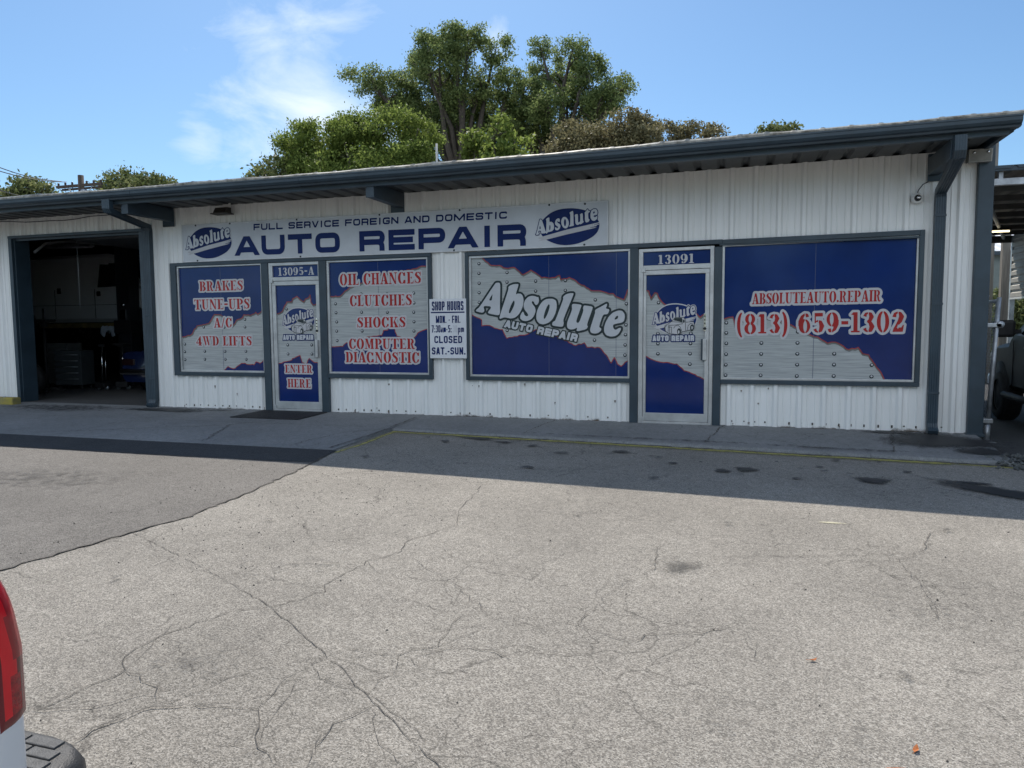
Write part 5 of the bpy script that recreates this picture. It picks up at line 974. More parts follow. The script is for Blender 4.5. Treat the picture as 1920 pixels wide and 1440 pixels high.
MB().box((-1.2, -.09, 0), (1.20, .09, .155), .02).obj('block', mat('yellow_painted_concrete', (.42, .33, .03), .8, col2=(.25, .22, .10), vscale=6, bump=.2), kb); [MB().tube([(q_, 0, .15), (q_, 0, .17)], .02, 8).obj('anchor_pin', GALV, kb) for q_ in (-.8, .9)]
vp = empty('vent_pipe', 'thin pale vent pipe standing on the roof', 'pipe', (-6.28, 4.5, 3.9)); MB().tube([(0, 0, .0), (0, 0, 1.62)], .022, 10).obj('pipe', mat('pvc', (.55, .54, .5), .5, var=.1), vp); MB().lathe([(.12, .05), (.05, .12), (.03, .2)], 14).obj('flashing', GALV, vp)
cw = empty('eave_cable', 'thin black cable sagging along the wall top under the left eave', 'cable', (-12, -.05, 3.6)); pts = [(x, -.06, 3.56 + .03 * math.sin(x * 1.7) - .02 * abs(math.sin(x * 3.1))) for x in np.linspace(-22, -9.9, 40)]
MB().tube([(a + 12, b + .05, c - 3.6) for a, b, c in pts], .007, 6).obj('cable', BLACK, cw)
# ------------------------------------------------------------------ vehicles
def wheel_parts(parent, x, y, z, r, w_, side, rimm, spokes=6):
    t = MB(); q = side; prof = [(r * .62, -w_ * .5), (r * .90, -w_ * .5), (r * .985, -w_ * .36), (r, -w_ * .2), (r, w_ * .2), (r * .985, w_ * .36), (r * .90, w_ * .5), (r * .62, w_ * .5)]
    t.lathe(prof, 32, (x, y, z), 'y')
    for k in range(32):
        a = 2 * math.pi * k / 32; m = Matrix.Translation((x, y, z)) @ Matrix.Rotation(a, 4, 'Y'); t.box((-.018, -w_ * .34, r * .985), (.018, w_ * .34, r * 1.012), .0, 0, m)
    o = t.obj('wheel', BLACK, parent)
    rm = MB(); yo = y + q * w_ * .40; rm.lathe([(r * .64, -w_ * .45), (r * .60, w_ * .40 * 1), (r * .56, w_ * .30)], 32, (x, y, z), 'y') if q > 0 else rm.lathe([(r * .64, w_ * .45), (r * .60, -w_ * .40), (r * .56, -w_ * .30)], 32, (x, y, z), 'y')
    rm.lathe([(.001, q * w_ * .36), (r * .16, q * w_ * .36), (r * .18, q * w_ * .2)], 16, (x, y, z), 'y')
    for k in range(spokes):
        m = Matrix.Translation((x, y + q * w_ * .26, z)) @ Matrix.Rotation(2 * math.pi * k / spokes + .2, 4, 'Y'); rm.box((-r * .09, -.018, r * .12), (r * .09, .018, r * .60), .008, 0, m)
    rm.obj('rim', rimm, o); dk = MB(); dk.lathe([(.001, q * w_ * .12), (r * .62, q * w_ * .12)], 24, (x, y, z), 'y'); dk.obj('brake_disc', DARKV, o)
    return o
def body_loft(st, zb, belt, w, roofk):
    """st: (x, ztop, width scale) from rear to front. Half section mirrored."""
    secs = []
    for x, zt, k in st:
        b = min(belt, zt - .09); hw = w * k; wt = hw * (.95 if zt < belt + .12 else roofk)
        h = [(hw * .88, zb), (hw * .985, zb + .10), (hw, (zb + b) / 2), (hw * .985, b), (wt + (hw * .985 - wt) * .06, zt - .10 if zt > belt + .12 else zt - .05), (wt * .90, zt - .012), (wt * .55, zt)]
        secs.append([(x, y, z) for y, z in h] + [(x, -y, z) for y, z in h[::-1]])
    n = len(secs[0]); vs = [v for s in secs for v in s]; fs = []
    for i in range(len(secs) - 1):
        for k in range(n): fs.append((i * n + k, i * n + (k + 1) % n, (i + 1) * n + (k + 1) % n, (i + 1) * n + k))
    fs += [tuple(range(n))[::-1], tuple((len(secs) - 1) * n + k for k in range(n))]
    mb = MB(); mb.add(vs, fs, 0, True); return mb
def add_body(mb, m, parent, name='body'):
    me = mb.mesh(name); b = bmesh.new(); b.from_mesh(me); bmesh.ops.recalc_face_normals(b, faces=b.faces); b.to_mesh(me); b.free()
    me.polygons.foreach_set('use_smooth', [True] * len(me.polygons)); o = link(name, me, m, parent)
    e = o.modifiers.new('edges', 'EDGE_SPLIT'); e.split_angle = rad(34); return o
def side_patch(poly, belt, w, roofk, zt, off):
    """points (x,z) laid on the sloping glasshouse side; both sides"""
    def yy(z): t = max(0, (z - belt) / max(.01, zt - .10 - belt)); return w * .985 + (w * roofk - w * .985) * t + off
    mb = MB(); n = len(poly)
    for s in (1, -1):
        f = tuple(range(n)); mb.add([(x, s * yy(z), z) for x, z in poly], [f if s < 0 else f[::-1]])
    return mb
def side_line(mb, pts, w, r=.006):
    for s in (1, -1): mb.tube([(x, s * (w + .001), z) for x, z in pts], r, 5)
def pickup(parent, paint, L=5.6, w=.98, lift=0.0, r=.39, rim=CHROME, crew=True):
    """front at +x, wheels on z=0"""
    hl = L / 2; zb = .42 + lift; belt = 1.20 + lift; roof = 1.84 + lift; hood = 1.16 + lift; bed = 1.22 + lift
    cabr = -.45 if crew else .1; bed0 = -hl
    st = [(bed0, bed, 1.0), (cabr - .06, bed, 1.0), (cabr - .05, belt + .02, 1.0), (cabr, roof - .1, 1.0), (cabr + .18, roof, 1.0), (.75, roof, 1.0), (.98, roof - .06, 1.0), (1.52, belt + .10, 1.0), (1.60, hood + .02, 1.0), (2.3, hood - .02, .99), (hl - .12, hood - .14, .965), (hl, hood - .32, .93)]
    add_body(body_loft(st, zb, belt, w, .80), paint, parent)
    bd = MB().box((bed0 + .08, -w * .78, bed - .001), (cabr - .12, w * .78, bed + .006)); bd.obj('bed_cover', BLACK, parent)
    gl = side_patch([(cabr + .16, belt + .05), (cabr + .20, roof - .14), (.42, roof - .13), (.42, belt + .05)], belt, w, .80, roof, .006); g2 = side_patch([(.50, belt + .05), (.50, roof - .13), (.86, roof - .15), (1.30, belt + .07)], belt, w, .80, roof, .006); gl.add(g2.v, g2.f)
    islands(gl, 'side_window', GLASS, parent)
    MB().add([(1.52, -w * .80, belt + .115), (1.52, w * .80, belt + .115), (1.02, w * .70, roof - .07), (1.02, -w * .70, roof - .07)], [(0, 1, 2, 3)]).obj('windscreen', GLASS, parent)
    for x in (-hl + 1.22, hl - .85):
        for s in (1, -1):
            ar = MB().lathe([(.001, s * .003), (r * 1.16, s * .003), (r * 1.19, -s * .02)], 28, (x, s * (w + .001), r + .05 + lift * .4), 'y'); ar.obj('wheel_arch', BLACK, parent); wheel_parts(parent, x, s * (w - .10), r, r, .27, s, rim)
    ln = MB()
    for x in (cabr + .12, .46, 1.32): side_line(ln, [(x, zb + .1), (x, belt)], w, .007)
    ln.obj('door_seam', BLACK, parent)
    for s in (1, -1):
        MB().box((.52, s * (w + .0), belt - .12), (.72, s * (w + .035), belt - .075), .01).box((cabr + .22, s * w, belt - .12), (cabr + .42, s * (w + .035), belt - .075), .01).obj('door_handle', CHROME, parent)
        MB().box((1.05, s * (w + .05), belt + .05), (1.26, s * (w + .30), belt + .30), .04).box((1.12, s * (w - .04), belt + .10), (1.18, s * (w + .08), belt + .16), .01).obj('mirror', BLACK, parent)
        MB().tube([(cabr + .1, s * (w + .06), zb - .04), (1.45, s * (w + .06), zb - .04)], .05, 10).obj('side_step', BLACK, parent)
        MB().box((hl - .10, s * (w * .60), hood - .38), (hl + .015, s * (w * .93), hood - .18), .02).obj('headlight', CHROME, parent); MB().box((-hl - .012, s * (w * .86), bed - .52), (-hl + .05, s * (w + .006), bed - .08), .015).obj('tail_light', REDL, parent)
    MB().box((hl - .02, -w * .58, hood - .40), (hl + .02, w * .58, hood - .14), .02).obj('grille', BLACK, parent); MB().box((hl - .10, -w * .95, zb - .02), (hl + .10, w * .95, zb + .20), .05).obj('front_bumper', CHROME, parent); MB().box((-hl - .14, -w * .95, zb + .05), (-hl + .06, w * .95, zb + .22), .04).obj('rear_bumper', PLAST, parent)
REDL = mat('red_lens', (.66, .006, .016), .22, var=.18, vscale=9, coat=.25, spec=.4, stretch=(1, 1, .4)); REDD = mat('dark_red_lens', (.13, .003, .010), .2, var=.2, vscale=8, coat=.3)
# ---- the white pickup whose rear corner fills the lower left of the view (built in world coordinates, nose towards -x)
pw = empty('pickup_truck', 'white pickup truck with red tail light and black step bumper in the left foreground', 'pickup truck', (-2.315, -12.109, .03), rad(90)); PL0 = (-4.2, -10.235, .03)
XR = -1.455; YC = -10.235; HW = .975
def prof_side(z):      # half width of the bed side at height z: the top rolls inwards
    ks = [(.45, .955), (.55, .972), (.66, .975), (.90, .975), (.98, .971), (1.03, .962), (1.07, .945), (1.10, .915), (1.125, .87), (1.14, .80)]
    for (a, p), (b, q) in zip(ks[:-1], ks[1:]):
        if z <= b: return p + (q - p) * (z - a) / (b - a)
    return ks[-1][1]
def lean(z):     # the rear edge rolls forward towards the top
    ks = [(0, 0), (.90, .002), (.985, .012), (1.045, .026), (1.08, .046), (1.11, .075), (1.16, .13)]
    for (a, p), (b, q) in zip(ks[:-1], ks[1:]):
        if z <= b: return p + (q - p) * (z - a) / (b - a)
    return .13
zs_ = [.45, .50, .55, .60, .66, .70, .75, .80, .84, .88, .92, .95, .98, 1.005, 1.03, 1.05, 1.07, 1.085, 1.10, 1.115, 1.13, 1.14]
out = [(prof_side(z), z) for z in zs_]; sec = out + [(.735, 1.14), (.72, 1.12), (.72, .62), (-.72, .62), (-.72, 1.12), (-.735, 1.14)] + [(-y, z) for y, z in out[::-1]]
bm_ = MB(); n = len(sec); vs = []; stx = [(-3.55, 1.0, 0), (-2.2, 1.0, 0), (XR - .06, 1.0, 0), (XR - .018, .997, 0), (XR, .986, 0)]
for x, k, _ in stx: vs += [(x - (lean(z) if x > -2 else 0), YC + y * (k if abs(y) > .73 else 1), z) for y, z in sec]
fs = []
for i in range(len(stx) - 1):
    for k in range(n): fs.append((i * n + k, i * n + (k + 1) % n, (i + 1) * n + (k + 1) % n, (i + 1) * n + k))
for t in tessellate_polygon([[Vector((y, z, 0)) for y, z in sec]]): fs.append(tuple(i + (len(stx) - 1) * n for i in t)); fs.append(tuple(t))
add_body(bm_.add(vs, fs), VANW, pw, 'bed')
MB().prism([(XR - .06, .60), (XR - .004, .60), (XR - .006, .90), (XR - .03, 1.02), (XR - .09, 1.10), (XR - .12, 1.10)], 1, YC - .70, YC + .70).obj('tailgate', VANW, pw); MB().box((XR - .006, YC - .13, .93), (XR + .012, YC + .13, 1.02), .008).obj('tailgate_handle', BLACK, pw)
cabst = [(-3.60, 1.10, 1.0), (-3.64, 1.16, 1.0), (-3.70, 1.70, 1.0), (-3.86, 1.80, 1.0), (-5.0, 1.80, 1.0), (-5.25, 1.74, 1.0), (-5.85, 1.20, 1.0), (-5.93, 1.12, 1.0), (-6.7, 1.06, .985), (-7.0, .96, .96), (-7.12, .74, .93)]
cb_ = body_loft([(-x - 5, z, k) for x, z, k in cabst], .45, 1.12, HW, .80); cb_.v = [(-(x + 5), YC + y, z) for x, y, z in cb_.v]; add_body(cb_, VANW, pw, 'cab')
gl = MB()
for s in (1, -1): 
    for poly in ([(-3.84, 1.18), (-3.88, 1.68), (-4.5, 1.68), (-4.5, 1.18)], [(-4.56, 1.18), (-4.56, 1.68), (-5.12, 1.66), (-5.62, 1.20)]): gl.add([(x, YC + s * (HW * .985 - (z - 1.12) / .58 * HW * .185 + .006), z) for x, z in poly], [(0, 1, 2, 3)])
gl.add([(-3.655, YC - .62, 1.22), (-3.655, YC + .62, 1.22), (-3.705, YC + .58, 1.66), (-3.705, YC - .58, 1.66)], [(0, 1, 2, 3)]); islands(gl, 'side_window', GLASS, pw)
MB().add([(-5.86, YC - .8, 1.215), (-5.86, YC + .8, 1.215), (-5.28, YC + .68, 1.73), (-5.28, YC - .68, 1.73)], [(3, 2, 1, 0)]).obj('windscreen', GLASS, pw)
for x in (-2.70, -6.25):
    for s in (1, -1):
        MB().lathe([(.001, s * .003), (.43, s * .003), (.44, -s * .02)], 28, (x, YC + s * (HW + .001), .43), 'y').obj('wheel_arch', BLACK, pw); wheel_parts(pw, x, YC + s * (HW - .10), .40, .37, .26, s, CHROME)
def lamp(sgn, name):
    """tail light wrapped round the rear corner: most of it lies on the side of the bed"""
    zz = [.742, .752, .765, .79, .82, .85, .865, .88, .90, .92, .945, .97, .995, 1.02, 1.045, 1.065, 1.085, 1.105, 1.118]; mb = MB(); vs = []
    plan = [(-.060, 0), (-.0555, .0005), (-.050, .001), (-.042, .001), (-.034, .001), (-.026, .0015), (-.018, .003), (-.010, .006), (-.003, .012), (.001, .022), (.002, .05), (.002, .10), (.001, .105)]
    for z in zz:
        for dx, dy in plan:
            g = .0045 if z not in (zz[0], zz[-1]) and (dx, dy) not in (plan[0], plan[-1]) else -.002
            k = 1 + max(0, (z - .88)) * 1.6; vs.append((XR + (dx * k if dx < 0 else dx) - lean(z) + (g if dx > -.01 else 0), YC + sgn * (prof_side(z) - dy + (g if dx <= -.003 else 0)), z + (.012 * (1 + dx / .06) if dx < 0 and z < .77 else (.012 if z < .77 else 0))))
    c = len(plan); mb.v = vs
    for j in range(len(zz) - 1):
        for k in range(c - 1):
            f = (j * c + k, j * c + k + 1, (j + 1) * c + k + 1, (j + 1) * c + k); z = zz[j]
            if k <= 1 or j <= 1 or j >= len(zz) - 2: mi = 1
            elif .85 <= z < .88: mi = 0 if k < 6 else 1
            elif z < .85: mi = 3 if k <= 3 else (2 if k < 7 else 1)
            else: mi = 0 if k < (5 if z < .95 else 6) else (4 if k < 8 else 1)
            mb.f.append(f[::-1] if sgn > 0 else f); mb.mi.append(mi); mb.sm.append(True)
    return mb.obj(name, [REDL, REDD, RIBL, REDL, mat('deep_red_lens', (.30, .004, .012), .2, var=.2, vscale=9, coat=.25)], pw)
RIBL = mat('reflector_red', (.42, .005, .012), .22, col2=(.20, .003, .008), vscale=70, coat=.2, bump=.5, bscale=160)
lamp(1, 'tail_light'); lamp(-1, 'tail_light')
# step bumper with ribbed pads and rounded ends
bp_ = MB(); ol = [(XR - .10, .955), (XR - .02, .962), (XR + .06, .956), (XR + .105, .944), (XR + .132, .922), (XR + .148, .885), (XR + .154, .84), (XR + .156, .70)]
poly = [(x, YC + y) for x, y in ol] + [(x, YC - y) for x, y in ol[::-1]]
lay = [(.41, .96, 0), (.44, .99, .018), (.53, 1.0, .030), (.570, 1.0, .026), (.588, 1.0, .014), (.596, 1.0, .002), (.598, .995, -.006)]; vs = []; n = len(poly)
for z, k, o_ in lay: vs += [((XR - .10) + (x - XR + .10) * k + (o_ * .4 if x > XR else 0), YC + (y - YC) * (1 - (1 - k) * .5) + (o_ if y > YC else -o_), z) for x, y in poly]
fs = [(i * n + k, i * n + (k + 1) % n, (i + 1) * n + (k + 1) % n, (i + 1) * n + k) for i in range(len(lay) - 1) for k in range(n)] + [tuple((len(lay) - 1) * n + k for k in range(n)), tuple(range(n))[::-1]]
bo = bp_.add(vs, fs, 0, True).fixed('rear_bumper', PLAST, pw); e = bo.modifiers.new('edges', 'EDGE_SPLIT'); e.split_angle = rad(50)
pd = MB()
for s in (1, -1):
    for r_ in range(4):
        x0 = XR + .008 + r_ * .0345; y = .940 - (0, .005, .018, .045)[r_]; first = True
        while y > .24:
            wv = (.100, .085, .075, .09)[r_] if first else .11
            pd.box((x0, YC + s * y, .595), (x0 + .0305, YC + s * (y - wv), .6035), .0025); y -= wv + .006; first = False
islands(pd, 'step_pad', mat('worn_black_rubber_pad', (.060, .062, .063), .6, var=.25, vscale=40, bump=.25, bscale=250), bo)
MB().box((XR - .01, YC - .16, .47), (XR + .170, YC + .16, .585), .008).obj('plate_recess', BLACK, bo); adopt(pw, PL0)
# ---- the dark pickup under the carport
dp = empty('pickup_truck', 'dark grey lifted pickup parked under the carport at the right edge', 'pickup truck', (4.907, .657, .0), rad(87)); pickup(dp, GREYC, rim=GALV, lift=.06, r=.39)
# ---- workshop: van on a lift, raised truck, car, and the tools
def van(parent, paint):
    L = 5.7; hl = L / 2; w = 1.0
    st = [(-hl, 1.72, .97), (-hl + .04, 2.02, .985), (-hl + .3, 2.10, 1), (1.0, 2.12, 1), (1.35, 2.02, 1), (2.05, 1.36, 1), (2.12, 1.28, 1), (2.62, 1.12, .97), (hl, .86, .93)]
    add_body(body_loft(st, .36, 1.18, w, .86), paint, parent)
    g = side_patch([(.78, 1.24), (.80, 1.86), (1.28, 1.84), (1.78, 1.26)], 1.18, w, .86, 2.1, .008); islands(g, 'side_window', GLASS, parent); MB().add([(2.02, -.82, 1.395), (2.02, .82, 1.395), (1.40, .74, 1.985), (1.40, -.74, 1.985)], [(0, 1, 2, 3)]).obj('windscreen', GLASS, parent)
    ln = MB()
    for x in (-2.0, -.62, .70, 1.95): side_line(ln, [(x, .46), (x, 1.15), (x + .01, 1.2)], w, .008)
    side_line(ln, [(-2.7, .80), (1.9, .80)], w, .006); ln.obj('door_seam', BLACK, parent)
    for s in (1, -1):
        MB().box((-.52, s * w, 1.10), (-.40, s * (w + .03), 1.24), .02).box((.78, s * w, 1.02), (.90, s * (w + .03), 1.14), .02).obj('door_handle', BLACK, parent); MB().box((1.62, s * (w + .03), 1.24), (1.78, s * (w + .26), 1.55), .04).obj('mirror', BLACK, parent); MB().box((hl - .12, s * .62, .70), (hl + .01, s * .90, .86), .02).obj('headlight', CHROME, parent)
        for x in (-1.75, 1.90): MB().lathe([(.001, s * .003), (.42, s * .003), (.43, -s * .02)], 28, (x, s * (w + .001), .36), 'y').obj('wheel_arch', BLACK, parent); wheel_parts(parent, x, s * (w - .10), .30, .35, .22, s, GALV)
    MB().box((hl - .05, -.9, .36), (hl + .10, .9, .56), .05).obj('front_bumper', BLACK, parent); MB().box((-1.9, -.7, .20), (1.8, .7, .37), .02).obj('underbody', BLACK, parent)
vn = empty('cargo_van', 'white cargo van raised on the lift inside the garage bay', 'van', (-16.25, 5.05, 1.34)); van(vn, VANW)
tr_ = empty('pickup_truck', 'white pickup raised on a lift deep inside the bay behind the dark lift column', 'pickup truck', (-17.3, 7.6, 1.12), 0.0); pickup(tr_, VANW, rim=DARKV)
sd = empty('sedan', 'dark blue two door sedan standing low on the floor at the right of the bay', 'car', (-12.02, 4.30, .135), rad(94)); w = .92
st = [(-2.25, .78, .90), (-2.18, .90, .95), (-1.45, .96, 1), (-.85, 1.26, 1), (-.55, 1.32, 1), (.25, 1.32, 1), (.5, 1.27, 1), (1.1, .96, 1), (1.2, .93, 1), (2.1, .84, .96), (2.25, .68, .9)]
add_body(body_loft(st, .24, .90, w, .76), NAVYC, sd); g = side_patch([(-.95, .95), (-.62, 1.21), (-.05, 1.22), (-.05, .95)], .9, w, .76, 1.32, .006); g2 = side_patch([(.02, .95), (.02, 1.22), (.42, 1.20), (.92, .96)], .9, w, .76, 1.32, .006); g.add(g2.v, g2.f); islands(g, 'side_window', GLASS, sd)
MB().add([(-1.40, -.72, .985), (-1.40, .72, .985), (-.88, .62, 1.255), (-.88, -.62, 1.255)], [(3, 2, 1, 0)]).obj('rear_window', GLASS, sd); MB().add([(1.12, -.74, .965), (1.12, .74, .965), (.52, .64, 1.275), (.52, -.64, 1.275)], [(0, 1, 2, 3)]).obj('windscreen', GLASS, sd)
for s in (1, -1):
    MB().box((-2.27, s * .50, .60), (-2.16, s * .82, .74), .02).obj('tail_light', mat('smoked_red_lens', (.012, .003, .004), .3, var=.2), sd)
    for x in (-1.35, 1.35): MB().lathe([(.001, s * .003), (.36, s * .003), (.37, -s * .02)], 28, (x, s * (w + .001), .33), 'y').obj('wheel_arch', BLACK, sd); wheel_parts(sd, x, s * (w - .09), .32, .32, .22, s, CHROME)
MB().box((-2.34, -.86, .40), (-2.2, .86, .53), .04).obj('rear_bumper', CHROME, sd); MB().box((-2.262, -.24, .58), (-2.225, .24, .72), .01).obj('plate', SIGNB, sd); MB().box((2.18, -.86, .36), (2.33, .86, .50), .04).obj('front_bumper', CHROME, sd)
lc = empty('vehicle_lift', 'dark steel lift column with arms standing in the middle of the bay', 'lift', (-14.35, 3.9, .135))
MB().box((-.20, -.16, 0), (.20, .16, 3.45), .01).obj('column', mat('dark_lift_paint', (.02, .022, .028), .5, var=.2), lc); MB().box((-.34, -.34, 0), (.34, .34, .02), .004).obj('base_plate', BLACK, lc); MB().box((-.26, -.22, 1.28), (.26, .20, 1.60), .01).obj('carriage', BLACK, lc)
MB().box((-2.9, -.02, 1.42), (-.2, .12, 1.54), .008).obj('lift_arm', mat('worn_ochre_paint', (.20, .15, .05), .6, var=.4), lc); MB().box((-.08, -.19, 1.62), (.08, -.16, 1.86), .004).lathe([(.001, -.19), (.05, -.185), (.055, -.165)], 14, (0, 0, 1.98), 'y').obj('lock_gauge', CHROME, lc)
def kcab(name, label, cat, loc, rz, dims, m, dr):
    o = empty(name, label, cat, loc, rz); a, b, h = dims
    MB().box((0, 0, .10), (a, b, h), .01).obj('cabinet', m, o); dw = MB()
    for i in range(dr): z0 = .14 + (h - .2) * i / dr; dw.box((.03, -.015, z0), (a - .03, .0, z0 + (h - .2) / dr - .02), .004)
    dw.obj('drawer_front', m, o); hd_ = MB()
    for i in range(dr): z0 = .14 + (h - .2) * (i + .75) / dr; hd_.tube([(.06, -.035, z0), (a - .06, -.035, z0)], .008, 6)
    hd_.obj('drawer_handle', GALV, o)
    for x in (.07, a - .07):
        for y in (.07, b - .07): MB().lathe([(.001, -.016), (.048, -.016), (.05, .016), (.001, .016)], 14, (x, y, .05), 'y').obj('caster', BLACK, o)
    return o
kcab('tool_chest', 'grey steel tool chest on casters near the left side of the bay', 'tool chest', (-15.02, 2.35, .135), rad(12), (.66, .45, .90), mat('grey_chest_paint', (.06, .07, .075), .45, var=.2), 5)
kcab('cabinet', 'pale narrow cabinet standing behind the grey tool chest', 'cabinet', (-15.75, 2.75, .135), rad(5), (.62, .45, 1.06), mat('pale_cabinet', (.11, .115, .11), .5, var=.15), 2)
tw = empty('tyre', 'black tyre leaning just inside the left side of the bay', 'tyre', (-14.25, 1.05, .135 + .35), rad(25)); t = MB(); t.lathe([(.20, -.11), (.31, -.12), (.345, -.07), (.35, 0), (.345, .07), (.31, .12), (.20, .11), (.19, 0), (.20, -.11)], 32, (0, 0, 0), 'y'); t.obj('rubber', BLACK, tw); MB().lathe([(.21, -.09), (.19, -.02), (.05, -.02), (.001, -.03)], 24, (0, 0, 0), 'y').obj('rim', GALV, tw)
tj = empty('transmission_jack', 'thin upright transmission jack with a saddle by the left of the bay', 'jack', (-14.55, 1.75, .135)); MB().tube([(0, 0, .05), (0, 0, 1.35)], .032, 10).tube([(0, 0, 1.35), (0, 0, 1.85)], .020, 10).obj('mast', BLACK, tj); MB().box((-.20, -.14, 1.55), (.20, .14, 1.61), .01).box((-.05, -.05, 1.45), (.05, .05, 1.56), .01).obj('saddle', BLACK, tj)
bs_ = MB()
for a in (45, 135, 225, 315): bs_.tube([(0, 0, .10), (.33 * math.cos(rad(a)), .33 * math.sin(rad(a)), .05)], .022, 6); bs_.sphere((.33 * math.cos(rad(a)), .33 * math.sin(rad(a)), .035), .034, 10)
bs_.obj('base', BLACK, tj)
for i, (x, y, lab, h) in enumerate([(-13.84, 2.55, 'chrome floor jack stood on end beside the tool chest', 1.0), (-13.45, 2.75, 'tall oil drain stand next to the lift column', .98)]):
    o = empty('floor_jack' if i == 0 else 'oil_drain', lab, 'jack' if i == 0 else 'drain', (x, y, .135), rad(20 * i)); MB().box((-.14, -.10, .05), (.14, .10, .18), .02).obj('base', BLACK, o); MB().tube([(0, 0, .15), (.02, 0, h)], .020, 10).tube([(.06, .03, .15), (.09, .03, h * .86)], .010, 8).obj('handle', CHROME, o)
    if i: MB().lathe([(.02, h - .02), (.20, h + .06), (.205, h + .08), (.19, h + .07), (.02, h)], 20).obj('pan', BLACK, o)
    else: MB().box((-.06, -.03, h - .02), (.10, .03, h + .05), .015).obj('grip', BLACK, o)
    for s in (-1, 1): MB().lathe([(.001, -.02), (.05, -.02), (.05, .02), (.001, .02)], 14, (s * .11, 0, .05), 'y').obj('caster', GALV, o)
tl = empty('towel', 'white shop towel draped over the lift arm below the van', 'towel', (-14.95, 3.88, 1.68)); vs = []; nx_ = 12
for j, (dy, dz) in enumerate([(.10, -.12), (.08, 0), (-.03, .015), (-.05, -.02), (-.055, -.10), (-.06, -.17)]):
    for i in range(nx_): vs.append((-.22 + .44 * i / (nx_ - 1), dy + .018 * math.sin(i * 1.3 + j), dz * (1 + .5 * math.sin(i * .8)) + (.01 * math.sin(i * 2)) - .10))
mb = MB().add(vs, [(j * nx_ + i, j * nx_ + i + 1, (j + 1) * nx_ + i + 1, (j + 1) * nx_ + i) for j in range(5) for i in range(nx_ - 1)], 0, True); o = mb.obj('cloth', mat('shop_towel', (.55, .60, .66), .9, var=.15, vscale=9), tl); so_ = o.modifiers.new('thick', 'SOLIDIFY'); so_.thickness = .006
for x, y, z, lab in ((-15.35, 3.2, 3.50, 'long fluorescent fixture hanging near the bay ceiling over the van'), (-13.2, 6.8, 3.85, 'short fluorescent fixture at the right of the bay ceiling')):
    o = empty('ceiling_light', lab, 'light', (x, y, z), rad(8)); MB().prism([(-.09, 0), (.09, 0), (.05, .07), (-.05, .07)], 0, -.62, .62).fixed('housing', GALV, o); MB().tube([(-.60, -.04, -.015), (.60, -.04, -.015)], .014, 8).tube([(-.60, .04, -.015), (.60, .04, -.015)], .014, 8).obj('tube', HALO, o); MB().tube([(-.5, 0, .07), (-.5, 0, .26)], .004, 5).tube([(.5, 0, .07), (.5, 0, .26)], .004, 5).obj('hanger', GALV, o)
dt = empty('door_track', 'galvanised overhead door track running back along the bay ceiling', 'rail', (-13.0, .35, 3.12)); RAILM = mat('dull_rail', (.12, .12, .12), .6, var=.3); MB().tube([(0, 0, -.1), (0, .25, .10), (-.02, .8, .20), (-.05, 5, .34)], .028, 6).obj('rail', RAILM, dt); MB().tube([(2.86, 0, -.1), (2.86, .25, .10), (2.86, .8, .20), (2.86, 5, .34)], .028, 6).obj('rail', mat('dull_rail', (.12, .12, .12), .6, var=.3), dt); MB().box((-.1, .9, .22), (2.95, 3.3, .30), .01).obj('raised_door', mat('raised_door_panel', (.10, .11, .12), .5, var=.15), dt)
cd = empty('pull_cord', 'thin pale pull cord hanging in the middle of the bay opening', 'cord', (-12.05, .45, 2.2)); MB().tube([(0, 0, -.28), (0.004, 0, .4), (0, 0, 1.0)], .003, 6).obj('cord', GALV, cd)

# ------------------------------------------------------------------ carport on the right
cp_ = empty('carport', 'open sided metal carport with corrugated roof joined to the right of the workshop', 'carport', (5, 4, 0)); CL = (5, 4, 0)
mb = MB(); vs = []; n = 0; x = 3.06; pr3 = []
while x < 9:
    for dx, d in ((0, 0), (.16, 0), (.19, .035), (.22, .035), (.25, 0)): pr3.append((x + dx, d))
    x += .30
for x, d in pr3: vs += [(x, .93, 3.585 + d), (x, 8.2, 3.46 + d)]
mb.add(vs, [(2 * i, 2 * i + 1, 2 * i + 3, 2 * i + 2) for i in range(len(pr3) - 1)]); mb.obj('roof_sheet', mat('carport_roof', (.30, .28, .24), .55, .3, col2=(.15, .13, .11), vscale=3, stretch=(3, .3, 1)), cp_)
MB().box((3.06, .945, 3.555), (9, .985, 3.63), .004).obj('fascia', SLATE, cp_); MB().box((3.04, .99, 3.375), (9, 1.07, 3.465), .005).box((3.40, 1.0, 3.465), (3.45, 1.06, 3.58)).box((5.4, 1.0, 3.465), (5.45, 1.06, 3.58)).obj('front_beam', GALV, cp_)
for i, y in enumerate((1.9, 2.8, 3.7, 4.6, 5.5, 6.4, 7.3)): MB().box((3.05, y, 3.44 - .012 * i), (8.9, y + .05, 3.53 - .013 * i), .003).obj('purlin', mat('dark_purlin', (.05, .05, .048), .6, var=.3), cp_)
MB().box((3.05, 8.0, 3.27), (8.9, 8.1, 3.42), .005).obj('rear_beam', mat('dark_purlin', (.05, .05, .048)), cp_); MB().tube([(5.6, 7.9, 3.36), (3.1, .8, 3.44)], .035, 8).obj('brace', GALV, cp_)
for x, y in ((5.78, 7.92), (8.9, 7.92), (8.9, 1.05)): MB().box((x, y, -.05), (x + .09, y + .09, 3.4), .006).obj('post', GALV, cp_)
mb = MB(); vs = []; pr4 = []; z = 2.06
while z < 3.38:
    for dz, d in ((0, 0), (.02, -.02), (.10, -.022), (.115, 0), (.14, 0)): pr4.append((z + dz, d))
    z += .155
for z, d in pr4: vs += [(5.80 + d, 2.2, z), (5.80 + d, 7.93, z)]
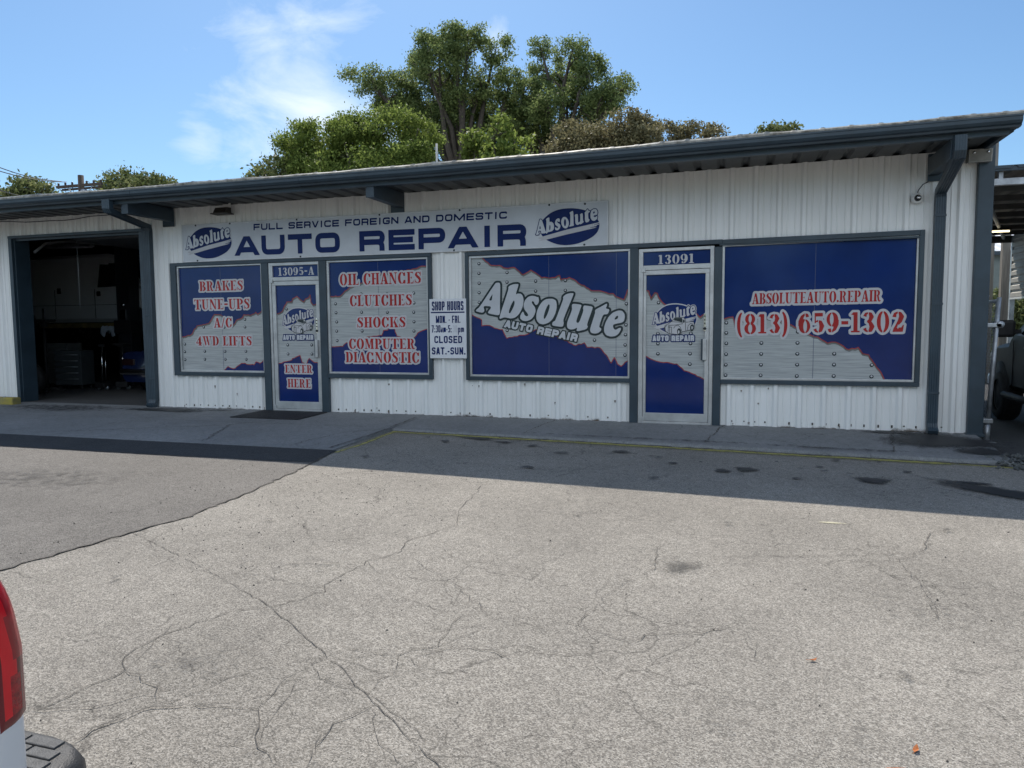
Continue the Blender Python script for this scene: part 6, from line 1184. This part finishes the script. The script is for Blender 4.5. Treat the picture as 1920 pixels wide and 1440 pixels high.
mb.add(vs, [(2 * i, 2 * i + 1, 2 * i + 3, 2 * i + 2) for i in range(len(pr4) - 1)]); mb.obj('side_panel', mat('beige_lap_panel', (.42, .41, .37), .55, var=.1), cp_); MB().box((5.77, 2.2, 2.02), (5.83, 7.93, 2.065), .004).obj('panel_rail', HALO, cp_); adopt(cp_, CL)
ct = empty('tube_light', 'lit fluorescent tube fixture under the carport roof', 'light', (4.78, 6.0, 3.30)); MB().prism([(-.07, .02), (.07, .02), (.04, .07), (-.04, .07)], 0, -.35, .35).fixed('housing', BLACK, ct); MB().tube([(-.33, 0, .0), (.33, 0, .0)], .018, 10).obj('tube', mat('lit_tube', (.8, .7, .45), .4, emit=((1.0, .82, .5), 1.6)), ct); MB().tube([(-.2, 0, .07), (-.2, 0, .2)], .004, 5).tube([(.2, 0, .07), (.2, 0, .2)], .004, 5).obj('hanger', BLACK, ct)
gt = empty('chain_link_gate', 'open chain link gate on galvanised posts beside the corner of the workshop', 'gate', (3.10, .12, 0)); GL = (3.10, .12, 0)
MB().tube([(3.085, .22, -.02), (3.085, .22, 1.86)], .034, 12).sphere((3.085, .22, 1.865), .038, 12).obj('gate_post', GALV, gt)
MB().tube([(3.128, .11, .02), (3.20, .115, 1.84)], .027, 12).tube([(3.20, .115, 1.80), (3.30, 1.55, 1.80)], .022, 8).tube([(3.135, .112, .16), (3.24, 1.55, .16)], .022, 8).tube([(3.235, 1.55, .10), (3.305, 1.55, 1.84)], .022, 8).obj('gate_frame', GALV, gt)
MB().box((3.05, .08, 1.46), (3.24, .25, 1.52), .01).box((3.05, .08, .24), (3.19, .25, .30), .01).lathe([(.001, .02), (.045, .02), (.045, -.02), (.001, -.02)], 12, (3.22, .10, 1.50), 'y').obj('hinge_band', GALV, gt); MB().tube([(3.128, .11, .0), (3.133, .11, .22)], .036, 12).box((3.06, .04, -.02), (3.22, .18, .004)).obj('drop_sleeve', GALV, gt)
ms = MB(); a0, b0 = Vector((3.135, .125, 0)), Vector((3.245, 1.54, 0)); Lw = 1.42; up_ = Vector((.036, 0, 1)).normalized()
for s in (1, -1):
    k = -1.8
    while k < Lw + 1.8:
        pts = []
        for zz in np.linspace(.17, 1.79, 2):
            pass
        z0, z1 = .17, 1.79; x0 = k; x1 = k + s * (z1 - z0)
        t0, t1 = 0.0, 1.0
        lo, hi = 0, Lw
        if x0 != x1:
            ta, tb = (lo - x0) / (x1 - x0), (hi - x0) / (x1 - x0); t0, t1 = max(0, min(ta, tb)), min(1, max(ta, tb))
        if t1 > t0:
            P0 = [(a0 + (b0 - a0) * ((x0 + (x1 - x0) * t) / Lw) + up_ * (z0 + (z1 - z0) * t)) + Vector((s * .0015, 0, 0)) for t in (t0, t1)]; ms.tube(P0, .0022, 3, cap=False)
        k += .075
ms.obj('chain_mesh', GALV, gt); adopt(gt, GL)
def pole(name, label, x, y, h, r, m, rot=0.0): o = empty(name, label, 'pole', (x, y, 0), rot); return o
p1 = pole('utility_pole', 'grey wooden utility pole rising behind the carport roof', 6.02, 10.2, 8, .1, None); MB().tube([(0, 0, -.1), (-.01, 0, 6.05)], [.115, .10], 12).obj('shaft', mat('grey_wood', (.20, .18, .15), .8, var=.3, stretch=(8, 8, .4)), p1); MB().tube([(-.13, -.02, 5.35), (-.13, -.02, 5.9)], .018, 8).box((-.16, -.05, 5.66), (-.09, .02, 5.86), .01).obj('conduit', GALV, p1)
p2 = pole('wooden_post', 'square grey post standing behind the open back of the carport', 6.42, 10.4, 4, .1, None); MB().box((-.085, -.085, -.1), (.085, .085, 4.6), .008).obj('shaft', mat('grey_wood', (.2, .18, .15)), p2); MB().box((-.10, -.10, 4.6), (.10, .10, 4.64), .01).obj('cap', GALV, p2)
hb_ = empty('metal_shed', 'distant grey green metal shed with a white roof behind the carport', 'building', (12, 24, 0)); mb = MB(); vs = []; pr5 = []; x = -5.0
while x < 8:
    for dx, d in ((0, 0), (.03, -.03), (.08, -.03), (.11, 0)): pr5.append((x + dx, d))
    x += .32
for x, d in pr5: vs += [(x, -4 + d, 0), (x, -4 + d, 4.05)]
mb.add(vs, [(2 * i, 2 * i + 1, 2 * i + 3, 2 * i + 2) for i in range(len(pr5) - 1)]); mb.box((-5, -3.98, 0), (8, 6, 4.0)); mb.obj('wall', mat('grey_green_metal', (.16, .19, .18), .55, var=.1), hb_)
mb = MB(); vs = []
for x, d in pr5: vs += [(x, -4.25, 4.08 - d), (x, 3, 5.9 - d)]
mb.add(vs, [(2 * i, 2 * i + 1, 2 * i + 3, 2 * i + 2) for i in range(len(pr5) - 1)]); mb.obj('roof', mat('white_roof_metal', (.66, .67, .68), .4, var=.06), hb_); MB().box((-5, -4.3, 3.95), (8, -4.2, 4.09)).obj('gutter', SLATE, hb_); MB().box((-4.2, -4.06, 0), (-3.0, -3.95, 2.9)).obj('door', GALV, hb_)
wc = empty('sedan', 'white car parked far behind the chain link gate', 'car', (8.6, 16.5, -.12), rad(160)); st = [(-2.2, .80, .9), (-2.1, .95, .96), (-1.4, 1.02, 1), (-.9, 1.40, 1), (-.4, 1.46, 1), (.3, 1.45, 1), (1.1, 1.02, 1), (1.9, .92, .97), (2.2, .70, .9)]
add_body(body_loft(st, .25, .95, .9, .78), VANW, wc); g = side_patch([(-1.0, 1.0), (-.7, 1.33), (.35, 1.33), (.9, 1.01)], .95, .9, .78, 1.45, .006); islands(g, 'side_window', GLASS, wc)
for s in (1, -1):
    for x in (-1.35, 1.35): wheel_parts(wc, x, s * .82, .32, .32, .2, s, CHROME)
MB().add([(1.05, -.7, 1.055), (1.05, .7, 1.055), (.36, .62, 1.425), (.36, -.62, 1.425)], [(0, 1, 2, 3)]).obj('windscreen', GLASS, wc); MB().box((2.1, -.8, .30), (2.26, .8, .5), .04).obj('front_bumper', VANW, wc)

# ------------------------------------------------------------------ trees
def leafmat(name, c1, c2, tr=.25):
    m = bpy.data.materials.new(name); m.use_nodes = True; t = m.node_tree; nd = t.nodes; lk = t.links; b = nd['Principled BSDF']; b.inputs['Roughness'].default_value = .55; b.inputs['Specular IOR Level'].default_value = .12
    at = nd.new('ShaderNodeAttribute'); at.attribute_name = 'tone'; r = nd.new('ShaderNodeValToRGB'); e = r.color_ramp.elements; e[0].color = (*c1, 1); e[1].color = (*c2, 1); lk.new(at.outputs['Fac'], r.inputs[0]); lk.new(r.outputs[0], b.inputs['Base Color'])
    tl_ = nd.new('ShaderNodeBsdfTranslucent'); lk.new(r.outputs[0], tl_.inputs[0]); mx = nd.new('ShaderNodeMixShader'); mx.inputs[0].default_value = tr; lk.new(b.outputs[0], mx.inputs[1]); lk.new(tl_.outputs[0], mx.inputs[2]); lk.new(mx.outputs[0], nd['Material Output'].inputs[0]); return m
BARK = mat('oak_bark', (.075, .062, .05), .9, var=.4, vscale=8, stretch=(3, 3, .6), bump=.4, bscale=12); MOSSM = mat('grey_moss', (.13, .14, .11), .9, var=.3)
def leaves(pts, size, seed):
    g = np.random.default_rng(seed); n = len(pts); a = g.normal(size=(n, 3)); a /= np.linalg.norm(a, axis=1)[:, None]; b = np.cross(a, g.normal(size=(n, 3))); b /= np.linalg.norm(b, axis=1)[:, None]
    s = size * g.uniform(.6, 1.35, n)[:, None]; c = np.asarray(pts); v = np.stack([c + a * s, c + b * s * .5 + a * s * .1, c - a * s, c - b * s * .5 + a * s * .1], 1).reshape(-1, 3); return v, n
def tree(name, label, Y, clumps, base, lm, size, dens, depth, group=None, limbs=True, tr=.22, moss=0, seed=0, sub=20, cat='tree'):
    g = np.random.default_rng(seed + 100); bx_, by_ = base; o = empty(name, label, cat, (bx_, Y, 0), 0, group); pts = []; cen = []
    for cx, cz, rx, rz in clumps:
        cyy = g.normal() * depth * .5; cen.append((cx - bx_, cyy, cz, (rx + rz) / 2)); ry = (rx + rz) / 2
        ns = max(5, int(sub * (.6 + rx * .5))); d = g.normal(size=(ns, 3)); d /= np.linalg.norm(d, axis=1)[:, None]; rr = g.uniform(.35, 1.0, ns)[:, None] ** .6
        sc3 = d * rr * np.array([rx, ry, rz]) + np.array([cx - bx_, cyy, cz]); nl = int(dens * rx * (rz + .25))
        idx = g.integers(0, ns, nl); sg_ = np.array([.165, .165, .125]) * (rx * .8 + .35) ; pts.append(sc3[idx] + g.normal(size=(nl, 3)) * sg_)
    pts = np.concatenate(pts); v, n = leaves(pts, size, seed); me = bpy.data.meshes.new('crown'); me.vertices.add(len(v)); me.vertices.foreach_set('co', v.ravel()); me.loops.add(n * 4); me.loops.foreach_set('vertex_index', np.arange(n * 4)); me.polygons.add(n); me.polygons.foreach_set('loop_start', np.arange(n) * 4); me.polygons.foreach_set('loop_total', np.full(n, 4)); me.update()
    at = me.attributes.new('tone', 'FLOAT', 'FACE'); at.data.foreach_set('value', np.clip(g.normal(.45, .28, n), 0, 1).astype(np.float32)); link('crown', me, lm, o)
    tb = MB(); top = min(c[2] for c in cen) ; zc = sum(c[2] for c in cen) / len(cen); r0 = .030 * max(c[2] for c in cen) * (.6 if len(cen) < 8 else 1)
    fork = Vector((0, 0, top * .72)); tb.tube([(0, 0, -.3), (.05, 0, top * .35), tuple(fork)], [r0 * 1.2, r0, r0 * .85], 10)
    for cx, cyy, cz, r in cen:
        e = Vector((cx, cyy, cz)); k = Vector((cx * .45 + g.normal() * .3, cyy * .5, fork.z + (cz - fork.z) * .45)); k2 = (k + e) / 2 + Vector((g.normal() * .2, g.normal() * .2, g.normal() * .15)); tb.tube([tuple(fork), tuple(k), tuple(k2), tuple(e + Vector((0, 0, r * .5)))], [r0 * .45, r0 * .30, r0 * .2, r0 * .05], 6)
        for _ in range(5):
            d = Vector((g.normal(), g.normal(), abs(g.normal()) * .8)).normalized() * r * 1.0; q = k2 + (e - k2) * g.uniform(0, .9); tb.tube([tuple(q), tuple(q + d * .5 + Vector((0, 0, .05))), tuple(q + d)], [r0 * .10, r0 * .07, r0 * .025], 4)
    tb.obj('trunk', BARK, o)
    if moss:
        mm_ = MB()
        for _ in range(moss):
            c = cen[g.integers(0, len(cen))]; p = Vector((c[0] + g.uniform(-.45, .45) * c[3], c[1] + g.uniform(-.4, .4), c[2] - c[3] * .25)); l = g.uniform(.3, .85); w_ = g.uniform(.015, .04); a = g.uniform(0, 3.1); q = Vector((math.cos(a), math.sin(a), 0)) * w_
            mm_.add([p - q, p + q, p + q * .7 + Vector((.03, 0, -l * .6)), p - q * .7 + Vector((.03, 0, -l * .6)), p + Vector((.02, 0, -l))], [(0, 1, 2, 3), (3, 2, 4)])
        mm_.obj('hanging_moss', MOSSM, o)
    return o
OAKL = leafmat('oak_leaf', (.060, .098, .034), (.330, .400, .150), .5); MIDL = leafmat('bright_leaf', (.085, .130, .026), (.300, .370, .095), .5); BRNL = leafmat('brown_leaf', (.095, .085, .040), (.310, .285, .160), .42); PALE = leafmat('pale_leaf', (.075, .105, .035), (.26, .28, .12), .4)
G1 = 'trees behind the workshop'
for k_, (Y_, cl_) in TREES.items():          # the low crowns carry foliage further down, behind the roof
    if not k_.startswith('OAK'): cl_.extend([(x, z - rz * 1.7, rx * 1.15, rz * 1.2) for x, z, rx, rz in list(cl_)])
TREES['OAK1'][1][6] = (-12.7, 15.3, 0.7, 0.45); TREES['OAK1'][1][5] = (-13.1, 14.9, 1.0, 0.85)
TSIZE = .064
TREES['OAK1'][1].extend([(-11.6, 12.2, 1.3, .9), (-14.9, 12.2, 1.2, .8), (-16.0, 13.0, 1.0, .7), (-13.2, 12.4, 1.3, .9), (-14.6, 14.0, .9, .7), (-17.4, 13.0, .8, .5)]); TREES['OAK2'][1].extend([(-9.4, 13.2, .8, .7), (-10.9, 12.6, .9, .8), (-8.2, 13.0, .8, .6), (-7.0, 13.6, .7, .6), (-6.4, 12.5, .8, .6), (-8.6, 11.3, 1.1, .6), (-9.2, 14.1, .6, .5), (-10.5, 11.2, 1.2, .7)])
tree('oak_tree', 'tall dark oak hung with moss, highest crown behind the roof', TREES['OAK1'][0], TREES['OAK1'][1], (-13.2, 0), OAKL, TSIZE, 2700, 2.2, G1, moss=130, seed=1)
tree('oak_tree', 'open crowned oak with bare forking limbs right of the tallest oak', TREES['OAK2'][0], TREES['OAK2'][1], (-9.2, 0), OAKL, TSIZE, 2600, 2.0, G1, moss=30, seed=2)
tree('leafy_tree', 'broad bright green tree at the left foot of the tall oak', TREES['MID'][0], TREES['MID'][1], (-14.6, 0), MIDL, .062, 3600, 1.5, G1, seed=3)
tree('small_tree', 'small low tree at the far left end of the green group', TREES['SMALLT'][0], TREES['SMALLT'][1], (-17.8, 0), PALE, .085, 800, .6, G1, seed=4)
tree('young_tree', 'yellow green young tree in front of the oak trunks', TREES['MID2'][0], TREES['MID2'][1], (-9.0, 0), MIDL, .10, 900, .8, G1, seed=5)
tree('brown_tree', 'brownish dry leaved tree low behind the roof right of the oaks', TREES['BROWN'][0], TREES['BROWN'][1], (-4.9, 0), BRNL, .07, 2300, 1.2, G1, seed=6)
tree('brown_tree', 'low thin brown treetop furthest right along the ridge', TREES['BROWN2'][0], TREES['BROWN2'][1], (-2.1, 0), BRNL, .07, 1900, .8, G1, seed=7)
tree('distant_tree', 'small pale treetop peeping over the roof towards the right', TREES['RIGHT'][0], TREES['RIGHT'][1], (1.8, 0), PALE, .09, 1100, .5, G1, seed=8)
tree('distant_tree', 'pale treetop over the roof at the far left left of the utility pole', TREES['LEFT1'][0], TREES['LEFT1'][1], (-51.4, 0), PALE, .15, 420, 1.0, G1, seed=9)
tree('distant_tree', 'spreading pale treetop over the roof just right of the utility pole', TREES['LEFT2'][0], TREES['LEFT2'][1], (-43.4, 0), PALE, .15, 420, 1.2, G1, seed=10)
tree('bush', 'yellow green bush beyond the back of the carport', TREES['BUSH'][0], [(x, z, rx * 1.3, rz * 1.1) for x, z, rx, rz in TREES['BUSH'][1]] + [(7.2, .7, .8, .6), (8.2, 1.2, .7, .8), (8.6, 2.0, .6, .6)], (7.4, 0), PALE, .07, 1500, .6, None, seed=11, cat='bush')
# trees across the street behind the viewer, mirrored in the glass
for i, (x, y, s) in enumerate([(-26, -42, 1.0), (-14, -46, 1.15), (-2, -44, .95), (9, -47, 1.2), (21, -43, 1.0)]):
    cl = [(x + a * s, b * s, c * s, d * s) for a, b, c, d in [(-3, 4.5, 2, 1.6), (0, 5.5, 2.4, 2), (3, 4.8, 2.2, 1.6), (-1.5, 7.5, 2, 1.5), (1.8, 7.8, 2, 1.4), (0, 9.2, 1.6, 1.1), (-3.5, 2.2, 2, 1.2), (3.6, 2.2, 2, 1.2), (0, 2.4, 2.4, 1.4)]]
    tree('street_tree', 'dark tree across the street mirrored in the wrapped windows', y, cl, (x, 0), OAKL, .34, 60, 3, 'trees across the street', seed=20 + i)
# ------------------------------------------------------------------ utility pole and wires at the far left
up1 = empty('utility_pole', 'weathered utility pole with loaded crossarm over the left end of the roof', 'utility pole', (-38.7, 25, 0)); WOOD = mat('dark_pole_wood', (.07, .055, .045), .9, var=.35, stretch=(6, 6, .5))
MB().tube([(0, 0, 0), (0, 0, 11.0)], [.22, .17], 12).obj('shaft', WOOD, up1); MB().box((-1.9, -.12, 10.30), (1.7, .02, 10.46), .01).box((-1.6, .02, 10.16), (1.5, .14, 10.28), .01).obj('crossarm', WOOD, up1)
MB().tube([(-.1, -.1, 9.4), (-1.0, -.08, 10.3)], .03, 6).tube([(.1, -.1, 9.4), (1.0, -.08, 10.3)], .03, 6).obj('arm_brace', GALV, up1)
ins = [(-1.75, 10.46), (-1.2, 10.46), (-.65, 10.46), (.5, 10.46), (1.05, 10.46), (1.6, 10.46)]
for x, z in ins: MB().lathe([(.03, z), (.07, z + .03), (.05, z + .07), (.075, z + .10), (.04, z + .17), (.001, z + .18)], 10, (x, -.05, 0)).obj('insulator', mat('brown_ceramic', (.06, .035, .03), .3, var=.2), up1)
MB().lathe([(.001, 9.2), (.20, 9.22), (.22, 9.5), (.22, 10.0), (.15, 10.08), (.001, 10.1)], 14, (.45, -.2, 0)).obj('transformer', GALV, up1); MB().tube([(-1.2, -.1, 10.3), (-1.1, -.1, 9.9), (-.6, -.1, 9.75), (-.3, -.1, 10.0)], .02, 6).tube([(-.6, -.1, 10.3), (-.5, -.1, 9.9), (0, -.1, 9.8)], .02, 6).tube([(.9, -.1, 10.3), (1.1, -.1, 10.0), (1.5, -.1, 9.9)], .02, 6).obj('jumper_wire', BLACK, up1)
for i, (a, b, lab) in enumerate([((-40.2, 24.95, 10.72), (-27.69, 10, 8.1), 'upper overhead wire running left from the utility pole'), ((-39.8, 24.95, 10.66), (-27.7, 10, 7.88), 'middle overhead wire running left from the utility pole'), ((-38.75, 24.8, 9.2), (-27.75, 10, 7.16), 'lowest overhead wire running left from the pole')]):
    A_, B2 = Vector(a), Vector(b); pts = [A_.lerp(B2, t) - Vector((0, 0, .22 * math.sin(math.pi * t))) for t in np.linspace(0, 1, 14)]; o = empty('overhead_wire', lab, 'wire', a, 0, 'wires at the utility pole'); MB().tube([tuple(p - A_) for p in pts], .022, 5).obj('wire', BLACK, o)
# ------------------------------------------------------------------ small litter
LEAFM = mat('dry_orange_leaf', (.42, .13, .03), .7, var=.3, vscale=30)
for i, (x, y, s, a, lab) in enumerate([(.55, -7.79, .042, .2, 'largest orange dry leaf on the asphalt near the bottom of the view'), (.65, -7.63, .024, 1.2, 'small orange leaf just beyond the largest one'), (.37, -7.0, .02, .4, 'tiny tan leaf alone on the asphalt right of centre')]):
    o = empty('fallen_leaf', lab, 'leaf', (x, y, gz(x) + .006), a); vs = [(-s, 0, .003), (-s * .4, s * .38, .001), (s * .4, s * .36, .004), (s, 0, .012), (s * .4, -s * .36, .001), (-s * .4, -s * .38, .006), (0, 0, -.001)]; MB().add(vs, [(0, 6, 1), (1, 6, 2), (2, 6, 3), (3, 6, 4), (4, 6, 5), (5, 6, 0)]).obj('blade', LEAFM, o); MB().tube([(-s, 0, .003), (-s * 1.5, .004, .002)], .0012, 4).obj('stalk', LEAFM, o)
pp = MB(); cov = []; blotch(pp, cov, .75, -4.5, .13, .03, zl, .0045, .1, 3, .7); finish_cover(pp, cov, 'yellow_paint_splash', alpha_mat('pale_yellow_splash', (.50, .47, .33), .7))
